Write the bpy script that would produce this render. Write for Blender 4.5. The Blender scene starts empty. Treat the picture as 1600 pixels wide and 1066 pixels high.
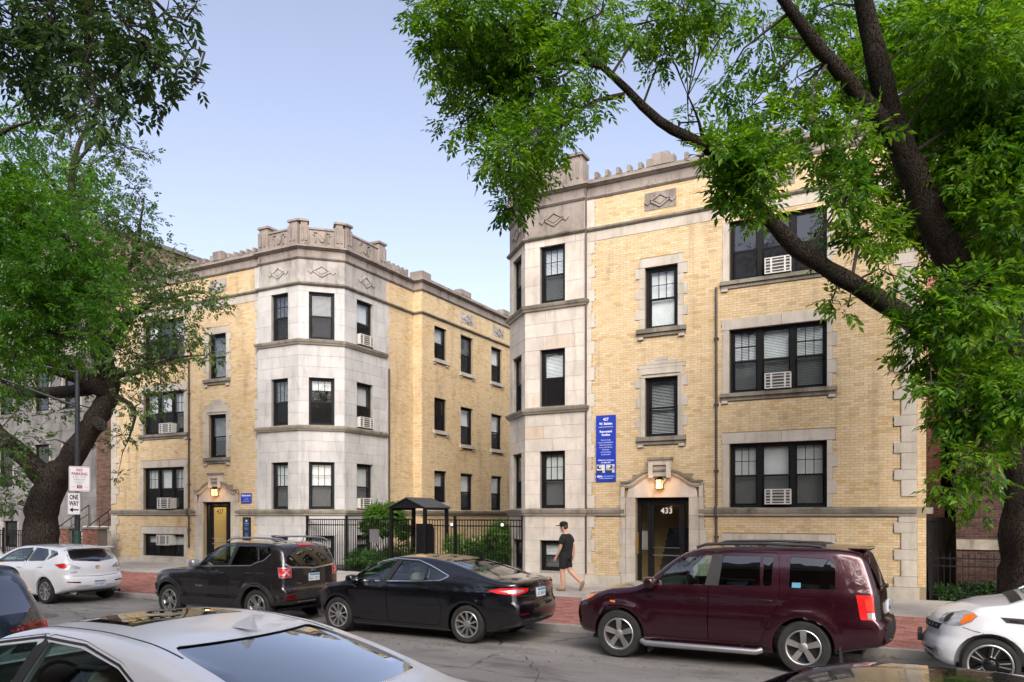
import bpy, bmesh, math, random
import numpy as np
from mathutils import Vector, Matrix, geometry, interpolate
from mathutils.bvhtree import BVHTree

R = math.radians
rnd = random.Random(7)
scene = bpy.context.scene
C = scene.collection

# ------------------------------------------------------------------ camera
cam = bpy.data.objects.new('camera', bpy.data.cameras.new('camera'))
C.objects.link(cam)
cam.location = (0, 0, 2.25)
cam.rotation_euler = (R(90), 0, R(28.05))
cam.data.sensor_width = 36
cam.data.lens = 1220 / 1600 * 36
cam.data.shift_y = 270 / 1600
cam.data.clip_start = 0.05
cam.data.clip_end = 3000
scene.camera = cam

# ------------------------------------------------------------------ light
SUN_AZ, SUN_EL = R(146), R(37)          # direction the light comes from (clockwise from +Y)
world = bpy.data.worlds.new('World')
scene.world = world
world.use_nodes = True
wn, wl = world.node_tree.nodes, world.node_tree.links
wn.clear()
sky = wn.new('ShaderNodeTexSky')
sky.sky_type = 'NISHITA'
sky.sun_disc = False
sky.sun_elevation = SUN_EL
sky.sun_rotation = SUN_AZ
sky.altitude = 100
sky.air_density = 1.0
sky.dust_density = 3.4
sky.ozone_density = 1.6
hsv = wn.new('ShaderNodeHueSaturation')
hsv.inputs['Saturation'].default_value = 0.72
bg = wn.new('ShaderNodeBackground')
bg.inputs['Strength'].default_value = 0.15
wo = wn.new('ShaderNodeOutputWorld')
wl.new(sky.outputs[0], hsv.inputs['Color'])
tint = wn.new('ShaderNodeMix')
tint.data_type = 'RGBA'
tint.blend_type = 'MULTIPLY'
tint.inputs[0].default_value = 1.0
tint.inputs[7].default_value = (0.95, 0.89, 0.92, 1)
wl.new(hsv.outputs[0], tint.inputs[6])
wl.new(tint.outputs[2], bg.inputs['Color'])
wl.new(bg.outputs[0], wo.inputs['Surface'])
sl = bpy.data.lights.new('sun', 'SUN')
sl.energy = 2.0
sl.angle = R(42)
sl.color = (1.0, 0.95, 0.88)
sun = bpy.data.objects.new('sun', sl)
C.objects.link(sun)
d = Vector((math.sin(SUN_AZ) * math.cos(SUN_EL), math.cos(SUN_AZ) * math.cos(SUN_EL), math.sin(SUN_EL)))
sun.rotation_euler = (-d).to_track_quat('-Z', 'Y').to_euler()
sun.location = d * 60

vs = scene.view_settings
scene.display_settings.display_device = 'sRGB'
vs.view_transform = 'Standard'
vs.look = 'None'
vs.exposure = 1.09
vs.gamma = 1
vs.use_curve_mapping = False
scene.render.engine = 'CYCLES'
scene.cycles.use_denoising = True
scene.cycles.max_bounces = 8
scene.cycles.transparent_max_bounces = 24
scene.cycles.caustics_reflective = False
scene.cycles.caustics_refractive = False

# ------------------------------------------------------------------ materials
MATS = {}

def nodes_mat(name):
    m = bpy.data.materials.new(name)
    m.use_nodes = True
    nt = m.node_tree
    b = nt.nodes['Principled BSDF']
    return m, nt, b

def tex_coord(nt, kind='Object'):
    t = nt.nodes.new('ShaderNodeTexCoord')
    return t.outputs[kind]

def noise(nt, co, scale, detail=4, rough=0.6, dist=0.0):
    n = nt.nodes.new('ShaderNodeTexNoise')
    n.inputs['Scale'].default_value = scale
    n.inputs['Detail'].default_value = detail
    n.inputs['Roughness'].default_value = rough
    n.inputs['Distortion'].default_value = dist
    if co is not None:
        nt.links.new(co, n.inputs['Vector'])
    return n.outputs['Fac']

def ramp(nt, fac, stops, interp='LINEAR'):
    r = nt.nodes.new('ShaderNodeValToRGB')
    r.color_ramp.interpolation = interp
    el = r.color_ramp.elements
    while len(el) < len(stops):
        el.new(0.5)
    for e, (p, c) in zip(el, stops):
        e.position = p
        if isinstance(c, (int, float)):
            c = (c, c, c)
        e.color = (*c, 1)
    nt.links.new(fac, r.inputs[0])
    return r.outputs[0]

def mixc(nt, a, b, fac, mode='MIX'):
    m = nt.nodes.new('ShaderNodeMix')
    m.data_type = 'RGBA'
    m.blend_type = mode
    for sock, v in ((m.inputs[6], a), (m.inputs[7], b), (m.inputs[0], fac)):
        if hasattr(v, 'links') or hasattr(v, 'is_linked'):
            nt.links.new(v, sock)
        elif isinstance(v, (int, float)):
            sock.default_value = v
        else:
            sock.default_value = (*v, 1)
    return m.outputs[2]

def math_n(nt, op, a, b=0.0, c=None):
    m = nt.nodes.new('ShaderNodeMath')
    m.operation = op
    for i, v in enumerate((a, b) if c is None else (a, b, c)):
        if hasattr(v, 'is_linked'):
            nt.links.new(v, m.inputs[i])
        else:
            m.inputs[i].default_value = v
    return m.outputs[0]

def bump(nt, h, b, strength=0.3, dist=0.01):
    bp = nt.nodes.new('ShaderNodeBump')
    bp.inputs['Strength'].default_value = strength
    bp.inputs['Distance'].default_value = dist
    nt.links.new(h, bp.inputs['Height'])
    nt.links.new(bp.outputs[0], b.inputs['Normal'])

def mapping(nt, co, scale):
    m = nt.nodes.new('ShaderNodeMapping')
    m.inputs['Scale'].default_value = scale
    nt.links.new(co, m.inputs['Vector'])
    return m.outputs[0]

def world_pos(nt):
    return nt.nodes.new('ShaderNodeNewGeometry').outputs['Position']

def plain(name, col, rough=0.6, metal=0.0, var=0.08, scale=3.0, bmp=0.0, spec=0.5, coat=0.0):
    if name in MATS:
        return MATS[name]
    m, nt, b = nodes_mat(name)
    co = world_pos(nt)
    f = noise(nt, co, scale, 5)
    c1 = tuple(max(0, c * (1 - var * 1.6)) for c in col)
    c2 = tuple(min(1, c * (1 + var)) for c in col)
    nt.links.new(ramp(nt, f, [(0.3, c1), (0.7, c2)]), b.inputs['Base Color'])
    b.inputs['Roughness'].default_value = rough
    b.inputs['Metallic'].default_value = metal
    b.inputs['Specular IOR Level'].default_value = spec
    b.inputs['Coat Weight'].default_value = coat
    if bmp:
        bump(nt, noise(nt, co, scale * 12, 4), b, bmp, 0.01)
    MATS[name] = m
    return m

def rand_mix(nt):
    """a random value for each loose piece, the same way for joined pieces and for single objects"""
    g = nt.nodes.new('ShaderNodeNewGeometry').outputs['Random Per Island']
    o = nt.nodes.new('ShaderNodeObjectInfo').outputs['Random']
    return math_n(nt, 'FRACT', math_n(nt, 'MULTIPLY_ADD', o, 7.31, g))

def brick_mat(name, stops, rough=0.85, grime=0.25):
    m, nt, b = nodes_mat(name)
    r = rand_mix(nt)
    c = ramp(nt, r, stops)
    pos = world_pos(nt)
    big = noise(nt, mapping(nt, pos, (1, 1, 1.6)), 0.55, 5, 0.62)
    c = mixc(nt, c, ramp(nt, big, [(0.32, (1.06, 1.06, 1.08)), (0.55, (1, 1, 1)), (0.75, (0.90, 0.83, 0.72))]), 1.0, 'MULTIPLY')
    fine = noise(nt, pos, 60, 3)
    c = mixc(nt, c, ramp(nt, fine, [(0.3, 0.80), (0.65, 1.06)]), 0.7, 'MULTIPLY')
    st = noise(nt, mapping(nt, pos, (2.2, 2.2, 0.35)), 1.0, 5, 0.6)
    c = mixc(nt, c, ramp(nt, st, [(0.52, 1.0), (0.75, 1 - grime)]), 1.0, 'MULTIPLY')
    nt.links.new(c, b.inputs['Base Color'])
    b.inputs['Roughness'].default_value = rough
    b.inputs['Specular IOR Level'].default_value = 0.25
    bump(nt, fine, b, 0.25, 0.004)
    MATS[name] = m
    return m

def stone_mat(name, light, dark, streak=0.35, tan=None):
    m, nt, b = nodes_mat(name)
    r = rand_mix(nt)
    pos = world_pos(nt)
    f = noise(nt, pos, 1.1, 6, 0.65)
    c = mixc(nt, dark, light, ramp(nt, f, [(0.3, 0.0), (0.62, 1.0)]))
    c = mixc(nt, c, ramp(nt, r, [(0.0, 0.91), (0.5, 1.0), (1.0, 1.045)]), 1.0, 'MULTIPLY')
    if tan:
        c = mixc(nt, c, tan, ramp(nt, math_n(nt, 'FRACT', math_n(nt, 'MULTIPLY', r, 5.7)), [(0.86, 0.0), (0.95, 0.55)]))
    st = noise(nt, mapping(nt, pos, (2.6, 2.6, 0.5)), 1.3, 6, 0.7)
    c = mixc(nt, c, ramp(nt, st, [(0.5, 1.0), (0.72, 1 - streak)]), 1.0, 'MULTIPLY')
    fine = noise(nt, pos, 45, 4)
    c = mixc(nt, c, ramp(nt, fine, [(0.3, 0.86), (0.7, 1.05)]), 0.6, 'MULTIPLY')
    nt.links.new(c, b.inputs['Base Color'])
    b.inputs['Roughness'].default_value = 0.85
    b.inputs['Specular IOR Level'].default_value = 0.25
    bump(nt, fine, b, 0.3, 0.004)
    MATS[name] = m
    return m

def glass_mat(name, tint=(0.80, 0.86, 0.85), rough=0.01, boost=1.0, base=0.05):
    m = bpy.data.materials.new(name)
    m.use_nodes = True
    nt = m.node_tree
    nt.nodes.clear()
    out = nt.nodes.new('ShaderNodeOutputMaterial')
    tr = nt.nodes.new('ShaderNodeBsdfTransparent')
    tr.inputs[0].default_value = (*tint, 1)
    gl = nt.nodes.new('ShaderNodeBsdfGlossy')
    gl.inputs['Roughness'].default_value = rough
    gl.inputs['Color'].default_value = (0.95, 0.98, 1.0, 1)
    fr = nt.nodes.new('ShaderNodeFresnel')
    fr.inputs['IOR'].default_value = 1.5
    fac = math_n(nt, 'MULTIPLY_ADD', fr.outputs[0], boost, base)
    fac = math_n(nt, 'MINIMUM', fac, 1.0)
    bf = nt.nodes.new('ShaderNodeNewGeometry').outputs['Backfacing']
    fac = math_n(nt, 'MULTIPLY', fac, math_n(nt, 'SUBTRACT', 1.0, bf))
    mx = nt.nodes.new('ShaderNodeMixShader')
    nt.links.new(fac, mx.inputs[0])
    nt.links.new(tr.outputs[0], mx.inputs[1])
    nt.links.new(gl.outputs[0], mx.inputs[2])
    nt.links.new(mx.outputs[0], out.inputs['Surface'])
    co = world_pos(nt)
    bp = nt.nodes.new('ShaderNodeBump')
    bp.inputs['Strength'].default_value = 0.05
    bp.inputs['Distance'].default_value = 0.02
    nt.links.new(noise(nt, co, 1.6, 2), bp.inputs['Height'])
    nt.links.new(bp.outputs[0], gl.inputs['Normal'])
    MATS[name] = m
    return m

def emit_mat(name, col, strength):
    m, nt, b = nodes_mat(name)
    b.inputs['Base Color'].default_value = (*col, 1)
    b.inputs['Emission Color'].default_value = (*col, 1)
    b.inputs['Emission Strength'].default_value = strength
    MATS[name] = m
    return m

def screen_mat(name, opacity, col):
    m = bpy.data.materials.new(name)
    m.use_nodes = True
    nt = m.node_tree
    nt.nodes.clear()
    out = nt.nodes.new('ShaderNodeOutputMaterial')
    tr = nt.nodes.new('ShaderNodeBsdfTransparent')
    df = nt.nodes.new('ShaderNodeBsdfDiffuse')
    df.inputs[0].default_value = (*col, 1)
    mx = nt.nodes.new('ShaderNodeMixShader')
    mx.inputs[0].default_value = opacity
    nt.links.new(tr.outputs[0], mx.inputs[1])
    nt.links.new(df.outputs[0], mx.inputs[2])
    nt.links.new(mx.outputs[0], out.inputs['Surface'])
    MATS[name] = m
    return m

M = MATS
brick_mat('buff_brick', [(0.0, (0.45, 0.335, 0.19)), (0.08, (0.53, 0.405, 0.235)), (0.5, (0.565, 0.44, 0.265)), (0.85, (0.595, 0.48, 0.30)), (0.95, (0.54, 0.395, 0.205)), (1.0, (0.49, 0.345, 0.155))], grime=0.30)
brick_mat('paver_brick', [(0.0, (0.20, 0.085, 0.07)), (0.4, (0.29, 0.125, 0.10)), (0.8, (0.34, 0.16, 0.13)), (1.0, (0.25, 0.13, 0.11))], grime=0.25)
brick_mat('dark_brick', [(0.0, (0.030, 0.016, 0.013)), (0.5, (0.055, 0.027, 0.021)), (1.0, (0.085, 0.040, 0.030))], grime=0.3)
brick_mat('pink_brick', [(0.0, (0.17, 0.105, 0.09)), (0.5, (0.23, 0.15, 0.125)), (1.0, (0.29, 0.195, 0.165))], grime=0.3)
plain('mortar', (0.25, 0.20, 0.125), 0.95, var=0.12, scale=2)
plain('dark_mortar', (0.13, 0.115, 0.10), 0.95, var=0.12, scale=2)
stone_mat('limestone', (0.57, 0.525, 0.455), (0.44, 0.40, 0.34), 0.3, tan=(0.50, 0.38, 0.27))
stone_mat('pale_limestone', (0.495, 0.488, 0.47), (0.40, 0.395, 0.378), 0.32)
stone_mat('trim_stone', (0.50, 0.46, 0.39), (0.37, 0.335, 0.275), 0.3)
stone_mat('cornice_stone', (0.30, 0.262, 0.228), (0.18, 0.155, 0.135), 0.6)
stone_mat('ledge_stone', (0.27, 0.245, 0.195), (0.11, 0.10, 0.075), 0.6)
stone_mat('greystone', (0.19, 0.186, 0.175), (0.115, 0.113, 0.108), 0.55)
plain('stone_joint', (0.27, 0.25, 0.22), 0.95, var=0.15, scale=3)
plain('black_frame', (0.007, 0.007, 0.008), 0.6, var=0.2, spec=0.2)
plain('grey_frame', (0.014, 0.016, 0.020), 0.6, var=0.2, spec=0.2)
plain('iron', (0.005, 0.005, 0.006), 0.5, var=0.2, spec=0.25)
plain('blind_white', (0.78, 0.80, 0.80), 0.7, var=0.04)
plain('shade_white', (0.70, 0.70, 0.68), 0.85, var=0.05)
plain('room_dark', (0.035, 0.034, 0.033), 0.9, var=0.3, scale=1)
plain('room_tan', (0.50, 0.36, 0.13), 0.8, var=0.06, scale=1)
plain('unit_cream', (0.55, 0.54, 0.49), 0.5, var=0.06)
plain('unit_dark', (0.06, 0.06, 0.06), 0.6, var=0.2)
plain('pipe_brown', (0.055, 0.038, 0.035), 0.5, var=0.2)
plain('roofing', (0.12, 0.11, 0.10), 0.9)
glass_mat('window_glass', (0.94, 0.96, 0.96), 0.008, 1.3, 0.04)
screen_mat('insect_screen', 0.36, (0.022, 0.022, 0.023))
emit_mat('lamp_glass', (1.0, 0.50, 0.12), 2.6)

# ------------------------------------------------------------------ mesh helpers
def world_loc(p):
    v = Vector((0, 0, 0))
    while p is not None:
        v += p.location
        p = p.parent
    return v

def link(name, me, mat=None, parent=None, kind=None, label=None):
    o = bpy.data.objects.new(name, me)
    C.objects.link(o)
    if mat is not None:
        for mm in (mat if isinstance(mat, (list, tuple)) else [mat]):
            me.materials.append(MATS[mm] if isinstance(mm, str) else mm)
    if parent is not None:
        o.parent = parent
    if kind:
        o['kind'] = kind
    if label:
        o['label'] = label
    return o

def thing(name, label, cat, loc=(0, 0, 0), rotz=0.0, group=None):
    o = bpy.data.objects.new(name, None)
    C.objects.link(o)
    o.empty_display_size = 0.2
    o.location = loc
    o.rotation_euler = (0, 0, rotz)
    o['label'] = label
    o['category'] = cat
    if group:
        o['group'] = group
    return o

def tag(o, label, cat, group=None):
    o['label'] = label
    o['category'] = cat
    if group:
        o['group'] = group
    return o

class Fr:
    """a wall frame: u along the wall, n out of it, z up"""
    def __init__(s, ox, oy, ux, uy, nx, ny):
        s.o = (ox, oy); s.u = (ux, uy); s.n = (nx, ny)
        s.flip = (ux * ny - uy * nx) > 0
    def pt(s, u, n, z):
        return (s.o[0] + s.u[0] * u + s.n[0] * n, s.o[1] + s.u[1] * u + s.n[1] * n, z)
    def shifted(s, n):
        x, y, _ = s.pt(0, n, 0)
        return Fr(x, y, s.u[0], s.u[1], s.n[0], s.n[1])

AX = Fr(0, 0, 1, 0, 0, 1)      # plain world axes: u = x, n = y

class MB:
    """collects shapes (world coordinates) and links them as one mesh"""
    def __init__(s):
        s.v = []; s.f = []; s.m = []
        s.mi = 0
    def add(s, verts, faces, flip=False):
        b = len(s.v)
        s.v.extend(verts)
        for f in faces:
            s.f.append(tuple(b + i for i in (reversed(f) if flip else f)))
            s.m.append(s.mi)
        return s
    def box(s, fr, u0, u1, n0, n1, z0, z1, back=True):
        P = fr.pt
        v = [P(u0, n0, z0), P(u1, n0, z0), P(u1, n1, z0), P(u0, n1, z0), P(u0, n0, z1), P(u1, n0, z1), P(u1, n1, z1), P(u0, n1, z1)]
        f = [(0, 1, 2, 3), (4, 7, 6, 5), (1, 5, 6, 2), (2, 6, 7, 3), (3, 7, 4, 0)]
        if back:
            f.append((0, 4, 5, 1))
        return s.add(v, f, fr.flip if (n1 > n0) == (u1 > u0) else not fr.flip)
    def prism(s, fr, poly, n0, n1):
        """polygon in (u, z) pushed from n0 to n1 (n1 > n0)"""
        a = sum(poly[i][0] * poly[(i + 1) % len(poly)][1] - poly[(i + 1) % len(poly)][0] * poly[i][1] for i in range(len(poly)))
        if a < 0:
            poly = poly[::-1]
        k = len(poly)
        v = [fr.pt(u, n0, z) for u, z in poly] + [fr.pt(u, n1, z) for u, z in poly]
        f = [tuple(range(k)), tuple(range(2 * k - 1, k - 1, -1))]
        for i in range(k):
            j = (i + 1) % k
            f.append((i, i + k, j + k, j))
        return s.add(v, f, not fr.flip)
    def bar2d(s, fr, pts, w, n0, n1):
        """a flat bar of width w following pts (u, z) in the wall plane"""
        L = []; Rr = []
        k = len(pts)
        for i, p in enumerate(pts):
            a = Vector(pts[max(i - 1, 0)]); b = Vector(pts[min(i + 1, k - 1)])
            t = (b - a).normalized()
            q = Vector((-t.y, t.x)) * (w / 2)
            L.append((p[0] + q.x, p[1] + q.y)); Rr.append((p[0] - q.x, p[1] - q.y))
        for i in range(k - 1):
            s.prism(fr, [L[i], L[i + 1], Rr[i + 1], Rr[i]], n0, n1)
        return s
    def tube(s, pts, rad, sides=8, cap=True):
        pts = [Vector(p) for p in pts]
        if not isinstance(rad, (list, tuple)):
            rad = [rad] * len(pts)
        rings = []
        up = Vector((0, 0, 1))
        prev = None
        for i, p in enumerate(pts):
            t = (pts[min(i + 1, len(pts) - 1)] - pts[max(i - 1, 0)]).normalized()
            if prev is None:
                x = t.cross(up)
                if x.length < 1e-3:
                    x = t.cross(Vector((1, 0, 0)))
            else:
                x = prev - t * prev.dot(t)
            x.normalize()
            prev = x
            y = t.cross(x)
            rings.append([tuple(p + (x * math.cos(a) + y * math.sin(a)) * rad[i]) for a in (2 * math.pi * k / sides for k in range(sides))])
        v = [q for r_ in rings for q in r_]
        f = []
        for i in range(len(pts) - 1):
            for k in range(sides):
                a = i * sides + k; b = i * sides + (k + 1) % sides
                f.append((a, b, b + sides, a + sides))
        if cap:
            f.append(tuple(range(sides - 1, -1, -1)))
            f.append(tuple(range(len(v) - sides, len(v))))
        return s.add(v, f)
    def lathe(s, prof, origin=(0, 0, 0), axis='z', sides=16, closed=False):
        """prof: (r, h) pairs"""
        o = Vector(origin)
        v = []
        for r_, h in prof:
            for k in range(sides):
                a = 2 * math.pi * k / sides
                c, q = r_ * math.cos(a), r_ * math.sin(a)
                p = (c, q, h) if axis == 'z' else (q, h, c) if axis == 'y' else (h, c, q)
                v.append(tuple(o + Vector(p)))
        f = []
        n = len(prof)
        for i in range(n if closed else n - 1):
            for k in range(sides):
                a = i * sides + k; b = i * sides + (k + 1) % sides
                c = ((i + 1) % n) * sides + (k + 1) % sides; d_ = ((i + 1) % n) * sides + k
                f.append((a, b, c, d_))
        if not closed:
            f.append(tuple(range(sides - 1, -1, -1)))
            f.append(tuple(range((n - 1) * sides, n * sides)))
        return s.add(v, f)
    def sweep(s, path, prof, closed_ends=True):
        """moulding: plan path [(x, y)...], outward side on the right of travel; prof [(n, z)...]"""
        k = len(path)
        P = [Vector(p) for p in path]
        offs = []
        for i in range(k):
            dirs = []
            if i > 0: dirs.append((P[i] - P[i - 1]).normalized())
            if i < k - 1: dirs.append((P[i + 1] - P[i]).normalized())
            ns = [Vector((t.y, -t.x)) for t in dirs]
            if len(ns) == 1:
                offs.append(ns[0])
            else:
                b = (ns[0] + ns[1])
                offs.append(b / max(0.35, b.dot(ns[0])) if b.length > 1e-4 else ns[0])
        m = len(prof)
        v = []
        for p, o in zip(P, offs):
            for n, z in prof:
                q = p + o * n
                v.append((q.x, q.y, z))
        f = []
        for i in range(k - 1):
            for j in range(m):
                a = i * m + j; b = i * m + (j + 1) % m
                f.append((a, a + m, b + m, b))
        if closed_ends:
            f.append(tuple(range(m)))
            f.append(tuple(range(k * m - 1, (k - 1) * m - 1, -1)))
        return s.add(v, f)
    def mesh(s, name, off=(0, 0, 0)):
        me = bpy.data.meshes.new(name)
        v = s.v
        if any(off):
            v = [(a - off[0], b - off[1], c - off[2]) for a, b, c in v]
        me.from_pydata(v, [], s.f)
        return me
    def build(s, name, mat, parent=None, kind=None, smooth=False, local=False, label=None, fix=False):
        off = (0, 0, 0) if local or parent is None else world_loc(parent)
        me = s.mesh(name, off)
        if fix:
            bm = bmesh.new(); bm.from_mesh(me)
            bmesh.ops.recalc_face_normals(bm, faces=bm.faces)
            bm.to_mesh(me); bm.free()
        o = link(name, me, mat, parent, kind, label)
        if isinstance(mat, (list, tuple)):
            me.polygons.foreach_set('material_index', s.m)
        if smooth:
            me.shade_smooth()
            me.set_sharp_from_angle(angle=smooth if isinstance(smooth, float) else R(40))
        return o

def np_mesh(name, V, F, mat, parent=None, kind=None, world=True, mat_idx=None):
    """V (n,3), F (m,k) arrays of equal polygons"""
    me = bpy.data.meshes.new(name)
    V = np.asarray(V, dtype=np.float32)
    F = np.asarray(F, dtype=np.int32)
    if parent is not None and world:
        V = V - np.array(world_loc(parent), dtype=np.float32)
    me.vertices.add(len(V)); me.vertices.foreach_set('co', V.ravel())
    me.loops.add(F.size); me.loops.foreach_set('vertex_index', F.ravel())
    me.polygons.add(len(F))
    me.polygons.foreach_set('loop_start', np.arange(0, F.size, F.shape[1], dtype=np.int32))
    me.update(calc_edges=True)
    me.shade_flat()
    return link(name, me, mat, parent, kind)

BOXF = np.array([(4, 7, 6, 5), (0, 1, 2, 3), (1, 5, 6, 2), (2, 6, 7, 3), (3, 7, 4, 0)])

def np_boxes(fr, rects, n0, n1):
    """rects: rows (u0, u1, z0, z1) or (u0, u1, z0, z1, extra depth); no back faces"""
    A = np.asarray(rects, dtype=np.float64)
    k = len(A)
    ex = A[:, 4] if A.shape[1] > 4 else np.zeros(k)
    U = np.stack([A[:, 0], A[:, 1], A[:, 1], A[:, 0]] * 2, 1)
    N = np.stack([np.full(k, n0)] * 2 + [n1 + ex] * 2, 1)
    N = np.concatenate([N, N], 1)
    Z = np.stack([A[:, 2]] * 4 + [A[:, 3]] * 4, 1)
    V = np.stack([fr.o[0] + fr.u[0] * U + fr.n[0] * N, fr.o[1] + fr.u[1] * U + fr.n[1] * N, Z], 2).reshape(-1, 3)
    f = BOXF[:, ::-1] if fr.flip else BOXF
    F = (np.arange(k)[:, None, None] * 8 + f[None]).reshape(-1, 4)
    return V, F

def free_spans(u0, u1, blocked):
    out = [(u0, u1)]
    for a, b in blocked:
        nxt = []
        for p, q in out:
            if b <= p or a >= q:
                nxt.append((p, q)); continue
            if a > p: nxt.append((p, a))
            if b < q: nxt.append((b, q))
        out = nxt
    return out

def brick_rects(u0, u1, z0, z1, blocked, L=0.208, H=0.0677, joint=0.007, seed=1):
    rg = random.Random(seed)
    rows = []
    z = z0; i = 0
    while z < z1 - 0.02:
        h = min(H, z1 - z)
        zc = z + h / 2
        bl = [(a, b) for a, b, c, d_ in blocked if c < zc < d_]
        off = (i % 2) * (L + joint) / 2 + rg.uniform(-0.012, 0.012)
        for p, q in free_spans(u0, u1, bl):
            k = math.floor((p - off) / (L + joint))
            x = off + k * (L + joint)
            while x < q:
                a = max(x, p); b = min(x + L, q)
                if b - a > 0.03:
                    rows.append((a, b, z + joint * 0.45, z + h - joint * 0.45, rg.uniform(-0.002, 0.0025)))
                x += L + joint
        z += H; i += 1
    return rows

def wall_holes(fr, u0, u1, z0, z1, holes, depth=0.30, n=0.0):
    """a wall sheet with rectangular holes and their reveals"""
    us = sorted({u0, u1, *[h[0] for h in holes], *[h[1] for h in holes]})
    zs = sorted({z0, z1, *[h[2] for h in holes], *[h[3] for h in holes]})
    us = [u for u in us if u0 <= u <= u1]; zs = [z for z in zs if z0 <= z <= z1]
    mb = MB()
    for a, b in zip(us, us[1:]):
        for c, d_ in zip(zs, zs[1:]):
            um, zm = (a + b) / 2, (c + d_) / 2
            if any(h[0] < um < h[1] and h[2] < zm < h[3] for h in holes):
                continue
            mb.add([fr.pt(a, n, c), fr.pt(b, n, c), fr.pt(b, n, d_), fr.pt(a, n, d_)], [(0, 1, 2, 3)], fr.flip)
    for a, b, c, d_ in holes:
        P = fr.pt
        mb.add([P(a, n, c), P(b, n, c), P(b, n, d_), P(a, n, d_), P(a, n - depth, c), P(b, n - depth, c), P(b, n - depth, d_), P(a, n - depth, d_)],
               [(0, 4, 5, 1), (1, 5, 6, 2), (2, 6, 7, 3), (3, 7, 4, 0)], not fr.flip)
    return mb

tmp_scene = bpy.data.scenes.new('workbench')
def text_mesh(txt, size, bold=0.0):
    cu = bpy.data.curves.new('lettering', 'FONT')
    cu.body = txt
    cu.size = size
    cu.align_x = 'CENTER'
    cu.extrude = 0.0006
    cu.offset = bold
    cu.resolution_u = 2
    o = bpy.data.objects.new('lettering', cu)
    tmp_scene.collection.objects.link(o)
    vl = tmp_scene.view_layers[0]
    vl.update()
    dg = vl.depsgraph
    me = bpy.data.meshes.new_from_object(o.evaluated_get(dg))
    bpy.data.objects.remove(o)
    bpy.data.curves.remove(cu)
    return me

def text(txt, size, fr, u, n, z, mat, parent, sx=1.0, bold=0.0, name='lettering'):
    """lettering lying on a wall frame, read from outside; u is its centre, z its baseline"""
    me = text_mesh(txt, size, bold)
    off = world_loc(parent)
    right = Vector((fr.u[0], fr.u[1], 0))
    nn = Vector((fr.n[0], fr.n[1], 0))
    if right.cross(Vector((0, 0, 1))).dot(nn) < 0:
        right = -right
    base = Vector(fr.pt(u, n, z)) - off
    for v in me.vertices:
        x, y, q = v.co
        v.co = base + right * (x * sx) + Vector((0, 0, 1)) * y + nn * q
    return link(name, me, mat, parent)
# ------------------------------------------------------------------ ground
def gz(x, y):
    """pavement height: rises a little towards the houses and to the far left"""
    k = min(max((y - 13.6) / 7.8, 0), 1)
    return 0.13 + (0.02 + 0.15 * min(max(-x / 30, 0), 1.3)) * k

def sheet(name, x0, x1, y0, y1, nx, ny, zf, mat, kind='structure'):
    xs = np.linspace(x0, x1, nx + 1); ys = np.linspace(y0, y1, ny + 1)
    V = [(x, y, zf(x, y)) for y in ys for x in xs]
    F = [(j * (nx + 1) + i, j * (nx + 1) + i + 1, (j + 1) * (nx + 1) + i + 1, (j + 1) * (nx + 1) + i) for j in range(ny) for i in range(nx)]
    return np_mesh(name, V, F, mat, None, kind)

def asphalt():
    m, nt, b = nodes_mat('asphalt')
    pos = world_pos(nt)
    big = noise(nt, mapping(nt, pos, (0.5, 1.4, 1)), 0.5, 6, 0.65)
    c = ramp(nt, big, [(0.3, (0.155, 0.147, 0.137)), (0.55, (0.215, 0.204, 0.189)), (0.75, (0.26, 0.248, 0.23))])
    grit = noise(nt, pos, 130, 3, 0.7)
    c = mixc(nt, c, ramp(nt, grit, [(0.32, 0.55), (0.5, 0.98), (0.68, 1.45)]), 0.9, 'MULTIPLY')
    # oil and tyre darkening where cars stand and along the lane, wear with its own shape
    oil = noise(nt, mapping(nt, pos, (0.8, 2.2, 1)), 0.9, 5, 0.7, 0.6)
    c = mixc(nt, c, ramp(nt, oil, [(0.50, 1.0), (0.70, 0.52)]), 1.0, 'MULTIPLY')
    # cracks: thin lines where a warped cell pattern changes
    v = nt.nodes.new('ShaderNodeTexVoronoi')
    v.feature = 'DISTANCE_TO_EDGE'
    v.inputs['Scale'].default_value = 0.28
    warp = nt.nodes.new('ShaderNodeTexNoise')
    warp.inputs['Scale'].default_value = 1.7
    warp.inputs['Detail'].default_value = 6
    nt.links.new(pos, warp.inputs['Vector'])
    nt.links.new(mixc(nt, pos, warp.outputs['Color'], 0.42, 'ADD'), v.inputs['Vector'])
    crack = ramp(nt, v.outputs['Distance'], [(0.0, 0.0), (0.0045, 0.0), (0.009, 1.0)])
    gate = ramp(nt, noise(nt, pos, 0.35, 3), [(0.44, 0.0), (0.54, 1.0)])
    crack = math_n(nt, 'MAXIMUM', crack, gate)
    c = mixc(nt, (0.03, 0.028, 0.027), c, crack)
    nt.links.new(c, b.inputs['Base Color'])
    b.inputs['Roughness'].default_value = 0.85
    b.inputs['Specular IOR Level'].default_value = 0.3
    h = math_n(nt, 'MULTIPLY_ADD', crack, 0.7, math_n(nt, 'MULTIPLY', grit, 0.4))
    bump(nt, h, b, 0.6, 0.012)
    MATS['asphalt'] = m
asphalt()

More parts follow.
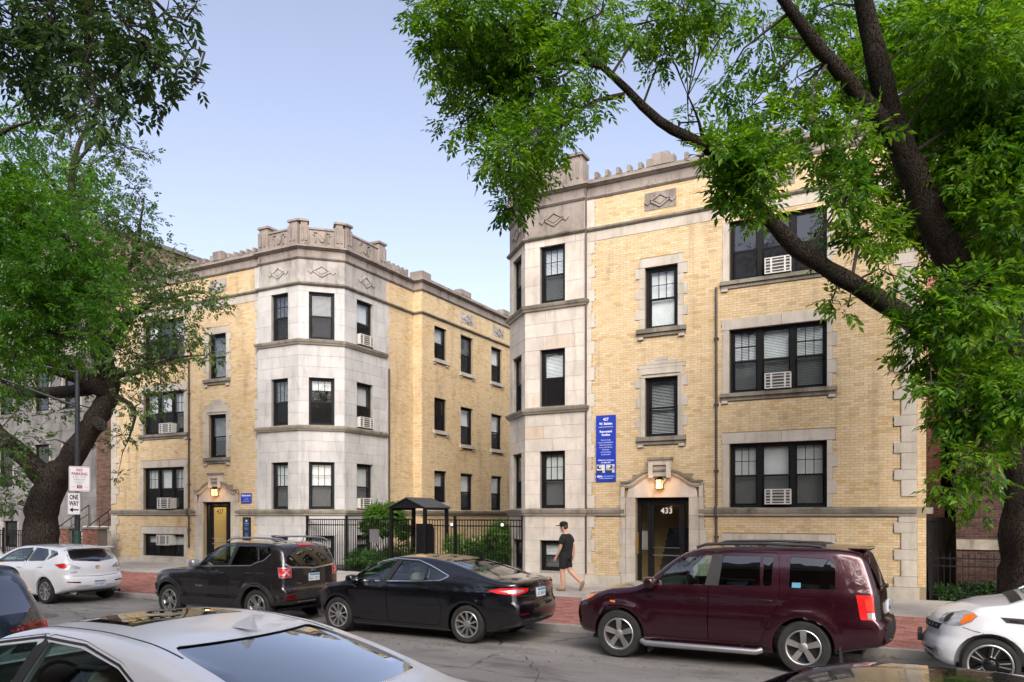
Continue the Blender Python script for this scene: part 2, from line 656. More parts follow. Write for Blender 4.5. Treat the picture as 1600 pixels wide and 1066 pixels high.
def concrete(name, col, seam=None):
    m, nt, b = nodes_mat(name)
    pos = world_pos(nt)
    f = noise(nt, pos, 0.9, 6, 0.65)
    c = ramp(nt, f, [(0.3, tuple(x * 0.72 for x in col)), (0.6, col), (0.8, tuple(min(1, x * 1.08) for x in col))])
    g = noise(nt, pos, 70, 3)
    c = mixc(nt, c, ramp(nt, g, [(0.3, 0.85), (0.7, 1.06)]), 0.7, 'MULTIPLY')
    st = noise(nt, pos, 3.3, 5, 0.7)
    c = mixc(nt, c, ramp(nt, st, [(0.58, 1.0), (0.7, 0.72)]), 1.0, 'MULTIPLY')
    nt.links.new(c, b.inputs['Base Color'])
    b.inputs['Roughness'].default_value = 0.9
    b.inputs['Specular IOR Level'].default_value = 0.25
    bump(nt, g, b, 0.3, 0.005)
    MATS[name] = m
concrete('concrete', (0.40, 0.375, 0.335))
concrete('kerb_concrete', (0.33, 0.315, 0.29))
plain('soil', (0.06, 0.045, 0.03), 0.95, var=0.4, scale=6, bmp=0.5)
plain('far_ground', (0.09, 0.10, 0.07), 0.95, var=0.2, scale=0.2)

KERB = 13.6
sheet('ground', -600, 600, -400, 800, 1, 1, lambda x, y: -0.05, 'far_ground')
sheet('road', -70, 40, 2.0, KERB + 0.02, 110, 12, lambda x, y: 0.02 - 0.02 * ((y - 7.7) / 5.8) ** 2, 'asphalt')
# kerb stones
kb = bpy.data.objects.new('kerb', None); C.objects.link(kb); kb['kind'] = 'structure'
kx = -62.0
kr = random.Random(3)
while kx < 24:
    ln = 3.0
    MB().box(AX, kx + 0.006, kx + ln - 0.006, KERB, KERB + 0.17, -0.05, 0.128 + kr.uniform(-0.006, 0.006)).build('kerbstone', 'kerb_concrete', kb)
    kx += ln
# brick parkway: pavers bedded in a mortar sheet
PK0, PK1 = KERB + 0.18, 18.0
pk = sheet('brick_pavement', -62, 24, PK0, PK1 + 0.05, 86, 6, lambda x, y: gz(x, y) - 0.012, 'dark_mortar')
PW, PL, PJ = 0.10, 0.205, 0.007
rows = []
y = PK0 + 0.005; j = 0
gr = random.Random(11)
while y + PW < PK1:
    off = (j % 2) * PL / 2
    x = -31.0 + off
    while x < 2.2:
        rows.append((x, y, gr.uniform(-0.004, 0.004), gr.uniform(-0.012, 0.012)))
        x += PL + PJ
    y += PW + PJ; j += 1
def paver_verts(x, y, dz, tilt):
    z = gz(x, y) + dz
    b = 0.006
    q = [(x, y), (x + PL, y), (x + PL, y + PW), (x, y + PW)]
    t = [(x + b, y + b), (x + PL - b, y + b), (x + PL - b, y + PW - b), (x + b, y + PW - b)]
    return [(a, c, z - 0.02) for a, c in q] + [(a, c, z + tilt * (a - x)) for a, c in t]
PF = [(4, 5, 6, 7), (0, 1, 5, 4), (1, 2, 6, 5), (2, 3, 7, 6), (3, 0, 4, 7)]
vis = sorted(rows, key=lambda r_: 0 if (-2.6 < r_[0] < 0.9 and r_[1] < 15.4) else 1)
near = [r_ for r_ in rows if -2.1 < r_[0] < 0.55 and r_[1] < 16.2]
near = sorted(near, key=lambda r_: r_[1])[:300]
ns = set(near)
pme = bpy.data.meshes.new('paver')
pme.from_pydata([(a, c, z) for a, c, z in [(v[0], v[1], v[2] - gz(0, 14)) for v in paver_verts(0, 14, 0, 0.004)]], [], PF)
for v in pme.vertices:
    v.co.y -= 14
pme.materials.append(MATS['paver_brick'])
for r_ in near:
    o = bpy.data.objects.new('paver', pme); C.objects.link(o); o.parent = pk
    o.location = (r_[0], r_[1], gz(r_[0], r_[1]) + r_[2])
V = []; F = []
for r_ in rows:
    if r_ in ns: continue
    b = len(V); V.extend(paver_verts(*r_)); F.extend([tuple(b + i for i in f) for f in PF])
np_mesh('paver_bed', V, F, 'paver_brick', pk, 'stuff')
# concrete pavement slabs along the houses
sw = sheet('sidewalk', -62, 24, PK1 + 0.05, 21.6, 86, 4, lambda x, y: gz(x, y) - 0.02, 'stone_joint')
x = -62.0
while x < 23:
    for y0, y1 in ((PK1 + 0.052, 19.75), (19.76, 21.5)):
        v = [(x + 0.006, y0, 0), (x + 1.744, y0, 0), (x + 1.744, y1, 0), (x + 0.006, y1, 0)]
        MB().add([(a, c, gz(a, c) - 0.03) for a, c, _ in v] + [(a, c, gz(a, c)) for a, c, _ in v],
                 [(4, 5, 6, 7), (0, 1, 5, 4), (1, 2, 6, 5), (2, 3, 7, 6), (3, 0, 4, 7)]).build('paving_slab', 'concrete', sw)
    x += 1.75
sheet('courtyard_ground', -19.5, -11.0, 21.5, 46, 10, 20, lambda x, y: 0.20, 'soil')
# cracks and patches in the road
def road_z(y): return 0.02 - 0.02 * ((y - 7.7) / 5.8) ** 2
plain('crack_tar', (0.05, 0.046, 0.043), 0.8, var=0.3, scale=9)
plain('patch_asphalt', (0.105, 0.10, 0.097), 0.9, var=0.25, scale=14, bmp=0.5)
cr = random.Random(19)
for x0, y0, dx_, n_ in ((-6.3, 9.6, 0.16, 26), (-5.2, 8.7, 0.14, 30), (-4.6, 9.3, -0.05, 16), (-13.5, 9.2, 0.17, 30), (-18.0, 8.4, 0.15, 34), (-9.5, 8.2, 0.15, 24), (-3.2, 9.9, 0.15, 20), (-16.2, 10.0, 0.02, 16)):
    mb = MB(); p_ = [(x0, y0)]
    for _ in range(n_):
        p_.append((p_[-1][0] + dx_ + cr.uniform(-0.06, 0.06), p_[-1][1] + cr.uniform(-0.10, 0.10) + (0.11 if abs(dx_) < 0.1 else 0)))
    for (xa, ya), (xb, yb) in zip(p_, p_[1:]):
        w_ = cr.uniform(0.003, 0.011)
        nx_, ny_ = (0, 1) if abs(dx_) > 0.1 else (1, 0)
        mb.add([(xa - nx_ * w_, ya - ny_ * w_, road_z(ya) + 0.005), (xb - nx_ * w_, yb - ny_ * w_, road_z(yb) + 0.005), (xb + nx_ * w_, yb + ny_ * w_, road_z(yb) + 0.005), (xa + nx_ * w_, ya + ny_ * w_, road_z(ya) + 0.005)], [(0, 1, 2, 3)])
    mb.build('road_crack', 'crack_tar', None, 'structure')
mb = MB(); mb.add([(-17.2 + (0.62 + 0.03 * cr.uniform(-1, 1)) * math.cos(a), 10.0 + (0.55 + 0.03 * cr.uniform(-1, 1)) * math.sin(a), 0.0225) for a in (2 * math.pi * k / 28 for k in range(28))], [tuple(range(28))])
mb.build('road_patch', 'patch_asphalt', None, 'structure')
mb = MB(); mb.add([(-8.6, 8.1, 0.0245), (-5.9, 8.0, 0.0245), (-5.8, 9.1, 0.0245), (-8.5, 9.25, 0.0245)], [(0, 1, 2, 3)])
mb.build('road_patch', 'patch_asphalt', None, 'structure')
sheet('near_sidewalk', -62, 24, -3.0, 1.85, 40, 2, lambda x, y: 0.13, 'concrete')
MB().box(AX, -62, 24, 1.85, 2.0, -0.05, 0.13).build('near_kerb', 'kerb_concrete', None, 'structure')

# ------------------------------------------------------------------ windows, stone and the two apartment houses
def bar_frame(mb, fr, a, b, c, d_, w, n0, n1, wb=None):
    wb = wb or w
    mb.box(fr, a, a + w, n0, n1, c, d_)
    mb.box(fr, b - w, b, n0, n1, c, d_)
    mb.box(fr, a + w, b - w, n0, n1, d_ - w, d_)
    mb.box(fr, a + w, b - w, n0, n1, c, c + wb)

def sash_unit(fr, a, b, c, d_, win, n, blind, muntin=True, screen=True, split=0.5, fm='black_frame'):
    mid = c + (d_ - c) * split
    up = MB(); bar_frame(up, fr, a, b, mid - 0.02, d_, 0.045, n - 0.05, n - 0.02)
    if muntin:
        w3 = (b - a - 0.09) / 3
        for k in (1, 2):
            up.box(fr, a + 0.045 + w3 * k - 0.009, a + 0.045 + w3 * k + 0.009, n - 0.044, n - 0.026, mid + 0.025, d_ - 0.045)
        zm = (mid + 0.025 + d_ - 0.045) / 2
        up.box(fr, a + 0.045, b - 0.045, n - 0.0435, n - 0.0265, zm - 0.009, zm + 0.009)
    up.build('sash', fm, win)
    MB().box(fr, a + 0.043, b - 0.043, n - 0.038, n - 0.033, mid + 0.023, d_ - 0.043).build('pane', 'window_glass', win)
    lo = MB(); bar_frame(lo, fr, a, b, c, mid + 0.02, 0.045, n - 0.085, n - 0.055, 0.06)
    lo.build('sash', fm, win)
    MB().box(fr, a + 0.043, b - 0.043, n - 0.073, n - 0.068, c + 0.058, mid - 0.023).build('pane', 'window_glass', win)
    if screen:
        MB().box(fr, a + 0.012, b - 0.012, n - 0.017, n - 0.013, c + 0.012, mid - 0.02).build('insect_screen', 'insect_screen', win)
    if blind:
        kind, frac = blind
        zt = d_ - 0.03; zb = d_ - (d_ - c) * frac + 0.02
        bl = MB()
        if kind in ('slats', 'open'):
            z = zt
            while z > zb:
                P = fr.pt
                dz = 0.036 if kind == 'slats' else 0.013
                bl.add([P(a + 0.03, n - 0.150, z), P(b - 0.03, n - 0.150, z), P(b - 0.03, n - 0.128, z - dz), P(a + 0.03, n - 0.128, z - dz)], [(0, 1, 2, 3)])
                z -= 0.042
            bl.build('blind', 'blind_white', win)
        else:
            bl.box(fr, a + 0.03, b - 0.03, n - 0.150, n - 0.145, zb, zt).build('shade', 'shade_white', win)

def window(fr, u0, u1, z0, z1, parent, units=1, n=-0.10, blinds=None, muntins=None, screen=True, widths=None, fw=0.075, fm='black_frame', split=0.5):
    f = MB()
    bar_frame(f, fr, u0 - 0.01, u1 + 0.01, z0 - 0.01, z1 + 0.01, fw, n - 0.12, n)
    if units == 1:
        cuts = [(u0 + fw, u1 - fw)]
    else:
        w = u1 - u0
        m0, m1 = u0 + w * 0.315, u0 + w * 0.655
        cuts = [(u0 + fw, m0 - 0.06), (m0 + 0.06, m1 - 0.06), (m1 + 0.06, u1 - fw)]
        f.box(fr, m0 - 0.06, m0 + 0.06, n - 0.11, n + 0.008, z0, z1)
        f.box(fr, m1 - 0.06, m1 + 0.06, n - 0.11, n + 0.008, z0, z1)
    win = f.build('window', fm, parent)
    for i, (a, b) in enumerate(cuts):
        bl = blinds[i] if isinstance(blinds, list) else blinds
        mu = muntins[i] if isinstance(muntins, list) else muntins
        sash_unit(fr, a, b, z0 + 0.05, z1 - fw + 0.01, win, n, bl, mu, screen, split, fm)
    return win

def block(fr, u0, u1, z0, z1, n0, n1, mat, parent, name='stone_block', g=0.004):
    return MB().box(fr, min(u0, u1) + g, max(u0, u1) - g, n0, n1, z0 + g, z1 - g).build(name, mat, parent)

FL = [(2.41, 4.14), (5.49, 7.21), (8.62, 10.33)]          # window heights of the three floors
BS = (0.53, 1.45)

def diamond(fr, uc, zc, n, mat, parent, s=0.30):
    d_ = MB()
    a, b = s * 1.15, s * 0.72
    pts = [(uc - a, zc), (uc, zc + b), (uc + a, zc), (uc, zc - b)]
    for i in range(4):
        d_.bar2d(fr, [pts[i], pts[(i + 1) % 4]], 0.05, n, n + 0.035)
    d_.prism(fr, [(uc - a * 0.62, zc), (uc, zc + b * 0.62), (uc + a * 0.62, zc), (uc, zc - b * 0.62)], n, n + 0.02)
    for q in (-1, 1):
        d_.bar2d(fr, [(uc + q * (a - 0.02), zc + 0.02), (uc + q * (a + 0.08), zc - 0.09), (uc + q * (a + 0.17), zc + 0.0)], 0.04, n, n + 0.035)
    d_.build('diamond_ornament', mat, parent)

def shield(fr, uc, zc, n, w, h, mat, parent):
    sh = MB()
    sh.prism(fr, [(uc - w / 2, zc + h / 2), (uc - w / 2, zc - h * 0.1), (uc - w * 0.3, zc - h * 0.38), (uc, zc - h / 2), (uc + w * 0.3, zc - h * 0.38), (uc + w / 2, zc - h * 0.1), (uc + w / 2, zc + h / 2), (uc, zc + h * 0.4)], n, n + 0.045)
    sh.bar2d(fr, [(uc - w * 0.3, zc + h * 0.25), (uc + w * 0.3, zc - h * 0.2)], 0.03, n + 0.045, n + 0.06)
    for q in (-1, 1):
        x = uc + q * (w * 0.5 + 0.12)
        sh.bar2d(fr, [(x - q * 0.07, zc + h * 0.5), (x + q * 0.07, zc + h * 0.5), (x + q * 0.07, zc + h * 0.25), (x + q * 0.0, zc + h * 0.2), (x, zc - h * 0.5)], 0.04, n, n + 0.04)
    sh.build('carved_shield', mat, parent)

def unit_grille(fr, u0, u1, z0, z1, nf, nb, label, bars=True):
    """a window air conditioner held by the sill"""
    t = thing('air_conditioner', label, 'air conditioner', fr.pt((u0 + u1) / 2, nf, z0), group='air conditioners in the windows')
    MB().box(fr, u0 + 0.015, u1 - 0.015, nb, nf - 0.03, z0 + 0.01, z1 - 0.01).build('casing', 'unit_cream', t)
    MB().box(fr, u0 + 0.03, u1 - 0.03, nf - 0.03, nf - 0.022, z0 + 0.03, z1 - 0.03).build('coil', 'unit_dark', t)
    g = MB()
    bar_frame(g, fr, u0, u1, z0, z1, 0.028, nf - 0.022, nf)
    w = u1 - u0
    for k in (1, 2, 3, 4):
        zc = z0 + (z1 - z0) * k / 5
        g.box(fr, u0 + 0.028, u1 - 0.028, nf - 0.02, nf - 0.002, zc - 0.011, zc + 0.011)
    for q in (0.22, 0.74):
        g.box(fr, u0 + w * q, u0 + w * (q + 0.07), nf - 0.018, nf + 0.002, z0 + 0.028, z1 - 0.028)
    g.build('grille', 'unit_cream', t)
    return t

def tower_face(fr, L, parent, mat, wins, seed, ends=(True, True)):
    """ashlar of one tower face, blocks laid in courses round its windows; wins = [(u0, u1)]"""
    rg = random.Random(seed)
    courses = []
    def split(z0, z1, k):
        for i in range(k):
            courses.append((z0 + (z1 - z0) * i / k, z0 + (z1 - z0) * (i + 1) / k))
    split(0.46, 1.45, 3); split(1.45, 2.2, 2)
    split(2.41, 4.14, 4); split(4.14, 5.28, 3)
    split(5.48, 7.21, 4); split(7.21, 8.41, 3)
    split(8.61, 10.33, 3); split(10.33, 10.56, 1)
    rows = [BS] + FL
    for i, (z0, z1) in enumerate(courses):
        zc = (z0 + z1) / 2
        spans = [(0.0, L)]
        hit = any(a < zc < b for a, b in rows)
        if hit:
            for a, b in wins:
                spans = free_spans(0, L, [(a, b)])
        for a, b in spans:
            w = b - a
            if hit:
                cuts = [a, b] if w < 1.15 else [a, a + w * rg.uniform(0.4, 0.6), b]
            else:
                k = max(1, round(w / 0.95))
                q = 0.0 if i % 2 else 0.5
                cuts = [a] + [a + w * (j + q * 0.6 + rg.uniform(-0.06, 0.06)) / k for j in range(0 if q else 1, k)] + [b]
                cuts = sorted(cuts)
            for p, r_ in zip(cuts, cuts[1:]):
                if r_ - p > 0.05:
                    block(fr, p, r_, z0, z1, -0.18 if hit else -0.02, rg.uniform(0, 0.005), mat, parent, g=0.0035)

def apartment(m, X0, sm, label, number, name_seed):
    right = m > 0
    bl = thing('apartment_building', label, 'building', (X0 + m * 3, 21.4, 0.15), group='mirrored brick apartment houses')
    F0 = Fr(X0, 21.4, m, 0, 0, -1)                    # brick front, u outwards from the tower
    TA = Fr(X0, 21.3, m, 0, 0, -1)                    # tower front, u negative
    q = math.sqrt(0.5)
    cx, cy = X0 - m * 1.95, 21.3
    TB = Fr(cx, cy, -m * q, q, -m * q, -q)            # diagonal face
    LB_ = 1.64
    dx, dy = cx - m * q * LB_, cy + q * LB_
    TC = Fr(dx, dy, 0, 1, -m, 0)                      # courtyard face
    CL = 2.50
    W1 = Fr(dx, dy, 0, 1, -m, 0)
    SX = dx - m * 0.45
    SY = 26.8
    STEP = Fr(dx, SY, -m, 0, 0, -1)
    WG = Fr(SX, SY, 0, 1, -m, 0)
    END = 8.9
    # ---- front: stone rectangles (u0, u1, z0, z1) that the bricks stop at
    blocked = [(-1, 9, 0, 0.46), (-1, 9, 2.18, 2.43), (-1, 9, 10.26, 10.68), (-1, 9, 11.5, 13)]
    holes = []
    def stone(u0, u1, z0, z1, n1=0.022, name='stone_block', mat='trim_stone', n0=-0.16, g=0.004):
        blocked.append((u0, u1, z0, z1))
        return block(F0, u0, u1, z0, z1, n0, n1 + rnd.uniform(0, 0.004), mat, bl, name, g)
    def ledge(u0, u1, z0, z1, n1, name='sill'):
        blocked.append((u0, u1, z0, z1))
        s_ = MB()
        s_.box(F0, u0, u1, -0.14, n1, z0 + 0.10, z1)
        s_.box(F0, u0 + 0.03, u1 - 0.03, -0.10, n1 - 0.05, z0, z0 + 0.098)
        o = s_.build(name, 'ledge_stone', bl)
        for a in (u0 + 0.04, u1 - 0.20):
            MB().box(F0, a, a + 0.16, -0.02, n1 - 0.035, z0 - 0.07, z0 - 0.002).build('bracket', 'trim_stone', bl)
            blocked.append((a, a + 0.16, z0 - 0.07, z0))
    def toothed(u_in, u_out, z0, z1, k, out, w2=0.10):
        """jamb: blocks between u_in and u_out, every second one longer outwards"""
        for i in range(k):
            a = z0 + (z1 - z0) * i / k; b = z0 + (z1 - z0) * (i + 1) / k
            e = u_out + (out * w2 if i % 2 else 0)
            stone(min(u_in, e), max(u_in, e), a, b)
    # triple windows
    TU = (4.20, 6.66)
    for i, (z0, z1) in enumerate([(0.53, 1.43)] + [(2.42, 4.14), (5.50, 7.22), (8.53, 10.15)]):
        holes.append((TU[0], TU[1], z0, z1)); blocked.append((TU[0], TU[1], z0, z1))
        if i < 3:
            top = z1 + 0.29
            stone(4.0, 5.55, z1, top, 0.03, 'lintel'); stone(5.55, 6.86, z1, top, 0.03, 'lintel')
        toothed(4.20, 4.02, z0, z1, 1 if i else 2, -1, 0.0)
        toothed(6.66, 6.80, z0, z1, 5 if i else 3, 1)
        if i >= 2:
            ledge(3.96, 6.90, z0 - 0.20, z0, 0.09)
        if i == 0:
            stone(4.0, 6.86, 0.46, 0.53, 0.03, 'sill')
    # narrow stair windows
    NU = (1.83, 2.78)
    for i, (z0, z1) in enumerate([(4.43, 6.11), (7.49, 9.24)]):
        holes.append((*NU, z0, z1)); blocked.append((*NU, z0, z1))
        toothed(NU[0], NU[0] - 0.17, z0, z1, 6, -1, 0.11)
        toothed(NU[1], NU[1] + 0.17, z0, z1, 6, 1, 0.11)
        stone(NU[0] - 0.17, NU[1] + 0.17, z1, z1 + 0.26, 0.028, 'lintel')
        if i == 0:
            stone(NU[0] - 0.22, NU[1] + 0.22, z1 + 0.26, z1 + 0.36)
            stone(NU[0] + 0.02, NU[1] - 0.02, z1 + 0.36, z1 + 0.47)
            stone(NU[0] + 0.28, NU[1] - 0.28, z1 + 0.47, z1 + 0.58)
            # raised bead round the opening
            bd = MB()
            bd.bar2d(F0, [(NU[0] - 0.09, z0), (NU[0] - 0.09, z1 + 0.10), (NU[1] + 0.09, z1 + 0.10), (NU[1] + 0.09, z0)], 0.035, 0.026, 0.06)
            bd.build('bead', 'trim_stone', bl)
        ledge(NU[0] - 0.24, NU[1] + 0.24, z0 - 0.22, z0, 0.11)
    # quoins at the outer end
    z = 0.46; i = 0
    while z < 10.5:
        h = 0.257 if i % 2 == 0 else 0.405
        if not (z < 2.43 and z + h > 2.2) and z + h < 10.6:
            stone(8.20 if i % 2 == 0 else 8.36, 8.71, z, z + h, 0.04)
        elif z < 2.2:
            stone(8.30, 8.71, z, 2.19, 0.04)
            z = 2.42 - h
        z += h; i += 1
    # tooth stones beside the tower
    z = 0.46; i = 0
    for z0, z1, k in ((0.46, 2.19, 5), (2.42, 5.4, 8), (5.4, 8.5, 8), (8.5, 10.26, 5), (10.68, 11.5, 1)):
        for j in range(k):
            a = z0 + (z1 - z0) * j / k; b = z0 + (z1 - z0) * (j + 1) / k
            stone(0.05, 0.20 if j % 2 else 0.30, a, b, 0.018, mat=sm)
    # plinth
    us = [0.0, 1.12, 3.52, 5.2, 6.9, 8.76]
    for a, b in zip(us, us[1:]):
        if a != 1.12:
            stone(a, b, -0.05, 0.46, 0.09, 'plinth_block')
    # doorway
    DU = (1.55, 3.10); DZ = (0.22, 2.71)
    holes.append((*DU, -0.1, DZ[1])); blocked.append((1.12, 3.52, -1, 3.12))
    blocked += [(1.45, 3.19, 3.1, 3.36), (1.78, 2.86, 3.3, 3.46), (1.97, 2.63, 3.4, 3.84)]
    zz = [0.10, 0.55, 1.0, 1.38, 1.82, 2.2, 2.71]
    for i, (a, b) in enumerate(zip(zz, zz[1:])):
        e = 0.07 if i % 2 else 0.0
        for u0, u1 in ((1.27, 1.55), (3.10, 3.38)):
            block(F0, u0, u1, a, b, -0.30, 0.05, 'trim_stone', bl)
        block(F0, 1.12 - e * (i < 5), 1.265, a, b, -0.05, 0.10 if i == 5 else 0.035, 'trim_stone', bl)
        block(F0, 3.385, 3.52 + e * (i < 5), a, b, -0.05, 0.10 if i == 5 else 0.035, 'trim_stone', bl)
        if i < 5:
            blocked.append((1.12 - e, 3.52 + e, a, b))
    arc = [(1.14, 3.10), (1.36, 3.10), (1.50, 3.15), (1.66, 3.27), (1.84, 3.37), (2.02, 3.43)]
    full = arc + [(4.65 - u - 0.02, z_) for u, z_ in reversed(arc)]
    tym = MB()
    tym.prism(F0, [(1.30, 2.715), (3.35, 2.715)] + [(u, z_ - 0.03) for u, z_ in reversed(full[1:-1])], -0.14, 0.045)
    tym.build('tympanum', 'limestone', bl)
    hood = MB()
    hood.bar2d(F0, [(u, z_ - 0.02) for u, z_ in full], 0.09, 0.05, 0.12)
    hood.bar2d(F0, [(u, z_ - 0.085) for u, z_ in full], 0.05, 0.05, 0.085)
    hood.bar2d(F0, [(1.19, 2.72), (1.19, 3.06)], 0.10, 0.036, 0.12)
    hood.bar2d(F0, [(3.45, 2.72), (3.45, 3.06)], 0.10, 0.036, 0.12)
    hood.build('hood_moulding', 'trim_stone', bl)
    cap = MB(); cap.bar2d(F0, [(u, z_ + 0.055) for u, z_ in full], 0.055, 0.02, 0.17)
    cap.build('hood_cap', 'ledge_stone', bl)
    key = MB()
    key.box(F0, 1.98, 2.11, 0.125, 0.19, 3.26, 3.76); key.box(F0, 2.50, 2.63, 0.125, 0.19, 3.26, 3.76)
    key.box(F0, 2.11, 2.50, 0.125, 0.19, 3.62, 3.76); key.box(F0, 1.98, 2.63, -0.02, 0.124, 3.30, 3.758)
    key.prism(F0, [(2.11, 3.24), (2.20, 3.10), (2.41, 3.10), (2.50, 3.24)], 0.05, 0.13)
    key.build('keystone', 'trim_stone', bl)
    MB().box(F0, 1.95, 2.66, -0.01, 0.23, 3.762, 3.83).build('keystone_cap', 'ledge_stone', bl)
    # entrance: frame, door leaf, side lights
    fr = MB(); n = -0.16
    for a, b, c, d_ in ((1.55, 1.65, 0.22, 2.71), (3.03, 3.10, 0.22, 2.71), (1.65, 3.03, 2.60, 2.71), (1.86, 1.94, 0.22, 2.60), (2.86, 2.92, 0.22, 2.60)):
        fr.box(F0, a, b, n - 0.10, n, c, d_)
    fr.box(F0, 1.55, 3.10, -0.35, -0.02, 0.0, 0.22)
    ent = fr.build('entrance', 'black_frame', bl)
    leaf = MB()
    bar_frame(leaf, F0, 1.945, 2.855, 0.23, 2.595, 0.09, n - 0.075, n - 0.02, 0.25)
    leaf.build('door', 'black_frame', ent)
    MB().box(F0, 2.03, 2.77, n - 0.05, n - 0.044, 0.47, 2.51).build('pane', 'window_glass', ent)
    MB().box(F0, 1.65, 1.86, n - 0.05, n - 0.044, 0.3, 2.60).build('pane', 'window_glass', ent)
    MB().box(F0, 2.92, 3.03, n - 0.05, n - 0.044, 0.3, 2.60).build('pane', 'window_glass', ent)
    hb = MB(); hb.box(F0, 2.02, 2.78, n - 0.018, n + 0.012, 1.28, 1.30)
    hb.box(F0, 2.02, 2.78, n - 0.018, n + 0.012, 1.06, 1.09)
    hb.build('push_bar', 'steel', ent)
    text(number, 0.235, F0, 2.40, n - 0.040, 2.26, 'sign_white' if right else 'black_frame', ent, 1.0, 0.002)
    MB().box(F0, 1.551, 1.60, -0.14, -0.05, 1.1, 1.72).build('intercom', 'brass', bl)
    lob = MB()
    lob.box(F0, 1.3, 1.35, -2.2, -0.32, 0.2, 2.9); lob.box(F0, 3.3, 3.35, -2.2, -0.32, 0.2, 2.9)
    lob.box(F0, 1.3, 3.35, -2.25, -2.2, 0.2, 2.9); lob.box(F0, 1.3, 3.35, -2.2, -0.32, 2.9, 2.95)
    lob.box(F0, 1.3, 3.35, -2.2, -0.32, 0.15, 0.2)
    lob.build('lobby', 'room_tan', bl)
    if right:
        stp = MB()
        for k in range(9):
            stp.box(F0, 1.9, 3.0, -2.2, -0.9 - k * 0.14, 0.2 + k * 0.18, 0.2 + (k + 1) * 0.18)
        stp.build('stair', 'room_dark', bl)
        MB().box(F0, 1.42, 1.80, -0.62, -0.6, 1.2, 1.75).build('mailbox', 'unit_cream', bl)
    # mortar sheet with holes behind the bricks
    wall_holes(F0, 0.0, END - 0.19, -0.1, 12.0, holes, 0.20).build('wall', 'mortar', bl)
    R2 = Fr(*F0.pt(0, -0.10, 0)[:2], m, 0, 0, -1)
    rows = brick_rects(0.03, 8.71, 0.46, 11.5, blocked, seed=name_seed)
    side_rows = brick_rects(8.71, 8.90, 0.46, 11.5, [(8, 9, 0, 0.46), (8, 9, 2.18, 2.43), (8, 9, 10.5, 10.68)], seed=5)
    V2, F2 = np_boxes(R2, side_rows, 0.0, 0.006)
    wall_holes(R2, 8.70, 8.90, -0.1, 12, []).build('wall', 'mortar', bl)
    if right:
        ranked = sorted(range(len(rows)), key=lambda k: -rows[k][0] + (0 if 1.9 < rows[k][3] < 4.0 else 30) + (0 if rows[k][1] - rows[k][0] > 0.19 else 40))
        single = set(ranked[:300])
        bme = []
        for dp in (0.005, 0.007):
            b_ = MB(); b_.box(Fr(0, 0, m, 0, 0, -1), -0.104, 0.104, 0.0, dp, -0.0307, 0.0307, back=False)
            bme.append(b_.mesh('brick')); bme[-1].materials.append(MATS['buff_brick'])
        wl_ = Vector(bl.location)
        for k in single:
            a, b, c, d_, e = rows[k]
            o = bpy.data.objects.new('brick', bme[k % 2]); C.objects.link(o); o.parent = bl
            o.location = Vector(F0.pt((a + b) / 2, 0, (c + d_) / 2)) - wl_
        rows = [r_ for k, r_ in enumerate(rows) if k not in single]
    V1, F1 = np_boxes(F0, rows, 0.0, 0.006)
    np_mesh('brickwork', np.concatenate([V1, V2]), np.concatenate([F1, F2 + len(V1)]), 'buff_brick', bl, 'stuff')
    # ---- tower
    tA = (0.62, 1.45)
    TA2 = Fr(X0, 21.3, -m, 0, 0, -1)

    for fr_, L, wn_, sd in ((TA2, 1.95, tA, 21), (TB, LB_, (0.37, 1.28), 22), (TC, CL, (0.70, 1.66), 23)):
        if right and fr_ is TC:
            wall_holes(fr_, 0, CL, -0.1, 12, []).build('wall', 'limestone', bl)
            continue
        hs = [(wn_[0], wn_[1], *BS)] + [(wn_[0], wn_[1], *f) for f in FL]
        b_ = fr_.shifted(-0.012)
        wall_holes(b_, 0, L, -0.1, 12.0, hs, 0.17).build('wall', 'stone_joint', bl)
        tower_face(fr_, L, bl, sm, [wn_], sd + name_seed)
        k = 2 if L > 2 else 1
        for i in range(k):      # frieze slab above the belt and plinth below
            block(fr_, L * i / k, L * (i + 1) / k, 10.68, 11.5, -0.01, 0.003, 'cornice_stone' if right else 'frieze_stone', bl, 'frieze_slab')
            block(fr_, L * i / k, L * (i + 1) / k, -0.05, 0.46, -0.01, 0.06, sm, bl, 'plinth_block')
        diamond(fr_, L * 0.5, 11.10, 0.004, 'cornice_stone' if right else 'frieze_stone', bl, 0.27)
    MB().box(F0, -0.02, 0.05, -0.2, 0.10, 0.46, 11.9).build('tower_return', sm, bl)
    # tower windows
    plan = TOWER_BLINDS[right]
    for fi, (z0, z1) in enumerate([BS] + FL):
        for key_, fr_, wn_ in (('A', TA2, tA), ('B', TB, (0.37, 1.28)), ('C', TC, (0.70, 1.66))):
            if right and key_ == 'C': continue
            bd_, mu = plan[key_][fi]
            window(fr_, wn_[0], wn_[1], z0, z1, bl, 1, -0.11, bd_, mu, True, fm='grey_frame' if not right else 'black_frame')
    # ---- front windows
    for fi, (z0, z1) in enumerate([(0.53, 1.43), (2.42, 4.14), (5.50, 7.22), (8.53, 10.15)]):
        bd_, mu = TRIPLE_BLINDS[right][fi]
        if not right: bd_, mu = bd_[::-1], mu[::-1]
        window(F0, *TU, z0, z1, bl, 3, -0.10, bd_, mu)
    for fi, (z0, z1) in enumerate([(4.43, 6.11), (7.49, 9.24)]):
        bd_, mu = STAIR_BLINDS[right][fi]
        window(F0, *NU, z0, z1, bl, 1, -0.10, bd_, mu, fw=0.10, screen=False)
    # ---- courtyard wall (the left house shows it)
    wh = []
    w_blocked = [(-5, 30, 0, 0.46), (-5, 30, 2.2, 2.42), (-5, 30, 10.58, 10.68), (-5, 30, 11.5, 13)]
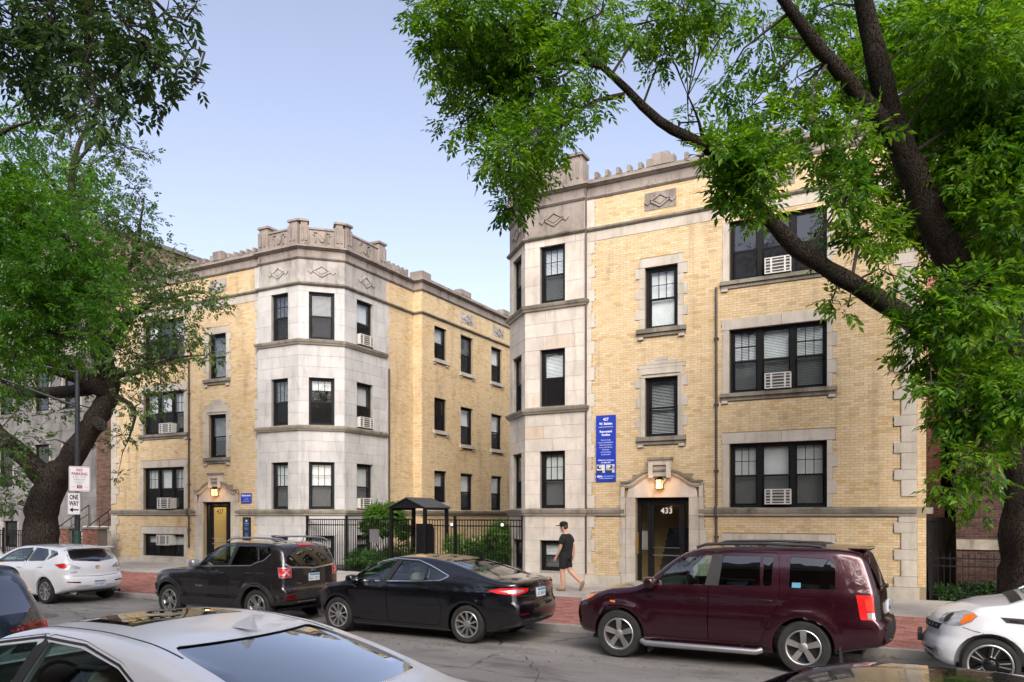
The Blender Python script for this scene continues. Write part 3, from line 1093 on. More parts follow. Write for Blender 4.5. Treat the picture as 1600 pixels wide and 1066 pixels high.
    if not right:
        cols = [(0.90, 1.85, [(2.74, 4.10), (5.81, 7.20), (8.86, 10.27)]), (3.03, 4.07, [(2.42, 4.06), (5.37, 7.06), (8.61, 10.29)]),
                (5.80, 6.85, [(2.42, 4.06), (5.37, 7.06), (8.61, 10.29)]), (8.35, 9.4, [(2.42, 4.06), (5.37, 7.06), (8.61, 10.29)])]
        for a, b, zs in cols:
            for z0, z1 in zs:
                wh.append((a, b, z0, z1))
        for fr_, a, b, hs, sd in ((W1, CL, SY - dy, [], 31), (STEP, 0.0, 0.45, [], 32), (WG, 0.0, 12.5, wh, 33)):
            wall_holes(fr_, a, b, -0.1, 12.0, hs, 0.18).build('wall', 'mortar', bl)
            bb = list(w_blocked)
            for h in hs:
                bb.append(h)
                if h[2] > 2.5:
                    bb.append((h[0] - 0.12, h[1] + 0.12, h[2] - 0.17, h[2]))
                    s_ = MB(); s_.box(fr_, h[0] - 0.12, h[1] + 0.12, -0.12, 0.09, h[2] - 0.15, h[2])
                    for e in (h[0] - 0.06, h[1] - 0.06):
                        s_.box(fr_, e, e + 0.12, -0.02, 0.06, h[2] - 0.24, h[2] - 0.151)
                    s_.build('sill', 'trim_stone', bl)
            if sd == 31:
                bb += [(CL, CL + (0.10 if i % 2 else 0.2), 0.46 + i * 0.42, 0.46 + (i + 1) * 0.42) for i in range(24)]
                for i in range(24):
                    if not (0.46 + i * 0.42 < 2.45 and 0.46 + (i + 1) * 0.42 > 2.18):
                        block(fr_, CL, CL + (0.10 if i % 2 else 0.2), 0.46 + i * 0.42, 0.46 + (i + 1) * 0.42, -0.02, 0.014, sm, bl)
            rr = brick_rects(a, b, 0.3, 11.5, bb, seed=sd)
            Vb, Fb = np_boxes(fr_, rr, 0.0, 0.006)
            np_mesh('brickwork', Vb, Fb, 'buff_brick', bl, 'stuff')
        for i, h in enumerate(wh):
            bdk = [('shade', 0.5), None, ('slats', 0.5), ('shade', 0.55)][i % 4]
            window(WG, h[0], h[1], h[2], h[3], bl, 1, -0.09, bdk, False, True)
        for yy in (4.9, 8.0):
            uc = 3.55 if yy < 5 else 6.5
            block(WG, uc - 0.55, uc + 0.55, 10.86, 11.34, -0.02, 0.02, 'frieze_stone', bl, 'diamond_panel')
            diamond(WG, uc, 11.1, 0.021, 'frieze_stone', bl, 0.24)
    else:
        wall_holes(W1, CL, 18, -0.1, 12, []).build('wall', 'mortar', bl)
    # panels with diamonds on the brick frieze
    for uc in (2.28, 5.43):
        block(F0, uc - 0.46, uc + 0.46, 10.85, 11.35, -0.02, 0.02, 'cornice_stone' if right else 'frieze_stone', bl, 'diamond_panel')
        diamond(F0, uc, 11.10, 0.021, 'cornice_stone' if right else 'frieze_stone', bl, 0.24)
    # ---- mouldings that run round the house
    E8 = F0.pt(8.71, 0, 0)[:2]; E9 = F0.pt(8.90, -0.1, 0)[:2]
    pA = (X0, 21.4); pA2 = (X0, 21.3); pB = (cx, cy); pC = (dx, dy)
    pD = (dx, SY); pE = (SX, SY); pF = (SX, SY + 12.5)
    back = [pC, pD, pE, pF] if not right else [pC, (dx, 40)]
    full_path = [(F0.pt(8.71, 0, 0)[0], 21.5), E8, pA, pA2, pB] + back
    tower_path = [(X0, 21.4), pA2, pB, pC] + ([(dx, dy + CL)] if not right else [(dx, 30)])
    door_gap = ([E8, F0.pt(3.40, 0, 0)[:2]], [F0.pt(1.24, 0, 0)[:2], pA, pA2, pB] + back)
    cm = 'cornice_stone'
    def run(path, prof, name, mat):
        p = path if m < 0 else path[::-1]
        s_ = MB(); s_.sweep(p, prof); s_.build(name, mat, bl)
    for p in door_gap:
        run(p, [(-0.05, 2.20), (0.055, 2.20), (0.075, 2.24), (0.075, 2.27), (-0.05, 2.27)], 'water_table', 'trim_stone')
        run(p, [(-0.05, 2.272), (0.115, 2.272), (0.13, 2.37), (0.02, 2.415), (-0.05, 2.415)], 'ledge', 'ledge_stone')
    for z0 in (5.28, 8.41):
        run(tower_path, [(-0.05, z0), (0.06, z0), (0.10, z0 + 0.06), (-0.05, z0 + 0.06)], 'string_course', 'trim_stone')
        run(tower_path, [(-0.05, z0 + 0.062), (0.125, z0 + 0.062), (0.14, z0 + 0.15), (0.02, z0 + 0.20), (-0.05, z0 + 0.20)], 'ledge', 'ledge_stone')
    brick_part = [E8, pA] if True else None
    run([E8, pA], [(-0.05, 10.265), (0.02, 10.265), (0.02, 10.55), (-0.05, 10.55)], 'belt_course', 'trim_stone')
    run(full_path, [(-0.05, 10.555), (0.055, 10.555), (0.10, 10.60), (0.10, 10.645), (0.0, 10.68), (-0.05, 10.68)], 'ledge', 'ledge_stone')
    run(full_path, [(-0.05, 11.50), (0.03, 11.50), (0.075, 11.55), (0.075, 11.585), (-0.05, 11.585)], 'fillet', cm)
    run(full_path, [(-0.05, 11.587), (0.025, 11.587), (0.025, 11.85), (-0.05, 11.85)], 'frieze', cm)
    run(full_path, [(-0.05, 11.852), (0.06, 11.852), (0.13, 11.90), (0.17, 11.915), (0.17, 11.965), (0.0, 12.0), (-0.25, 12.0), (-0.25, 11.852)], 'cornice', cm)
    run([E8, pA], [(-0.22, 12.0), (0.03, 12.0), (0.03, 12.09), (-0.22, 12.09)], 'parapet', cm)
    # parapet teeth on the front
    big = [(2.05, 2.52), (5.20, 5.66), (8.28, 8.71)]
    u = 0.30
    while u < 8.2:
        if not any(a - 0.16 < u < b + 0.16 for a, b in big):
            block(F0, u, u + 0.105, 12.092, 12.27, -0.20, 0.05, cm, bl, 'merlon', 0)
        u += 0.334
    for a, b in big:
        block(F0, a, b, 12.092, 12.43, -0.20, 0.055, cm, bl, 'merlon', 0)
        block(F0, a - 0.17, a - 0.002, 12.092, 12.31, -0.20, 0.045, cm, bl, 'merlon', 0)
        if b < 8.6:
            block(F0, b + 0.002, b + 0.17, 12.092, 12.31, -0.20, 0.045, cm, bl, 'merlon', 0)
    # tower crown: piers and carved panels
    def pier(fr_, a, b, top):
        p_ = MB()
        p_.box(fr_, a, b, -0.40, 0.075, 12.0, top - 0.22)
        p_.box(fr_, a + 0.04, b - 0.04, -0.36, 0.045, top - 0.22, top - 0.08)
        p_.box(fr_, a - 0.02, b + 0.02, -0.42, 0.095, top - 0.08, top)
        for k in (0.3, 0.7):
            uu = a + (b - a) * k
            p_.box(fr_, uu - 0.035, uu + 0.035, 0.075, 0.11, 12.15, top - 0.30)
        p_.build('parapet_pier', cm, bl)
    def panel(fr_, a, b, top):
        p_ = MB()
        p_.box(fr_, a, b, -0.25, 0.0, 12.0, top)
        p_.box(fr_, a, b, 0.0, 0.04, top - 0.07, top); p_.box(fr_, a, b, 0.0, 0.04, 12.0, 12.06)
        p_.build('parapet_panel', cm, bl)
        shield(fr_, (a + b) / 2, 12.32, 0.0, 0.22, 0.36, cm, bl)
    pier(TA2, 0.02, 0.52, 12.90); panel(TA2, 0.52, 1.52, 12.66); pier(TA2, 1.50, 1.97, 12.93)
    pier(TB, 0.04, 0.36, 12.93); panel(TB, 0.36, 1.30, 12.66); pier(TB, 1.28, 1.62, 12.93)
    if not right:
        pier(TC, 0.03, 0.36, 12.93); panel(TC, 0.36, 1.95, 12.66); pier(TC, 1.95, 2.42, 12.90)
        u = 2.62
        while u < 4.0:
            block(W1, u, u + 0.105, 12.0, 12.30, -0.2, 0.05, cm, bl, 'merlon', 0)
            u += 0.30
        run([pE, pF], [(-0.3, 12.0), (0.04, 12.0), (0.04, 12.10), (-0.3, 12.10)], 'coping', cm)
        block(STEP, -0.12, 0.50, 12.0, 12.32, -0.6, 0.06, cm, bl, 'merlon', 0)
        for a in (2.95, 6.9):
            block(WG, a, a + 0.9, 12.1, 12.33, -0.3, 0.06, cm, bl, 'merlon', 0)
    else:
        pier(TC, 0.03, 0.36, 12.93)
        block(TC, 0.36, 2.5, 12.0, 12.66, -0.25, 0.0, cm, bl, 'parapet_panel', 0)
    # inner partitions, roof, blind outer walls: keep the rooms dark
    MB().prism_plan([F0.pt(8.65, -0.3, 0)[:2], F0.pt(0.0, -0.3, 0)[:2], (cx, cy + 0.3), (dx + m * 0.3, dy + 0.2), (dx + m * 0.3, 39), F0.pt(8.65, -18, 0)[:2]], 11.75, 11.95).build('roof', 'roofing', bl)
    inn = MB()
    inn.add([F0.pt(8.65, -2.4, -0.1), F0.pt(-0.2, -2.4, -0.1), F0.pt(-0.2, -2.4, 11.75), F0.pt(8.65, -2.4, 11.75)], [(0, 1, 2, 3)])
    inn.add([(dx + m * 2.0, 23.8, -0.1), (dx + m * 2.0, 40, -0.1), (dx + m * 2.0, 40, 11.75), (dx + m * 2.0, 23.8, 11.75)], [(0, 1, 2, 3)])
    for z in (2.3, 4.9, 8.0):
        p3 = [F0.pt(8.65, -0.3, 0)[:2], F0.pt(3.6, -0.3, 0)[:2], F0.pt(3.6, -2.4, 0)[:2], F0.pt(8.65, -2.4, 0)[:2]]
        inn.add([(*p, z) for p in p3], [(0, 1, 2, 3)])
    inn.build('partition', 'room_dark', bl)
    ou = MB()
    ou.add([F0.pt(8.899, -0.1, -0.1), F0.pt(8.899, -19, -0.1), F0.pt(8.899, -19, 12.0), F0.pt(8.899, -0.1, 12.0)], [(0, 1, 2, 3)])
    ou.add([F0.pt(8.899, -19, -0.1), (dx, 40.4, -0.1), (dx, 40.4, 12.0), F0.pt(8.899, -19, 12.0)], [(0, 1, 2, 3)])
    ou.build('side_wall', 'mortar', bl)
    # drain pipes
    dp = MB()
    dp.tube([F0.pt(3.86, 0.06, 0.9), F0.pt(3.86, 0.06, 2.15), F0.pt(3.86, 0.16, 2.2), F0.pt(3.86, 0.16, 2.42), F0.pt(3.86, 0.06, 2.5), F0.pt(3.86, 0.06, 8.4)], 0.035, 8)
    for z in (1.6, 3.4, 5.2, 7.0):
        dp.box(F0, 3.80, 3.92, 0.0, 0.10, z, z + 0.04)
    dp.build('drainpipe', 'pipe_brown', bl)
    if right:
        dp = MB(); dp.tube([F0.pt(0.06, 0.12, 0.5), F0.pt(0.06, 0.12, 11.9)], 0.03, 8)
        dp.build('drainpipe', 'pipe_brown', bl)
    else:
        dp = MB(); dp.tube([W1.pt(CL + 0.10, 0.08, 0.5), W1.pt(CL + 0.10, 0.08, 8.0)], 0.035, 8)
        dp.build('drainpipe', 'pipe_brown', bl)
    # lantern over the door
    lt = thing('lantern', 'lit %s lantern under the keystone over door %s' % ('square black' if right else 'small black', number), 'lantern', F0.pt(2.30, 0.14, 2.95), group='entrance lanterns')
    a = MB()
    for q0, q1 in ((2.20, 2.225), (2.375, 2.40)):
        for n0, n1 in ((0.06, 0.08), (0.23, 0.25)):
            a.box(F0, q0, q1, n0, n1, 2.96, 3.20)
    a.box(F0, 2.19, 2.41, 0.05, 0.26, 3.20, 3.235); a.box(F0, 2.24, 2.36, 0.08, 0.22, 3.235, 3.27)
    a.box(F0, 2.19, 2.41, 0.05, 0.26, 2.945, 2.96); a.box(F0, 2.27, 2.33, 0.04, 0.09, 3.15, 3.3)
    a.build('cage', 'iron', lt)
    MB().box(F0, 2.228, 2.372, 0.085, 0.225, 2.965, 3.195).build('lamp_glass', 'lamp_glass', lt)
    pl = bpy.data.lights.new('lantern_light', 'POINT'); pl.energy = 8; pl.color = (1.0, 0.46, 0.12); pl.shadow_soft_size = 0.08
    po = bpy.data.objects.new('lantern_light', pl); C.objects.link(po); po.location = F0.pt(2.30, 0.33, 3.0)
    if not right:
        pl = bpy.data.lights.new('lobby_light', 'POINT'); pl.energy = 20; pl.color = (1.0, 0.90, 0.62); pl.shadow_soft_size = 0.15
        po = bpy.data.objects.new('lobby_light', pl); C.objects.link(po); po.location = F0.pt(2.3, -1.0, 2.7)
    return bl, F0, TA2, TB, TC, WG

def prism_plan(s, poly, z0, z1):
    k = len(poly)
    a = sum(poly[i][0] * poly[(i + 1) % k][1] - poly[(i + 1) % k][0] * poly[i][1] for i in range(k))
    if a < 0: poly = poly[::-1]
    v = [(x, y, z0) for x, y in poly] + [(x, y, z1) for x, y in poly]
    f = [tuple(range(k - 1, -1, -1)), tuple(range(k, 2 * k))]
    for i in range(k):
        j = (i + 1) % k
        f.append((i, j, j + k, i + k))
    return s.add(v, f)
MB.prism_plan = prism_plan

stone_mat('frieze_stone', (0.42, 0.40, 0.365), (0.27, 0.25, 0.23), 0.5)
plain('steel', (0.45, 0.45, 0.46), 0.3, 0.9, var=0.05)
plain('brass', (0.35, 0.22, 0.06), 0.4, 0.6, var=0.1)
plain('sign_white', (0.80, 0.80, 0.80), 0.5, var=0.02)
S, H_ = ('slats', 1.0), ('shade', 1.0)
N_ = (None, False)
TOWER_BLINDS = {
    True: {'A': [(('slats', 0.9), False), (('shade', 1.0), True), (('slats', 0.5), False), (S, True)],
           'B': [N_, (H_, False), N_, (S, False)]},
    False: {'A': [N_, (('slats', 1.0), True), (('open', 0.45), True), (('open', 1.0), True)],
            'B': [(('shade', 0.6), False), (S, True), (('slats', 0.22), True), (('open', 1.0), False)],
            'C': [(('shade', 0.4), False), (('shade', 0.8), False), (('shade', 0.5), False), (('shade', 0.45), False)]}}
TRIPLE_BLINDS = {
    True: [([None, None, None], [False] * 3), ([H_, ('shade', 0.85), H_], [True, False, True]), ([S, S, S], [True, False, True]), ([None, None, None], [False] * 3)],
    False: [([('shade', 0.4), None, ('shade', 0.5)], [False] * 3), ([('shade', 0.5), ('shade', 0.5), ('shade', 0.55)], [True, False, True]), ([('shade', 0.5), ('shade', 0.45), ('shade', 0.9)], [True, False, True]), ([('shade', 0.4), None, S], [False] * 3)]}
STAIR_BLINDS = {True: [(('open', 1.0), False), (('shade', 1.0), True)], False: [(('open', 0.6), False), (('open', 1.0), False)]}

RB = apartment(1, -8.94, 'limestone', 'buff brick apartment house with door 433 and tall blue banner on the wall', '433', 1)
LB = apartment(-1, -22.06, 'pale_limestone', 'buff brick apartment house with door 427 and octagonal pale stone corner tower', '427', 2)

# window air conditioners
_, RF, RTA, RTB, RTC, _w = RB
_, LF, LTA, LTB, LTC, LWG = LB
unit_grille(RF, 5.14, 5.80, 8.56, 8.98, 0.13, -0.25, 'cream window air conditioner in the top floor triple window behind the bough')
unit_grille(RF, 5.14, 5.80, 5.54, 5.95, 0.13, -0.25, 'cream window air conditioner in the middle floor triple window with slatted blinds')
unit_grille(RF, 5.14, 5.80, 2.50, 2.90, 0.13, -0.25, 'cream window air conditioner in the triple window just above the maroon car')
unit_grille(LTC, 0.78, 1.58, 8.65, 9.05, 0.10, -0.25, 'cream window air conditioner on the top floor of the pale tower')
unit_grille(LTC, 0.78, 1.58, 5.52, 5.92, 0.10, -0.25, 'cream window air conditioner on the middle floor of the pale tower')
unit_grille(LTC, 0.78, 1.58, 2.45, 2.85, 0.10, -0.25, 'cream window air conditioner behind the small garden tree on the tower')
unit_grille(LF, 4.78, 5.55, 5.52, 5.92, 0.13, -0.25, 'window air conditioner in the triple window half hidden by elm leaves')
unit_grille(LF, 4.78, 5.62, 2.46, 2.90, 0.16, -0.25, 'window air conditioner in the triple window left of the lit door')
unit_grille(LF, 4.85, 5.62, 0.98, 1.40, 0.20, -0.25, 'white air conditioner hung high in the basement window')
# ------------------------------------------------------------------ neighbouring houses
def at(u, v, t):
    """the point seen at photo pixel (u, v) at depth t metres"""
    a, b = (u - 800) / 1220, (803 - v) / 1220
    c, s = math.cos(R(28.05)), math.sin(R(28.05))
    return Vector(((a * c - s) * t, (a * s + c) * t, 2.25 + b * t))

def atY(u, v, Y):
    p = at(u, v, 1.0)
    return at(u, v, Y / p.y)

def simple_house(name, label, fr, W, Hh, depth, wall_mat, brick=None, wins=(), band=(), trim='trim_stone', seed=3, group=None, bz=(0.3, 99), cornice=True, blind=None, mort='dark_mortar', frame='black_frame'):
    """a house front on frame fr, W wide and Hh high, with real openings"""
    t = thing(name, label, 'building', fr.pt(W / 2, 0, 0.1), group=group)
    holes = [w for w in wins]
    wall_holes(fr, 0, W, -0.1, Hh, holes, 0.22).build('wall', mort if brick else wall_mat, t)
    bl = [tuple(w) for w in wins]
    for z0, z1 in band:
        o = MB(); o.box(fr, 0, W, -0.05, 0.05, z0, z1); o.build('stone_band', trim, t)
        bl.append((-1, W + 1, z0, z1))
    for a, b, c, d_ in wins:
        MB().box(fr, a - 0.14, b + 0.14, -0.15, 0.03, d_, d_ + 0.24).build('lintel', trim, t)
        MB().box(fr, a - 0.14, b + 0.14, -0.15, 0.07, c - 0.14, c).build('sill', trim, t)
        bl += [(a - 0.14, b + 0.14, d_, d_ + 0.24), (a - 0.14, b + 0.14, c - 0.14, c)]
        window(fr, a, b, c, d_, t, 1, -0.10, blind, False, False, fm=frame)
    if brick:
        rr = brick_rects(0, W, bz[0], min(Hh, bz[1]), bl, seed=seed, joint=0.012)
        Vb, Fb = np_boxes(fr, rr, 0, 0.009)
        np_mesh('brickwork', Vb, Fb, brick, t, 'stuff')
    if cornice:
        c = MB(); c.box(fr, -0.1, W + 0.1, -0.3, 0.22, Hh - 0.02, Hh + 0.22); c.box(fr, -0.05, W + 0.05, -0.3, 0.10, Hh - 0.25, Hh - 0.021)
        c.build('cornice', trim, t)
    P = fr.pt
    o = MB()
    o.add([P(0, 0, -0.1), P(0, -depth, -0.1), P(0, -depth, Hh), P(0, 0, Hh)], [(0, 1, 2, 3)])
    o.add([P(W, 0, -0.1), P(W, -depth, -0.1), P(W, -depth, Hh), P(W, 0, Hh)], [(0, 1, 2, 3)])
    o.add([P(0, -depth, -0.1), P(W, -depth, -0.1), P(W, -depth, Hh), P(0, -depth, Hh)], [(0, 1, 2, 3)])
    o.build('side_wall', wall_mat if not brick else mort, t)
    r_ = MB(); r_.add([P(0, 0, Hh - 0.03), P(W, 0, Hh - 0.03), P(W, -depth, Hh - 0.03), P(0, -depth, Hh - 0.03)], [(0, 1, 2, 3)])
    r_.build('roof', 'roofing', t)
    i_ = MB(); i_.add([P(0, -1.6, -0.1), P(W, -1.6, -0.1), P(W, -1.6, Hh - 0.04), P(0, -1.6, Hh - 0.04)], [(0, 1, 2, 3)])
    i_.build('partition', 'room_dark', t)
    return t

def side_bricks(t, fr, a, b, z0, z1, mat, seed=9, blocked=()):
    rr = brick_rects(a, b, z0, z1, list(blocked), seed=seed)
    Vb, Fb = np_boxes(fr, rr, 0, 0.009)
    return np_mesh('side_brickwork', Vb, Fb, mat, t, 'stuff')

# dark brick house beyond the passage
DX, DY = 0.62, 22.3
DF = Fr(DX, DY, 1, 0, 0, -1)
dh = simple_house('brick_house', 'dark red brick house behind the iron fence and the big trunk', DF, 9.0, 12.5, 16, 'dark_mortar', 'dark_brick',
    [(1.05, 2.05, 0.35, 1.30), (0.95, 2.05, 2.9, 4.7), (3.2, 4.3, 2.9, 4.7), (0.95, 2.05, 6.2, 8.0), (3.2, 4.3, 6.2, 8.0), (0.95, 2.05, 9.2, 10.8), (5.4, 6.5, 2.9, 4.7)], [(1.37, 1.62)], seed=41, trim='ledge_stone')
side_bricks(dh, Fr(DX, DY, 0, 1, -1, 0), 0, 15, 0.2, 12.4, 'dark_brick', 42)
p = MB(); p.tube([(DX - 0.10, DY + 2.4, 0.2), (DX - 0.10, DY + 2.4, 12.3)], 0.06, 8); p.build('downspout', 'iron', dh)
p = MB(); p.tube([(DX - 0.12, DY + 9.4, 2.6), (DX - 0.12, DY + 9.4, 9.5)], 0.10, 8); p.build('conduit', 'trim_silver' if 'trim_silver' in MATS else 'steel', dh)

# passage gate of dark boards with a diagonal brace
gt = thing('passage_gate', 'dark wooden gate with diagonal brace closing the passage', 'gate', (0.28, 23.4, 0.15))
GF = Fr(0.0, 23.4, 1, 0, 0, -1)
plain('dark_board', (0.035, 0.03, 0.027), 0.8, var=0.3, scale=4, bmp=0.3)
for k in range(6):
    MB().box(GF, 0.0 + k * 0.102, 0.098 + k * 0.102, -0.03, 0.0, 0.2, 2.12).build('board', 'dark_board', gt)
b_ = MB(); b_.bar2d(GF, [(0.05, 0.35), (0.56, 1.95)], 0.09, 0.0, 0.035); b_.build('brace', 'dark_board', gt)
MB().box(GF, 0.0, 0.61, 0.001, 0.04, 2.06, 2.16).build('rail', 'dark_board', gt)
MB().box(GF, -0.04, 0.12, 0.0, 0.12, 2.25, 2.42).build('meter_box', 'unit_cream', gt)

# sunlit red brick house seen down the passage, and a tall pale block far behind the crown
brick_mat('red_brick', [(0.0, (0.26, 0.10, 0.065)), (0.5, (0.36, 0.15, 0.10)), (1.0, (0.44, 0.20, 0.14))])
simple_house('brick_house', 'bright red brick house far down the passage', Fr(-3.5, 44.0, 1, 0, 0, -1), 9, 15, 8, 'dark_mortar', 'red_brick', [(1.5, 2.5, 3, 4.6), (1.5, 2.5, 6.4, 8), (5.5, 6.5, 3, 4.6)], seed=51, bz=(2.0, 15))
tw = thing('tower_block', 'pale grey tower block glimpsed through the leaves', 'building', (62, 150, 0))
TF = Fr(44, 150, 1, 0, 0, -1)
plain('tower_concrete', (0.40, 0.40, 0.42), 0.8)
plain('tower_glass', (0.10, 0.13, 0.17), 0.2, 0.3)
wall_holes(TF, 0, 36, 0, 62, [(1 + 5 * i, 5 + 5 * i, 2 + 3.4 * j, 4.4 + 3.4 * j) for i in range(7) for j in range(17)], 0.4).build('wall', 'tower_concrete', tw)
for i in range(7):
    for j in range(8, 17):
        MB().box(TF, 1.02 + 5 * i, 4.98 + 5 * i, -0.38, -0.30, 2.02 + 3.4 * j, 4.38 + 3.4 * j).build('window', 'tower_glass', tw)
bk_ = MB(); bk_.box(TF, 0.1, 35.9, -20, -0.5, 0, 61.9); bk_.build('core', 'tower_concrete', tw)

# greystone house on the left, with steps, brick piers and railings in front
GX1 = -33.6
GSF = Fr(GX1, 22.6, -1, 0, 0, -1)
gh = simple_house('greystone_house', 'tall grey stone house with a pink brick flank behind the leaning elm', GSF, 9.5, 15.4, 15, 'stone_joint', None,
    [(1.2, 2.5, 3.6, 5.6), (3.6, 4.8, 3.6, 5.6), (6.6, 7.8, 3.6, 5.6), (1.2, 2.5, 7.2, 9.2), (3.6, 4.8, 7.2, 9.2), (6.6, 7.8, 7.2, 9.2), (1.2, 2.5, 10.8, 12.6), (3.6, 4.8, 10.8, 12.6), (6.2, 7.4, 0.6, 1.9)], trim='greystone', mort='stone_joint')
wl_ = [(1.2, 2.5, 3.6, 5.6), (3.6, 4.8, 3.6, 5.6), (6.6, 7.8, 3.6, 5.6), (1.2, 2.5, 7.2, 9.2), (3.6, 4.8, 7.2, 9.2), (6.6, 7.8, 7.2, 9.2), (1.2, 2.5, 10.8, 12.6), (3.6, 4.8, 10.8, 12.6), (6.2, 7.4, 0.6, 1.9)]
z = 0.3; i = 0
rg = random.Random(71)
while z < 13.6:
    h = 0.45
    bl_ = [(a - 0.14, b + 0.14) for a, b, c, d_ in wl_ if c - 0.14 < z + h / 2 < d_ + 0.24]
    for a, b in free_spans(0, 9.5, bl_):
        x = a
        while x < b - 0.02:
            e = min(b, x + rg.uniform(0.9, 1.5)) if b - x > 1.7 else b
            if z < 9.5 and e - x > 0.05 and x < 7.5:
                MB().box(GSF, x + 0.005, e - 0.005, -0.02, 0.012 + rg.uniform(0, 0.01), z + 0.005, z + h - 0.005).build('stone_block', 'greystone', gh)
            x = e
    z += h; i += 1
side_bricks(gh, Fr(GX1, 22.6, 0, 1, 1, 0), 0, 15, 0.3, 15.4, 'pink_brick', 43)
c = MB(); c.box(AX, GX1 - 0.3, GX1 + 0.12, 22.5, 37.6, 15.4, 15.6); c.build('coping', 'greystone', gh)
st = thing('stoop', 'pale stone steps with black handrails rising behind the signpost', 'steps', (-32.6, 20.8, 0.3))
for k in range(7):
    MB().box(AX, -34.0, -32.0, 22.5 - 0.30 * (7 - k), 22.58, 0.3 + 0.2 * k, 0.3 + 0.2 * (k + 1) - 0.004).build('step', 'limestone', st)
for xr in (-34.0, -32.0):
    r_ = MB()
    r_.tube([(xr, 20.4, 1.2), (xr, 22.5, 2.65)], 0.022, 6); r_.tube([(xr, 20.4, 0.85), (xr, 22.5, 2.25)], 0.016, 6)
    for k in range(6):
        yy = 20.4 + 2.1 * k / 5
        r_.tube([(xr, yy, 0.35 + 1.4 * k / 5), (xr, yy, 1.2 + 1.45 * k / 5)], 0.014, 5)
    r_.build('handrail', 'iron', st)
brick_mat('pier_brick', [(0.0, (0.10, 0.045, 0.03)), (0.5, (0.16, 0.075, 0.05)), (1.0, (0.22, 0.11, 0.075))])
PF_ = Fr(-35.5, 20.2, 1, 0, 0, -1)
for a, b, lab in ((3.05, 3.65, 'narrow dark brick pier in the garden wall beside the elm'), (4.55, 5.6, 'wide dark brick pier in the garden wall behind the signpost')):
    pt = thing('brick_pier', lab, 'pier', PF_.pt((a + b) / 2, -0.2, 0.28))
    MB().box(PF_, a + 0.01, b - 0.01, -0.4, -0.001, 0.2, 1.62).build('core', 'dark_mortar', pt)
    Vb, Fb = np_boxes(PF_, brick_rects(a, b, 0.28, 1.62, [], seed=int(a * 7)), 0, 0.01)
    np_mesh('brickwork', Vb, Fb, 'pier_brick', pt, 'stuff')
    MB().box(PF_, a - 0.05, b + 0.05, -0.45, 0.05, 1.621, 1.70).build('coping', 'greystone', pt)

def iron_fence(name, label, fr, u0, u1, z0, z1, posts, gap=0.115, group=None, spear=False, ph=0.06, pr=0.035, skip=()):
    t = thing(name, label, 'fence', fr.pt((u0 + u1) / 2, 0, z0), group=group)
    for z in (z1 - 0.05, z1 - 0.24, z0 + 0.12):
        for a, b in free_spans(u0, u1, skip):
            MB().box(fr, a, b, -0.013, 0.013, z - 0.018, z + 0.018).build('rail', 'iron', t)
    u = u0 + gap * 0.5
    pm = None
    while u < u1:
        if all(abs(u - q) > pr + 0.012 for q in posts) and not any(a < u < b for a, b in skip):
            if pm is None:
                m_ = MB(); f0 = Fr(0, 0, fr.u[0], fr.u[1], fr.n[0], fr.n[1])
                m_.box(f0, -0.008, 0.008, -0.0125, 0.0125, 0, z1 - z0 - 0.05)
                if spear: m_.prism(f0, [(-0.016, z1 - z0 - 0.05), (0.016, z1 - z0 - 0.05), (0, z1 - z0 + 0.09)], -0.006, 0.006)
                pm = m_.mesh('picket'); pm.materials.append(MATS['iron'])
            o = bpy.data.objects.new('picket', pm); C.objects.link(o); o.parent = t
            o.location = Vector(fr.pt(u, 0, z0 + 0.03)) - t.location
        u += gap
    for q in posts:
        p_ = MB(); p_.box(fr, q - pr, q + pr, -pr, pr, z0 - 0.02, z1 + ph)
        p_.box(fr, q - pr - 0.008, q + pr + 0.008, -pr - 0.008, pr + 0.008, z1 + ph, z1 + ph + 0.02)
        if spear: p_.lathe([(0.001, z1 + ph + 0.02), (0.035, z1 + ph + 0.05), (0.001, z1 + ph + 0.10)], fr.pt(q, 0, 0), 'z', 8)
        p_.build('post', 'iron', t)
    return t

FY = 21.5
iron_fence('iron_fence', 'black iron fence between the pale tower and the gate canopy', Fr(-19.9, FY, 1, 0, 0, -1), 0.0, 3.92, 0.18, 2.10, [0.03, 1.85], 0.10)
iron_fence('iron_fence', 'black iron fence from the gate canopy to the other tower', Fr(-15.98, FY, 1, 0, 0, -1), 0.02, 4.93, 0.18, 2.10, [2.42, 4.90], 0.105, skip=[(0.80, 1.36)])
iron_fence('low_fence', 'low black iron fence before the dark brick house', Fr(0.02, 21.75, 1, 0, 0, -1), 0.0, 7.0, 0.15, 1.22, [0.04, 1.62, 3.4, 5.2, 6.9], 0.13, spear=True)
iron_fence('low_fence', 'black garden railing between the brick piers by the elm', Fr(-34.9, 20.35, 1, 0, 0, -1), -4.0, 3.9, 0.28, 1.55, [-3.9, -2.0, 0.0], 0.14)
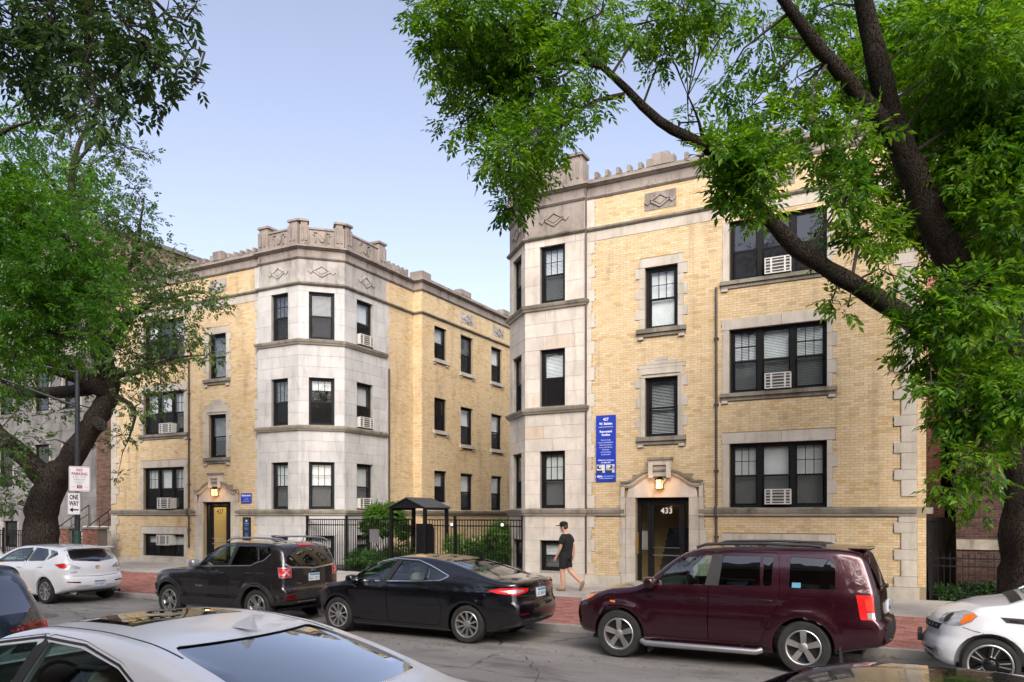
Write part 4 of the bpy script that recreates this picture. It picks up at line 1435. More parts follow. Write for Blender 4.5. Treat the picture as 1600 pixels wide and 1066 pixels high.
# canopy over the courtyard gate
cn = thing('gate_canopy', 'black gabled metal canopy on four posts over the courtyard gate', 'canopy', (-15.3, 22.0, 0.2))
CX0, CX1, CY0, CY1 = -15.97, -14.60, 21.32, 22.62
for x in (CX0, CX1):
    for y in (CY0, CY1):
        MB().box(AX, x - 0.05, x + 0.05, y - 0.05, y + 0.05, 0.15, 2.46).build('post', 'iron', cn)
xm = (CX0 + CX1) / 2
plain('canopy_roof', (0.055, 0.06, 0.07), 0.5, 0.4)
for s, xe in ((-1, CX0 - 0.09), (1, CX1 + 0.09)):
    v = [(xm, CY0 - 0.12, 2.80), (xm, CY1 + 0.12, 2.80), (xe, CY1 + 0.12, 2.47), (xe, CY0 - 0.12, 2.47)]
    w_ = [(a, b, c_ - 0.035) for a, b, c_ in v]
    MB().add(v + w_, [(0, 1, 2, 3), (7, 6, 5, 4), (0, 4, 5, 1), (1, 5, 6, 2), (2, 6, 7, 3), (3, 7, 4, 0)]).build('roof_panel', 'canopy_roof', cn, fix=True)
for y in (CY0 - 0.06, CY1 + 0.03):
    g_ = MB(); g_.prism(Fr(0, y, 1, 0, 0, -1), [(CX0 - 0.06, 2.44), (CX1 + 0.06, 2.44), (CX1 + 0.06, 2.485), (xm, 2.765), (CX0 - 0.06, 2.485)], -0.03, 0.0)
    g_.build('gable', 'iron', cn)
for x in (CX0, CX1):
    MB().box(AX, x - 0.03, x + 0.03, CY0 + 0.051, CY1 - 0.051, 2.38, 2.46).build('beam', 'iron', cn)
gp = thing('courtyard_gate', 'solid black gate leaf with clipped corner and round lock', 'gate', (-14.8, 21.6, 0.2))
gp_ = MB(); gp_.prism(Fr(0, 21.62, 1, 0, 0, -1), [(-15.16, 0.25), (-14.46, 0.25), (-14.46, 1.78), (-14.56, 1.92), (-15.16, 1.92)], -0.03, 0.02)
gp_.build('leaf', 'iron', gp)
lk = MB(); lk.lathe([(0.001, 0.02), (0.045, 0.02), (0.04, 0.045), (0.001, 0.05)], (-15.06, 21.60, 1.40), 'y', 12); lk.build('lock', 'steel', gp, fix=True)
for v_ in lk.v: pass
MB().box(AX, -15.30, -15.19, 21.50, 21.58, 1.25, 1.48).build('keypad', 'iron', gp)
nb = thing('notice_board', 'small grey notice board hung on the courtyard fence', 'sign', (-16.75, 21.44, 1.35))
MB().box(AX, -16.98, -16.58, 21.43, 21.455, 1.27, 1.72).build('panel', 'steel', nb)
for x, lab in ((-13.62, 'small white lamp on the middle fence post'), (-11.75, 'small white lamp on the fence near the tower')):
    fl_ = thing('floodlight', lab, 'lamp', (x, 21.42, 1.9), group='fence lamps')
    q = MB(); q.add(*[]) if False else q.lathe([(0.02, 0.0), (0.055, 0.03), (0.05, 0.10), (0.001, 0.12)], (x, 21.40, 1.84), 'z', 10)
    q.build('head', 'sign_white', fl_, fix=True)
    MB().box(AX, x - 0.015, x + 0.015, 21.40, 21.48, 1.80, 1.85).build('bracket', 'iron', fl_)
ew = thing('garden_edging', 'low pale stone edging behind the courtyard fence', 'edging', (-18, 22.1, 0.2))
xx = -19.0
while xx < -16.2:
    MB().box(AX, xx, xx + 0.44, 21.9, 22.1, 0.15, 0.42 + rnd.uniform(-0.02, 0.02)).build('edging_stone', 'greystone', ew); xx += 0.45

# ------------------------------------------------------------------ signs
plain('banner_blue', (0.008, 0.035, 0.36), 0.45, var=0.04)
plain('navy', (0.010, 0.018, 0.06), 0.5, var=0.1)
plain('sign_lightblue', (0.30, 0.55, 0.75), 0.5)
plain('sign_grey', (0.25, 0.25, 0.30), 0.5)
plain('sign_red', (0.30, 0.03, 0.05), 0.5)
plain('photo_dark', (0.05, 0.03, 0.025), 0.5, var=0.5, scale=9)
plain('photo_light', (0.55, 0.58, 0.62), 0.5, var=0.4, scale=7)
bn = thing('banner', 'tall blue banner reading 427 W. Belden on the brick wall', 'banner', RF.pt(0.65, 0.02, 3.2))
BF = RF.shifted(0.02)
MB().box(BF, 0.35, 0.96, 0.0, 0.02, 3.19, 5.12).build('board', 'banner_blue', bn)
n_ = 0.021
for tx, sz, z, bo in (('427', 0.115, 4.965, 0.003), ('W. Belden', 0.095, 4.845, 0.003), ('Renovated', 0.088, 4.62, 0.0025), ('Studios', 0.088, 4.525, 0.0025)):
    text(tx, sz, BF, 0.655, n_, z, 'sign_white', bn, 1.0, bo)
for tx, z in (('Elevator Access', 4.385), ('Stainless Steel Appliances', 4.315), ('Granite Countertops', 4.245), ('Luxury Vinyl Flooring', 4.175), ('Dishwasher', 4.105), ('Air Conditioning', 4.035), ('In-unit Laundry', 3.965)):
    text(tx, 0.046, BF, 0.655, n_, z, 'sign_white', bn)
text('Call/Email For A Showing', 0.048, BF, 0.655, n_, 3.80, 'sign_white', bn, 1.0, 0.001)
text('312.880.1557', 0.055, BF, 0.655, n_, 3.725, 'sign_white', bn, 1.0, 0.001)
MB().box(BF, 0.43, 0.88, n_, n_ + 0.001, 4.775, 4.785).build('rule', 'sign_white', bn)
MB().box(BF, 0.45, 0.86, n_, n_ + 0.001, 3.275, 3.283).build('rule', 'sign_white', bn)
text('BEAL', 0.078, BF, 0.475, n_, 3.315, 'sign_white', bn, 1.0, 0.003)
text('PROPERTIES', 0.066, BF, 0.755, n_, 3.315, 'sign_lightblue', bn, 0.92)
for a, b, k in ((0.375, 0.625, 0), (0.665, 0.925, 1)):
    ph_ = MB(); ph_.box(BF, a, b, n_, n_ + 0.001, 3.445, 3.685); po_ = ph_.build('photo', 'photo_light', bn)
    w_ = b - a
    MB().box(BF, a, a + w_ * 0.7, n_ + 0.001, n_ + 0.0015, 3.445, 3.52).build('photo_detail', 'photo_dark', po_)
    MB().box(BF, a + w_ * (0.05 + 0.3 * k), a + w_ * (0.55 + 0.2 * k), n_ + 0.0015, n_ + 0.002, 3.56, 3.66).build('photo_detail', 'photo_dark', po_)
    MB().box(BF, a + w_ * 0.3, a + w_ * 0.5, n_ + 0.002, n_ + 0.0025, 3.60, 3.65).build('photo_detail', 'sign_white', po_)
LBF = LF.shifted(0.02)
s1 = thing('wall_sign', 'small blue wall plate above the ledge beside the door 427', 'sign', LF.pt(0.72, 0.02, 2.72))
MB().box(LBF, 0.46, 1.0, 0.0, 0.025, 2.66, 3.03).build('board', 'banner_blue', s1)
text('BEAL', 0.085, LBF, 0.86, 0.026, 2.915, 'sign_white', s1, 1.0, 0.003); text('PROPERTIES', 0.07, LBF, 0.63, 0.026, 2.915, 'sign_white', s1, 0.75, 0.002)
for tx, z in (('For Leasing', 2.83), ('312.880.1557', 2.765), ('bealproperties.com', 2.705)):
    text(tx, 0.048, LBF, 0.73, 0.026, z, 'sign_lightblue', s1)
s2 = thing('wall_sign', 'tall narrow navy board below the ledge beside the door 427', 'sign', LF.pt(0.72, 0.02, 1.3))
MB().box(LBF, 0.50, 0.90, 0.0, 0.03, 1.26, 2.12).build('frame', 'black_frame', s2)
MB().box(LBF, 0.54, 0.86, 0.0305, 0.033, 1.30, 2.08).build('board', 'navy', s2)
hb = MB(); hb.prism(LBF, [(0.64, 2.02), (0.76, 2.02), (0.74, 1.96), (0.70, 1.92), (0.66, 1.96)], 0.0335, 0.036); hb.build('emblem', 'sign_lightblue', s2)
for tx, z, sz in (('WELCOME', 1.86, 0.05), ('427', 1.79, 0.05), ('Smile, you are', 1.70, 0.036), ('on camera', 1.65, 0.036), ('No', 1.50, 0.05), ('Soliciting', 1.44, 0.045), ('Trespassing', 1.37, 0.04)):
    text(tx, sz, LBF, 0.70, 0.0335, z, 'sign_lightblue', s2)

# signpost: dark lamp column with a mast arm, carrying two plates
pp = (-21.76, 14.05)
plain('pole_black', (0.012, 0.014, 0.02), 0.5, var=0.3)
plain('pole_green', (0.015, 0.06, 0.045), 0.6, var=0.4, scale=8)
lp = thing('street_lamp', 'dark street lamp column with long mast arm beside the elm', 'street lamp', (pp[0], pp[1], 0.15))
m_ = MB(); m_.tube([(*pp, 1.75), (*pp, 6.4)], [0.075, 0.06], 12); m_.build('column', 'pole_black', lp, smooth=True)
m_ = MB(); m_.tube([(*pp, 0.1), (*pp, 1.75)], [0.11, 0.09], 12); m_.build('base', 'pole_green', lp, smooth=True)
m_ = MB(); m_.lathe([(0.104, 0.62), (0.102, 0.70), (0.001, 0.7)], (*pp, 0), 'z', 12); m_.lathe([(0.101, 0.85), (0.099, 0.95), (0.001, 0.95)], (*pp, 0), 'z', 12); m_.build('sticker_band', 'plate_white' if 'plate_white' in MATS else 'sign_white', lp, fix=True)
m_ = MB(); m_.tube([(pp[0], pp[1], 5.35), (pp[0] - 0.9, pp[1] - 1.2, 5.9), (pp[0] - 2.6, pp[1] - 3.4, 6.85)], 0.035, 8); m_.tube([(pp[0], pp[1], 6.35), (pp[0] - 1.2, pp[1] - 1.6, 6.6), (pp[0] - 2.6, pp[1] - 3.4, 6.95)], 0.03, 8); m_.build('mast_arm', 'pole_black', lp)
m_ = MB(); m_.lathe([(0.05, 0.12), (0.16, 0.06), (0.19, -0.02), (0.12, -0.08), (0.001, -0.1)], (pp[0] - 2.75, pp[1] - 3.6, 6.95), 'z', 12); m_.build('lamp_head', 'steel', lp, smooth=True)
SG = Fr(pp[0] + 0.115, pp[1] - 0.012, 0.0998, 0.995, 0.995, -0.0998)      # plates face the traffic that comes down the street
np_ = thing('parking_sign', 'white No Parking sign on the lamp column', 'sign', SG.pt(0, 0, 2.75))
MB().prism(SG, rounded_rect := [(-0.30, 2.95), (-0.28, 2.90), (0.28, 2.90), (0.30, 2.95), (0.30, 3.58), (0.28, 3.62), (-0.28, 3.62), (-0.30, 3.58)], 0.0, 0.006).build('plate', 'sign_white', np_)
q = MB(); bar_frame(q, SG, -0.285, 0.285, 2.915, 3.605, 0.008, 0.0062, 0.008); q.build('border', 'sign_red', np_)
text('NO', 0.115, SG, 0, 0.0075, 3.475, 'sign_red', np_, 1.0, 0.003)
text('PARKING', 0.115, SG, 0, 0.0075, 3.365, 'sign_red', np_, 0.95, 0.003)
for tx, z, sz in (('8 AM - 10 PM', 3.29, 0.068), ('EVERYDAY', 3.215, 0.068), ('EXCEPT BY', 3.15, 0.05), ('PERMIT', 3.10, 0.045)):
    text(tx, sz, SG, 0, 0.0075, z, 'sign_grey', np_)
MB().box(SG, -0.075, 0.075, 0.0065, 0.0075, 2.985, 3.075).build('zone_box', 'sign_red', np_)
text('143', 0.07, SG, 0, 0.008, 3.005, 'sign_white', np_)
for a in (-0.19, 0.19): text('ZONE' if a < 0 else 'ONLY', 0.036, SG, a, 0.0075, 3.015, 'sign_grey', np_)
ow = thing('one_way_sign', 'white One Way sign with left arrow under the parking sign', 'sign', SG.pt(-0.1, 0, 2.25))
OX = -0.16
MB().box(SG, OX - 0.185, OX + 0.185, 0.0, 0.006, 2.22, 2.86).build('plate', 'sign_white', ow)
q = MB(); bar_frame(q, SG, OX - 0.18, OX + 0.18, 2.225, 2.855, 0.010, 0.0062, 0.008); q.build('border', 'black_frame', ow)
text('ONE', 0.19, SG, OX, 0.0075, 2.665, 'black_frame', ow, 0.62, 0.006)
text('WAY', 0.19, SG, OX, 0.0075, 2.485, 'black_frame', ow, 0.60, 0.006)
# the arrow points left as read
rx = -1 if (Vector((SG.u[0], SG.u[1], 0)).cross(Vector((0, 0, 1))).dot(Vector((SG.n[0], SG.n[1], 0))) > 0) else 1
q = MB(); q.prism(SG, [(OX + rx * 0.13, 2.365), (OX + rx * 0.03, 2.435), (OX + rx * 0.03, 2.385), (OX - rx * 0.13, 2.385), (OX - rx * 0.13, 2.345), (OX + rx * 0.03, 2.345), (OX + rx * 0.03, 2.295)], 0.0065, 0.0078); q.build('arrow', 'black_frame', ow)
# ------------------------------------------------------------------ cars
def pchip(tab):
    xs = np.array([p[0] for p in tab], float); ys = np.array([p[1] for p in tab], float)
    h = np.diff(xs); dl = np.diff(ys) / h
    d_ = np.zeros(len(xs))
    for i in range(1, len(xs) - 1):
        if dl[i - 1] * dl[i] > 0:
            w1, w2 = 2 * h[i] + h[i - 1], h[i] + 2 * h[i - 1]
            d_[i] = (w1 + w2) / (w1 / dl[i - 1] + w2 / dl[i])
    d_[0], d_[-1] = dl[0], dl[-1]
    def f(x):
        x = min(max(x, xs[0]), xs[-1])
        i = min(int(np.searchsorted(xs, x, side='right')) - 1, len(h) - 1)
        t = (x - xs[i]) / h[i]
        t2, t3 = t * t, t * t * t
        return float(ys[i] * (2 * t3 - 3 * t2 + 1) + d_[i] * h[i] * (t3 - 2 * t2 + t) + ys[i + 1] * (-2 * t3 + 3 * t2) + d_[i + 1] * h[i] * (t3 - t2))
    return f

def sstep(t):
    t = min(max(t, 0), 1)
    return t * t * (3 - 2 * t)

def loft(P, inset=0.0, x0=None, x1=None, zfloor=None, nx=76):
    """closed body shell; local x forwards from the tail, y to the left, z up"""
    L, w = P['L'], P['w']
    top, bot, plan, side = pchip(P['top']), pchip(P['bot']), pchip(P['plan']), pchip(P['side'])
    rear, front = pchip(P['rear']), pchip(P['front'])
    x0 = 0.0 if x0 is None else x0; x1 = L if x1 is None else x1
    re = P.get('re', 0.07) if inset == 0 else 0.01
    st = []
    for k in range(5):
        a = math.pi / 2 * (1 - k / 5)
        st.append((x0 + re * (1 - math.sin(a)), re * (1 - math.cos(a))))
    for k in range(nx + 1):
        st.append((x0 + re + (x1 - x0 - 2 * re) * k / nx, 0.0))
    for k in range(1, 6):
        a = math.pi / 2 * k / 5
        st.append((x1 - re * (1 - math.sin(a)), re * (1 - math.cos(a))))
    NS, NA, NT = 22, 6, 7
    V = []
    sh = P.get('shear', 0.85)
    wheels = [P['wr'], P['wf']]
    half = []
    for x, ins in st:
        i_ = inset + ins
        ze = top(x) - i_; zb = bot(x) + i_
        if zfloor is not None: zb = max(zb, zfloor)
        crown = P['crown']
        rr = min(P['rr'], (ze - zb) * 0.3)
        def W(z):
            f = plan(x) * side(z) * w
            for xc in wheels:
                r_ = math.hypot(x - xc, z - P['wz'])
                f += P.get('flare', 0.015) * math.exp(-((r_ - P['ra'] - 0.03) / 0.07) ** 2) * (1 if z < 1.0 else 0)
            return max(f - i_, 0.05)
        pts = [(0.0, zb), (W(zb) * 0.5, zb), (W(zb) - 0.06, zb), (W(zb) - 0.015, zb + 0.02)]
        zt = ze - crown * 0.6 - rr
        for k in range(NS):
            z = zb + 0.06 + (zt - zb - 0.06) * k / (NS - 1)
            pts.append((W(z), z))
        wt = W(zt)
        lean = (W(zt) - W(zt + rr))
        for k in range(1, NA + 1):
            a = math.pi / 2 * k / (NA + 1)
            pts.append((wt - rr * 0.9 * (1 - math.cos(a)) - lean * math.sin(a), zt + rr * math.sin(a)))
        yt = wt - rr * 0.9 - lean
        for k in range(NT + 1):
            q = 1 - k / NT
            pts.append((yt * q, zt + rr + crown * 0.6 * (1 - q * q)))
        half.append(pts)
    nh = len(half[0])
    def fin(x, y, z):
        wr_ = 1 - sstep(x / sh); wf_ = 1 - sstep((L - x) / sh)
        b = (y / w) ** 2
        return (x + wr_ * (rear(z) + P['bowr'] * b) + wf_ * (front(z) - P['bowf'] * b), y, z)
    ring = 2 * nh - 2
    F = []
    for (x, _), pts in zip(st, half):
        for y, z in pts:
            V.append(fin(x, y, z))
        for y, z in reversed(pts[1:-1]):
            V.append(fin(x, -y, z))
    for i in range(len(st) - 1):
        for k in range(ring):
            a = i * ring + k; b = i * ring + (k + 1) % ring
            F.append((a, a + ring, b + ring, b))
    # end caps: strips across
    for end, i in ((0, 0), (1, len(st) - 1)):
        x = st[i][0]; pts = half[i]
        NC = 10
        prev = [i * ring]
        for k in range(1, nh - 1):
            y, z = pts[k]
            if k < 2:
                cur = None
            row = [i * ring + k]
            for c in range(1, NC):
                yy = y * (1 - 2 * c / NC)
                V.append(fin(x, yy, z)); row.append(len(V) - 1)
            row.append(i * ring + ring - k)
            if len(prev) == 1:
                for c in range(NC):
                    f = (prev[0], row[c], row[c + 1])
                    F.append(f if end == 0 else f[::-1])
            else:
                for c in range(NC):
                    f = (prev[c], row[c], row[c + 1], prev[c + 1])
                    F.append(f if end == 0 else f[::-1])
            prev = row
        a = i * ring + nh - 1
        for c in range(NC):
            f = (prev[c], a, prev[c + 1])
            F.append(f if end == 0 else f[::-1])
    return V, F

def tmp_mesh(V, F):
    me = bpy.data.meshes.new('shell')
    me.from_pydata(V, [], F)
    bm = bmesh.new(); bm.from_mesh(me)
    bmesh.ops.recalc_face_normals(bm, faces=bm.faces)
    bm.to_mesh(me); bm.free()
    return me

def boolean(me, cut, op):
    a = bpy.data.objects.new('a', me); b = bpy.data.objects.new('b', cut)
    tmp_scene.collection.objects.link(a); tmp_scene.collection.objects.link(b)
    md = a.modifiers.new('m', 'BOOLEAN')
    md.operation = op; md.object = b; md.solver = 'MANIFOLD'
    vl = tmp_scene.view_layers[0]
    vl.update()
    dg = vl.depsgraph
    out = bpy.data.meshes.new_from_object(a.evaluated_get(dg))
    bpy.data.objects.remove(a); bpy.data.objects.remove(b)
    return out

def rounded(poly, r, k=4):
    """round the corners of a 2D polygon"""
    out = []
    n = len(poly)
    for i in range(n):
        p0, p1, p2 = Vector(poly[i - 1]), Vector(poly[i]), Vector(poly[(i + 1) % n])
        a = (p0 - p1); b = (p2 - p1)
        q = min(r, a.length * 0.42, b.length * 0.42)
        s0, s1 = p1 + a.normalized() * q, p1 + b.normalized() * q
        for j in range(k + 1):
            t = j / k
            out.append(tuple(s0 * (1 - t) ** 2 + p1 * 2 * t * (1 - t) + s1 * t * t))
    return out

def grow(poly, d_):
    n = len(poly)
    a = sum(poly[i][0] * poly[(i + 1) % n][1] - poly[(i + 1) % n][0] * poly[i][1] for i in range(n))
    s = 1 if a > 0 else -1
    out = []
    for i in range(n):
        p0, p1, p2 = Vector(poly[i - 1]), Vector(poly[i]), Vector(poly[(i + 1) % n])
        t0, t1 = (p1 - p0).normalized(), (p2 - p1).normalized()
        n0, n1 = Vector((t0.y, -t0.x)) * s, Vector((t1.y, -t1.x)) * s
        b = n0 + n1
        out.append(tuple(p1 + b / max(0.4, b.dot(n0)) * d_))
    return out

def extrude(poly, axis, a, b):
    """closed prism: axis 'y' takes (x, z), 'x' takes (y, z), 'z' takes (x, y)"""
    put = {'y': lambda p, t: (p[0], t, p[1]), 'x': lambda p, t: (t, p[0], p[1]), 'z': lambda p, t: (p[0], p[1], t)}[axis]
    k = len(poly)
    v = [put(p, a) for p in poly] + [put(p, b) for p in poly]
    f = [tuple(range(k)), tuple(range(2 * k - 1, k - 1, -1))] + [(i, i + k, (i + 1) % k + k, (i + 1) % k) for i in range(k)]
    return v, f

def join(parts):
    V, F = [], []
    for v, f in parts:
        b = len(V); V.extend(v); F.extend(tuple(b + i for i in g) for g in f)
    return V, F

class Skin:
    """ray-castable outer surface of a car with its smooth normals"""
    def __init__(s, me):
        me.shade_smooth()
        s.co = [v.co.copy() for v in me.vertices]
        s.no = [v.normal.copy() for v in me.vertices]
        s.poly = [tuple(p.vertices) for p in me.polygons]
        s.fn = [p.normal.copy() for p in me.polygons]
        s.bvh = BVHTree.FromPolygons(s.co, s.poly)
    def normal(s, i, p):
        vs_ = s.poly[i]
        w_ = interpolate.poly_3d_calc([s.co[v] for v in vs_], p)
        n = Vector((0, 0, 0))
        for a, v in zip(w_, vs_): n += s.no[v] * a
        return n.normalized() if n.length > 1e-6 else s.fn[i]
    def ray(s, o, d_):
        hit = s.bvh.ray_cast(Vector(o), Vector(d_))
        if hit[0] is None: return None
        return hit[0], s.normal(hit[2], hit[0])
    def dress(s, me):
        """give a cut mesh the smooth normals of the uncut skin"""
        cn = []
        for p in me.polygons:
            pn = p.normal
            hit = s.bvh.find_nearest(p.center)
            flat = hit[0] is None or hit[3] > 0.004 or s.fn[hit[2]].dot(pn) < 0.9
            for li in p.loop_indices:
                if flat:
                    cn.append(tuple(pn))
                else:
                    co = me.vertices[me.loops[li].vertex_index].co
                    h = s.bvh.find_nearest(co)
                    n = s.normal(h[2], h[0])
                    cn.append(tuple(n if n.dot(pn) > 0.3 else pn))
        me.shade_smooth()
        me.normals_split_custom_set(cn)

def patch(skin, poly3, d_, name, mat, parent, off=0.004, thick=0.010, res=0.05, label=None):
    """a lens, pane or trim piece that follows the body: outline poly3 carried along d_ onto the skin"""
    d_ = Vector(d_).normalized()
    h = Vector((0, 0, 1)).cross(d_) if abs(d_.z) < 0.7 else Vector((1, 0, 0))
    h.normalize()
    v_ = d_.cross(h).normalized()
    P2 = [(Vector(p).dot(h), Vector(p).dot(v_)) for p in poly3]
    n = len(P2)
    B = []
    for i in range(n):
        a, b = Vector(P2[i]), Vector(P2[(i + 1) % n])
        k = max(1, int((b - a).length / res))
        for j in range(k): B.append(a.lerp(b, j / k))
    nb = len(B)
    xs = [p.x for p in B]; ys = [p.y for p in B]
    pts = list(B)
    def inside(x, y):
        c = False
        for i in range(nb):
            a, b = B[i], B[i - 1]
            if (a.y > y) != (b.y > y) and x < (b.x - a.x) * (y - a.y) / (b.y - a.y) + a.x: c = not c
        return c
    X = min(xs) + res * 0.5
    while X < max(xs):
        Y = min(ys) + res * 0.5
        while Y < max(ys):
            if inside(X, Y) and min((p.x - X) ** 2 + (p.y - Y) ** 2 for p in B) > (res * 0.45) ** 2:
                pts.append(Vector((X, Y)))
            Y += res
        X += res
    vs2, _, fs, *_ = geometry.delaunay_2d_cdt(pts, [(i, (i + 1) % nb) for i in range(nb)], [], 1, 1e-5)
    far = -d_ * 6
    F3, N3 = [], []
    last = None
    for p in vs2:
        base = h * p.x + v_ * p.y
        r_ = skin.ray(base + far, d_)
        if r_ is None:
            hit = skin.bvh.find_nearest(base + d_ * (last if last is not None else 0))
            r_ = (hit[0], skin.normal(hit[2], hit[0]))
        last = r_[0].dot(d_)
        F3.append(r_[0]); N3.append(r_[1])
    k = len(vs2)
    V = [tuple(c + n_ * off) for c, n_ in zip(F3, N3)] + [tuple(c + n_ * (off - thick)) for c, n_ in zip(F3, N3)]
    F = []
    edge = {}
    for f in fs:
        c = [F3[i] for i in f]
        nn = (c[1] - c[0]).cross(c[2] - c[0])
        if nn.dot(d_) > 0: f = list(f)[::-1]
        f = list(f)
        F.append(tuple(f)); F.append(tuple(i + k for i in reversed(f)))
        for i in range(len(f)):
            e = (f[i], f[(i + 1) % len(f)])
            edge[e] = edge.get(e, 0) + 1
    for (a, b) in list(edge):
        if (b, a) not in edge:
            F.append((b, a, a + k, b + k))
    me = bpy.data.meshes.new(name)
    me.from_pydata(V, [], F)
    o = link(name, me, mat, parent, label=label)
    me.shade_smooth(); me.set_sharp_from_angle(angle=R(50))
    return o

def ribbon(skin, pts, width, d_, name, mat, parent, off=0.003, thick=0.006, res=0.05):
    """a narrow strip along a line of (a, b) pairs given as 3D points"""
    d_ = Vector(d_).normalized()
    L, Rr = [], []
    P = [Vector(p) for p in pts]
    for i, p in enumerate(P):
        t = P[min(i + 1, len(P) - 1)] - P[max(i - 1, 0)]
        s = t.cross(d_).normalized() * width / 2
        L.append(p + s); Rr.append(p - s)
    return patch(skin, L + Rr[::-1], d_, name, mat, parent, off, thick, res)

def blob(c, hs, e1=0.5, e2=0.5, n=14, k=9):
    """rounded box (superellipsoid)"""
    def pw(v, e): return math.copysign(abs(v) ** e, v)
    V, F = [], []
    for i in range(k + 1):
        a = -math.pi / 2 + math.pi * i / k
        for j in range(n):
            b = 2 * math.pi * j / n
            V.append((c[0] + hs[0] * pw(math.cos(a), e1) * pw(math.cos(b), e2), c[1] + hs[1] * pw(math.cos(a), e1) * pw(math.sin(b), e2), c[2] + hs[2] * pw(math.sin(a), e1)))
    for i in range(k):
        for j in range(n):
            F.append((i * n + j, i * n + (j + 1) % n, (i + 1) * n + (j + 1) % n, (i + 1) * n + j))
    return V, F

def paint(name, col, flake=0.35, rough=0.28, dirt=0.12, coat=1.0):
    m, nt, b = nodes_mat(name)
    co = tex_coord(nt)
    pos = tex_coord(nt, 'Object')
    f = noise(nt, pos, 2.2, 5, 0.65)
    c = mixc(nt, col, (0.24, 0.22, 0.19), ramp(nt, f, [(0.48, 0.0), (0.85, dirt)]))
    nt.links.new(c, b.inputs['Base Color'])
    b.inputs['Metallic'].default_value = flake
    b.inputs['Roughness'].default_value = rough
    nt.links.new(ramp(nt, f, [(0.4, rough * 0.9), (0.8, rough + 0.06)]), b.inputs['Roughness'])
    b.inputs['Coat Weight'].default_value = coat
    b.inputs['Coat Roughness'].default_value = 0.035
    MATS[name] = m
paint('paint_maroon', (0.034, 0.0035, 0.009), 0.55, 0.25, 0.03)
paint('paint_black', (0.003, 0.003, 0.005), 0.3, 0.22, dirt=0.012)
paint('paint_granite', (0.026, 0.022, 0.023), 0.55, 0.25, 0.04)
paint('paint_white', (0.70, 0.71, 0.73), 0.0, 0.35, 0.05)
paint('paint_pearl', (0.68, 0.70, 0.72), 0.05, 0.35, 0.04)
paint('paint_silver', (0.60, 0.62, 0.65), 0.2, 0.33, 0.02, 0.55)
paint('paint_blue', (0.012, 0.020, 0.038), 0.45, dirt=0.05)
paint('paint_slate', (0.022, 0.026, 0.030), 0.5, dirt=0.25)
plain('tyre', (0.018, 0.018, 0.018), 0.85, var=0.3, scale=6)
plain('alloy', (0.50, 0.49, 0.47), 0.32, 0.85, var=0.12, scale=5)
plain('alloy_dark', (0.045, 0.045, 0.045), 0.45, 0.5, var=0.2)
plain('alloy_black', (0.01, 0.01, 0.01), 0.25, 0.2, var=0.2)
plain('car_plastic', (0.020, 0.020, 0.021), 0.6, var=0.25, scale=4)
plain('car_cabin', (0.045, 0.043, 0.042), 0.8, var=0.3)
plain('cabin_beige', (0.30, 0.28, 0.24), 0.8, var=0.1)
plain('chrome', (0.75, 0.76, 0.78), 0.12, 1.0, var=0.03)
plain('trim_silver', (0.42, 0.42, 0.43), 0.3, 0.8, var=0.05)
plain('lens_red', (0.62, 0.010, 0.012), 0.25, var=0.2, scale=30, coat=0.5)
plain('lens_bright_red', (0.75, 0.05, 0.03), 0.2, var=0.15, scale=40, coat=1.0)
plain('lens_dark_red', (0.10, 0.004, 0.006), 0.12, var=0.2, scale=30, coat=1.0)
plain('lens_clear', (0.55, 0.56, 0.56), 0.12, 0.5, var=0.2, scale=40, coat=1.0)
plain('lens_amber', (0.75, 0.16, 0.01), 0.15, var=0.1, scale=30, coat=1.0)
plain('plate_white', (0.62, 0.66, 0.70), 0.4, var=0.04)
plain('plate_blue', (0.10, 0.28, 0.42), 0.4, var=0.1)
plain('letter_blue', (0.03, 0.05, 0.16), 0.5)
glass_mat('car_glass', (0.74, 0.82, 0.78), 0.005, 1.0, 0.05)
glass_mat('car_glass_dark', (0.05, 0.055, 0.055), 0.005, 1.0, 0.05)
glass_mat('car_glass_bright', (0.05, 0.055, 0.055), 0.005, 2.2, 0.16)
glass_mat('lamp_cover', (0.9, 0.9, 0.9), 0.01, 1.0, 0.04)

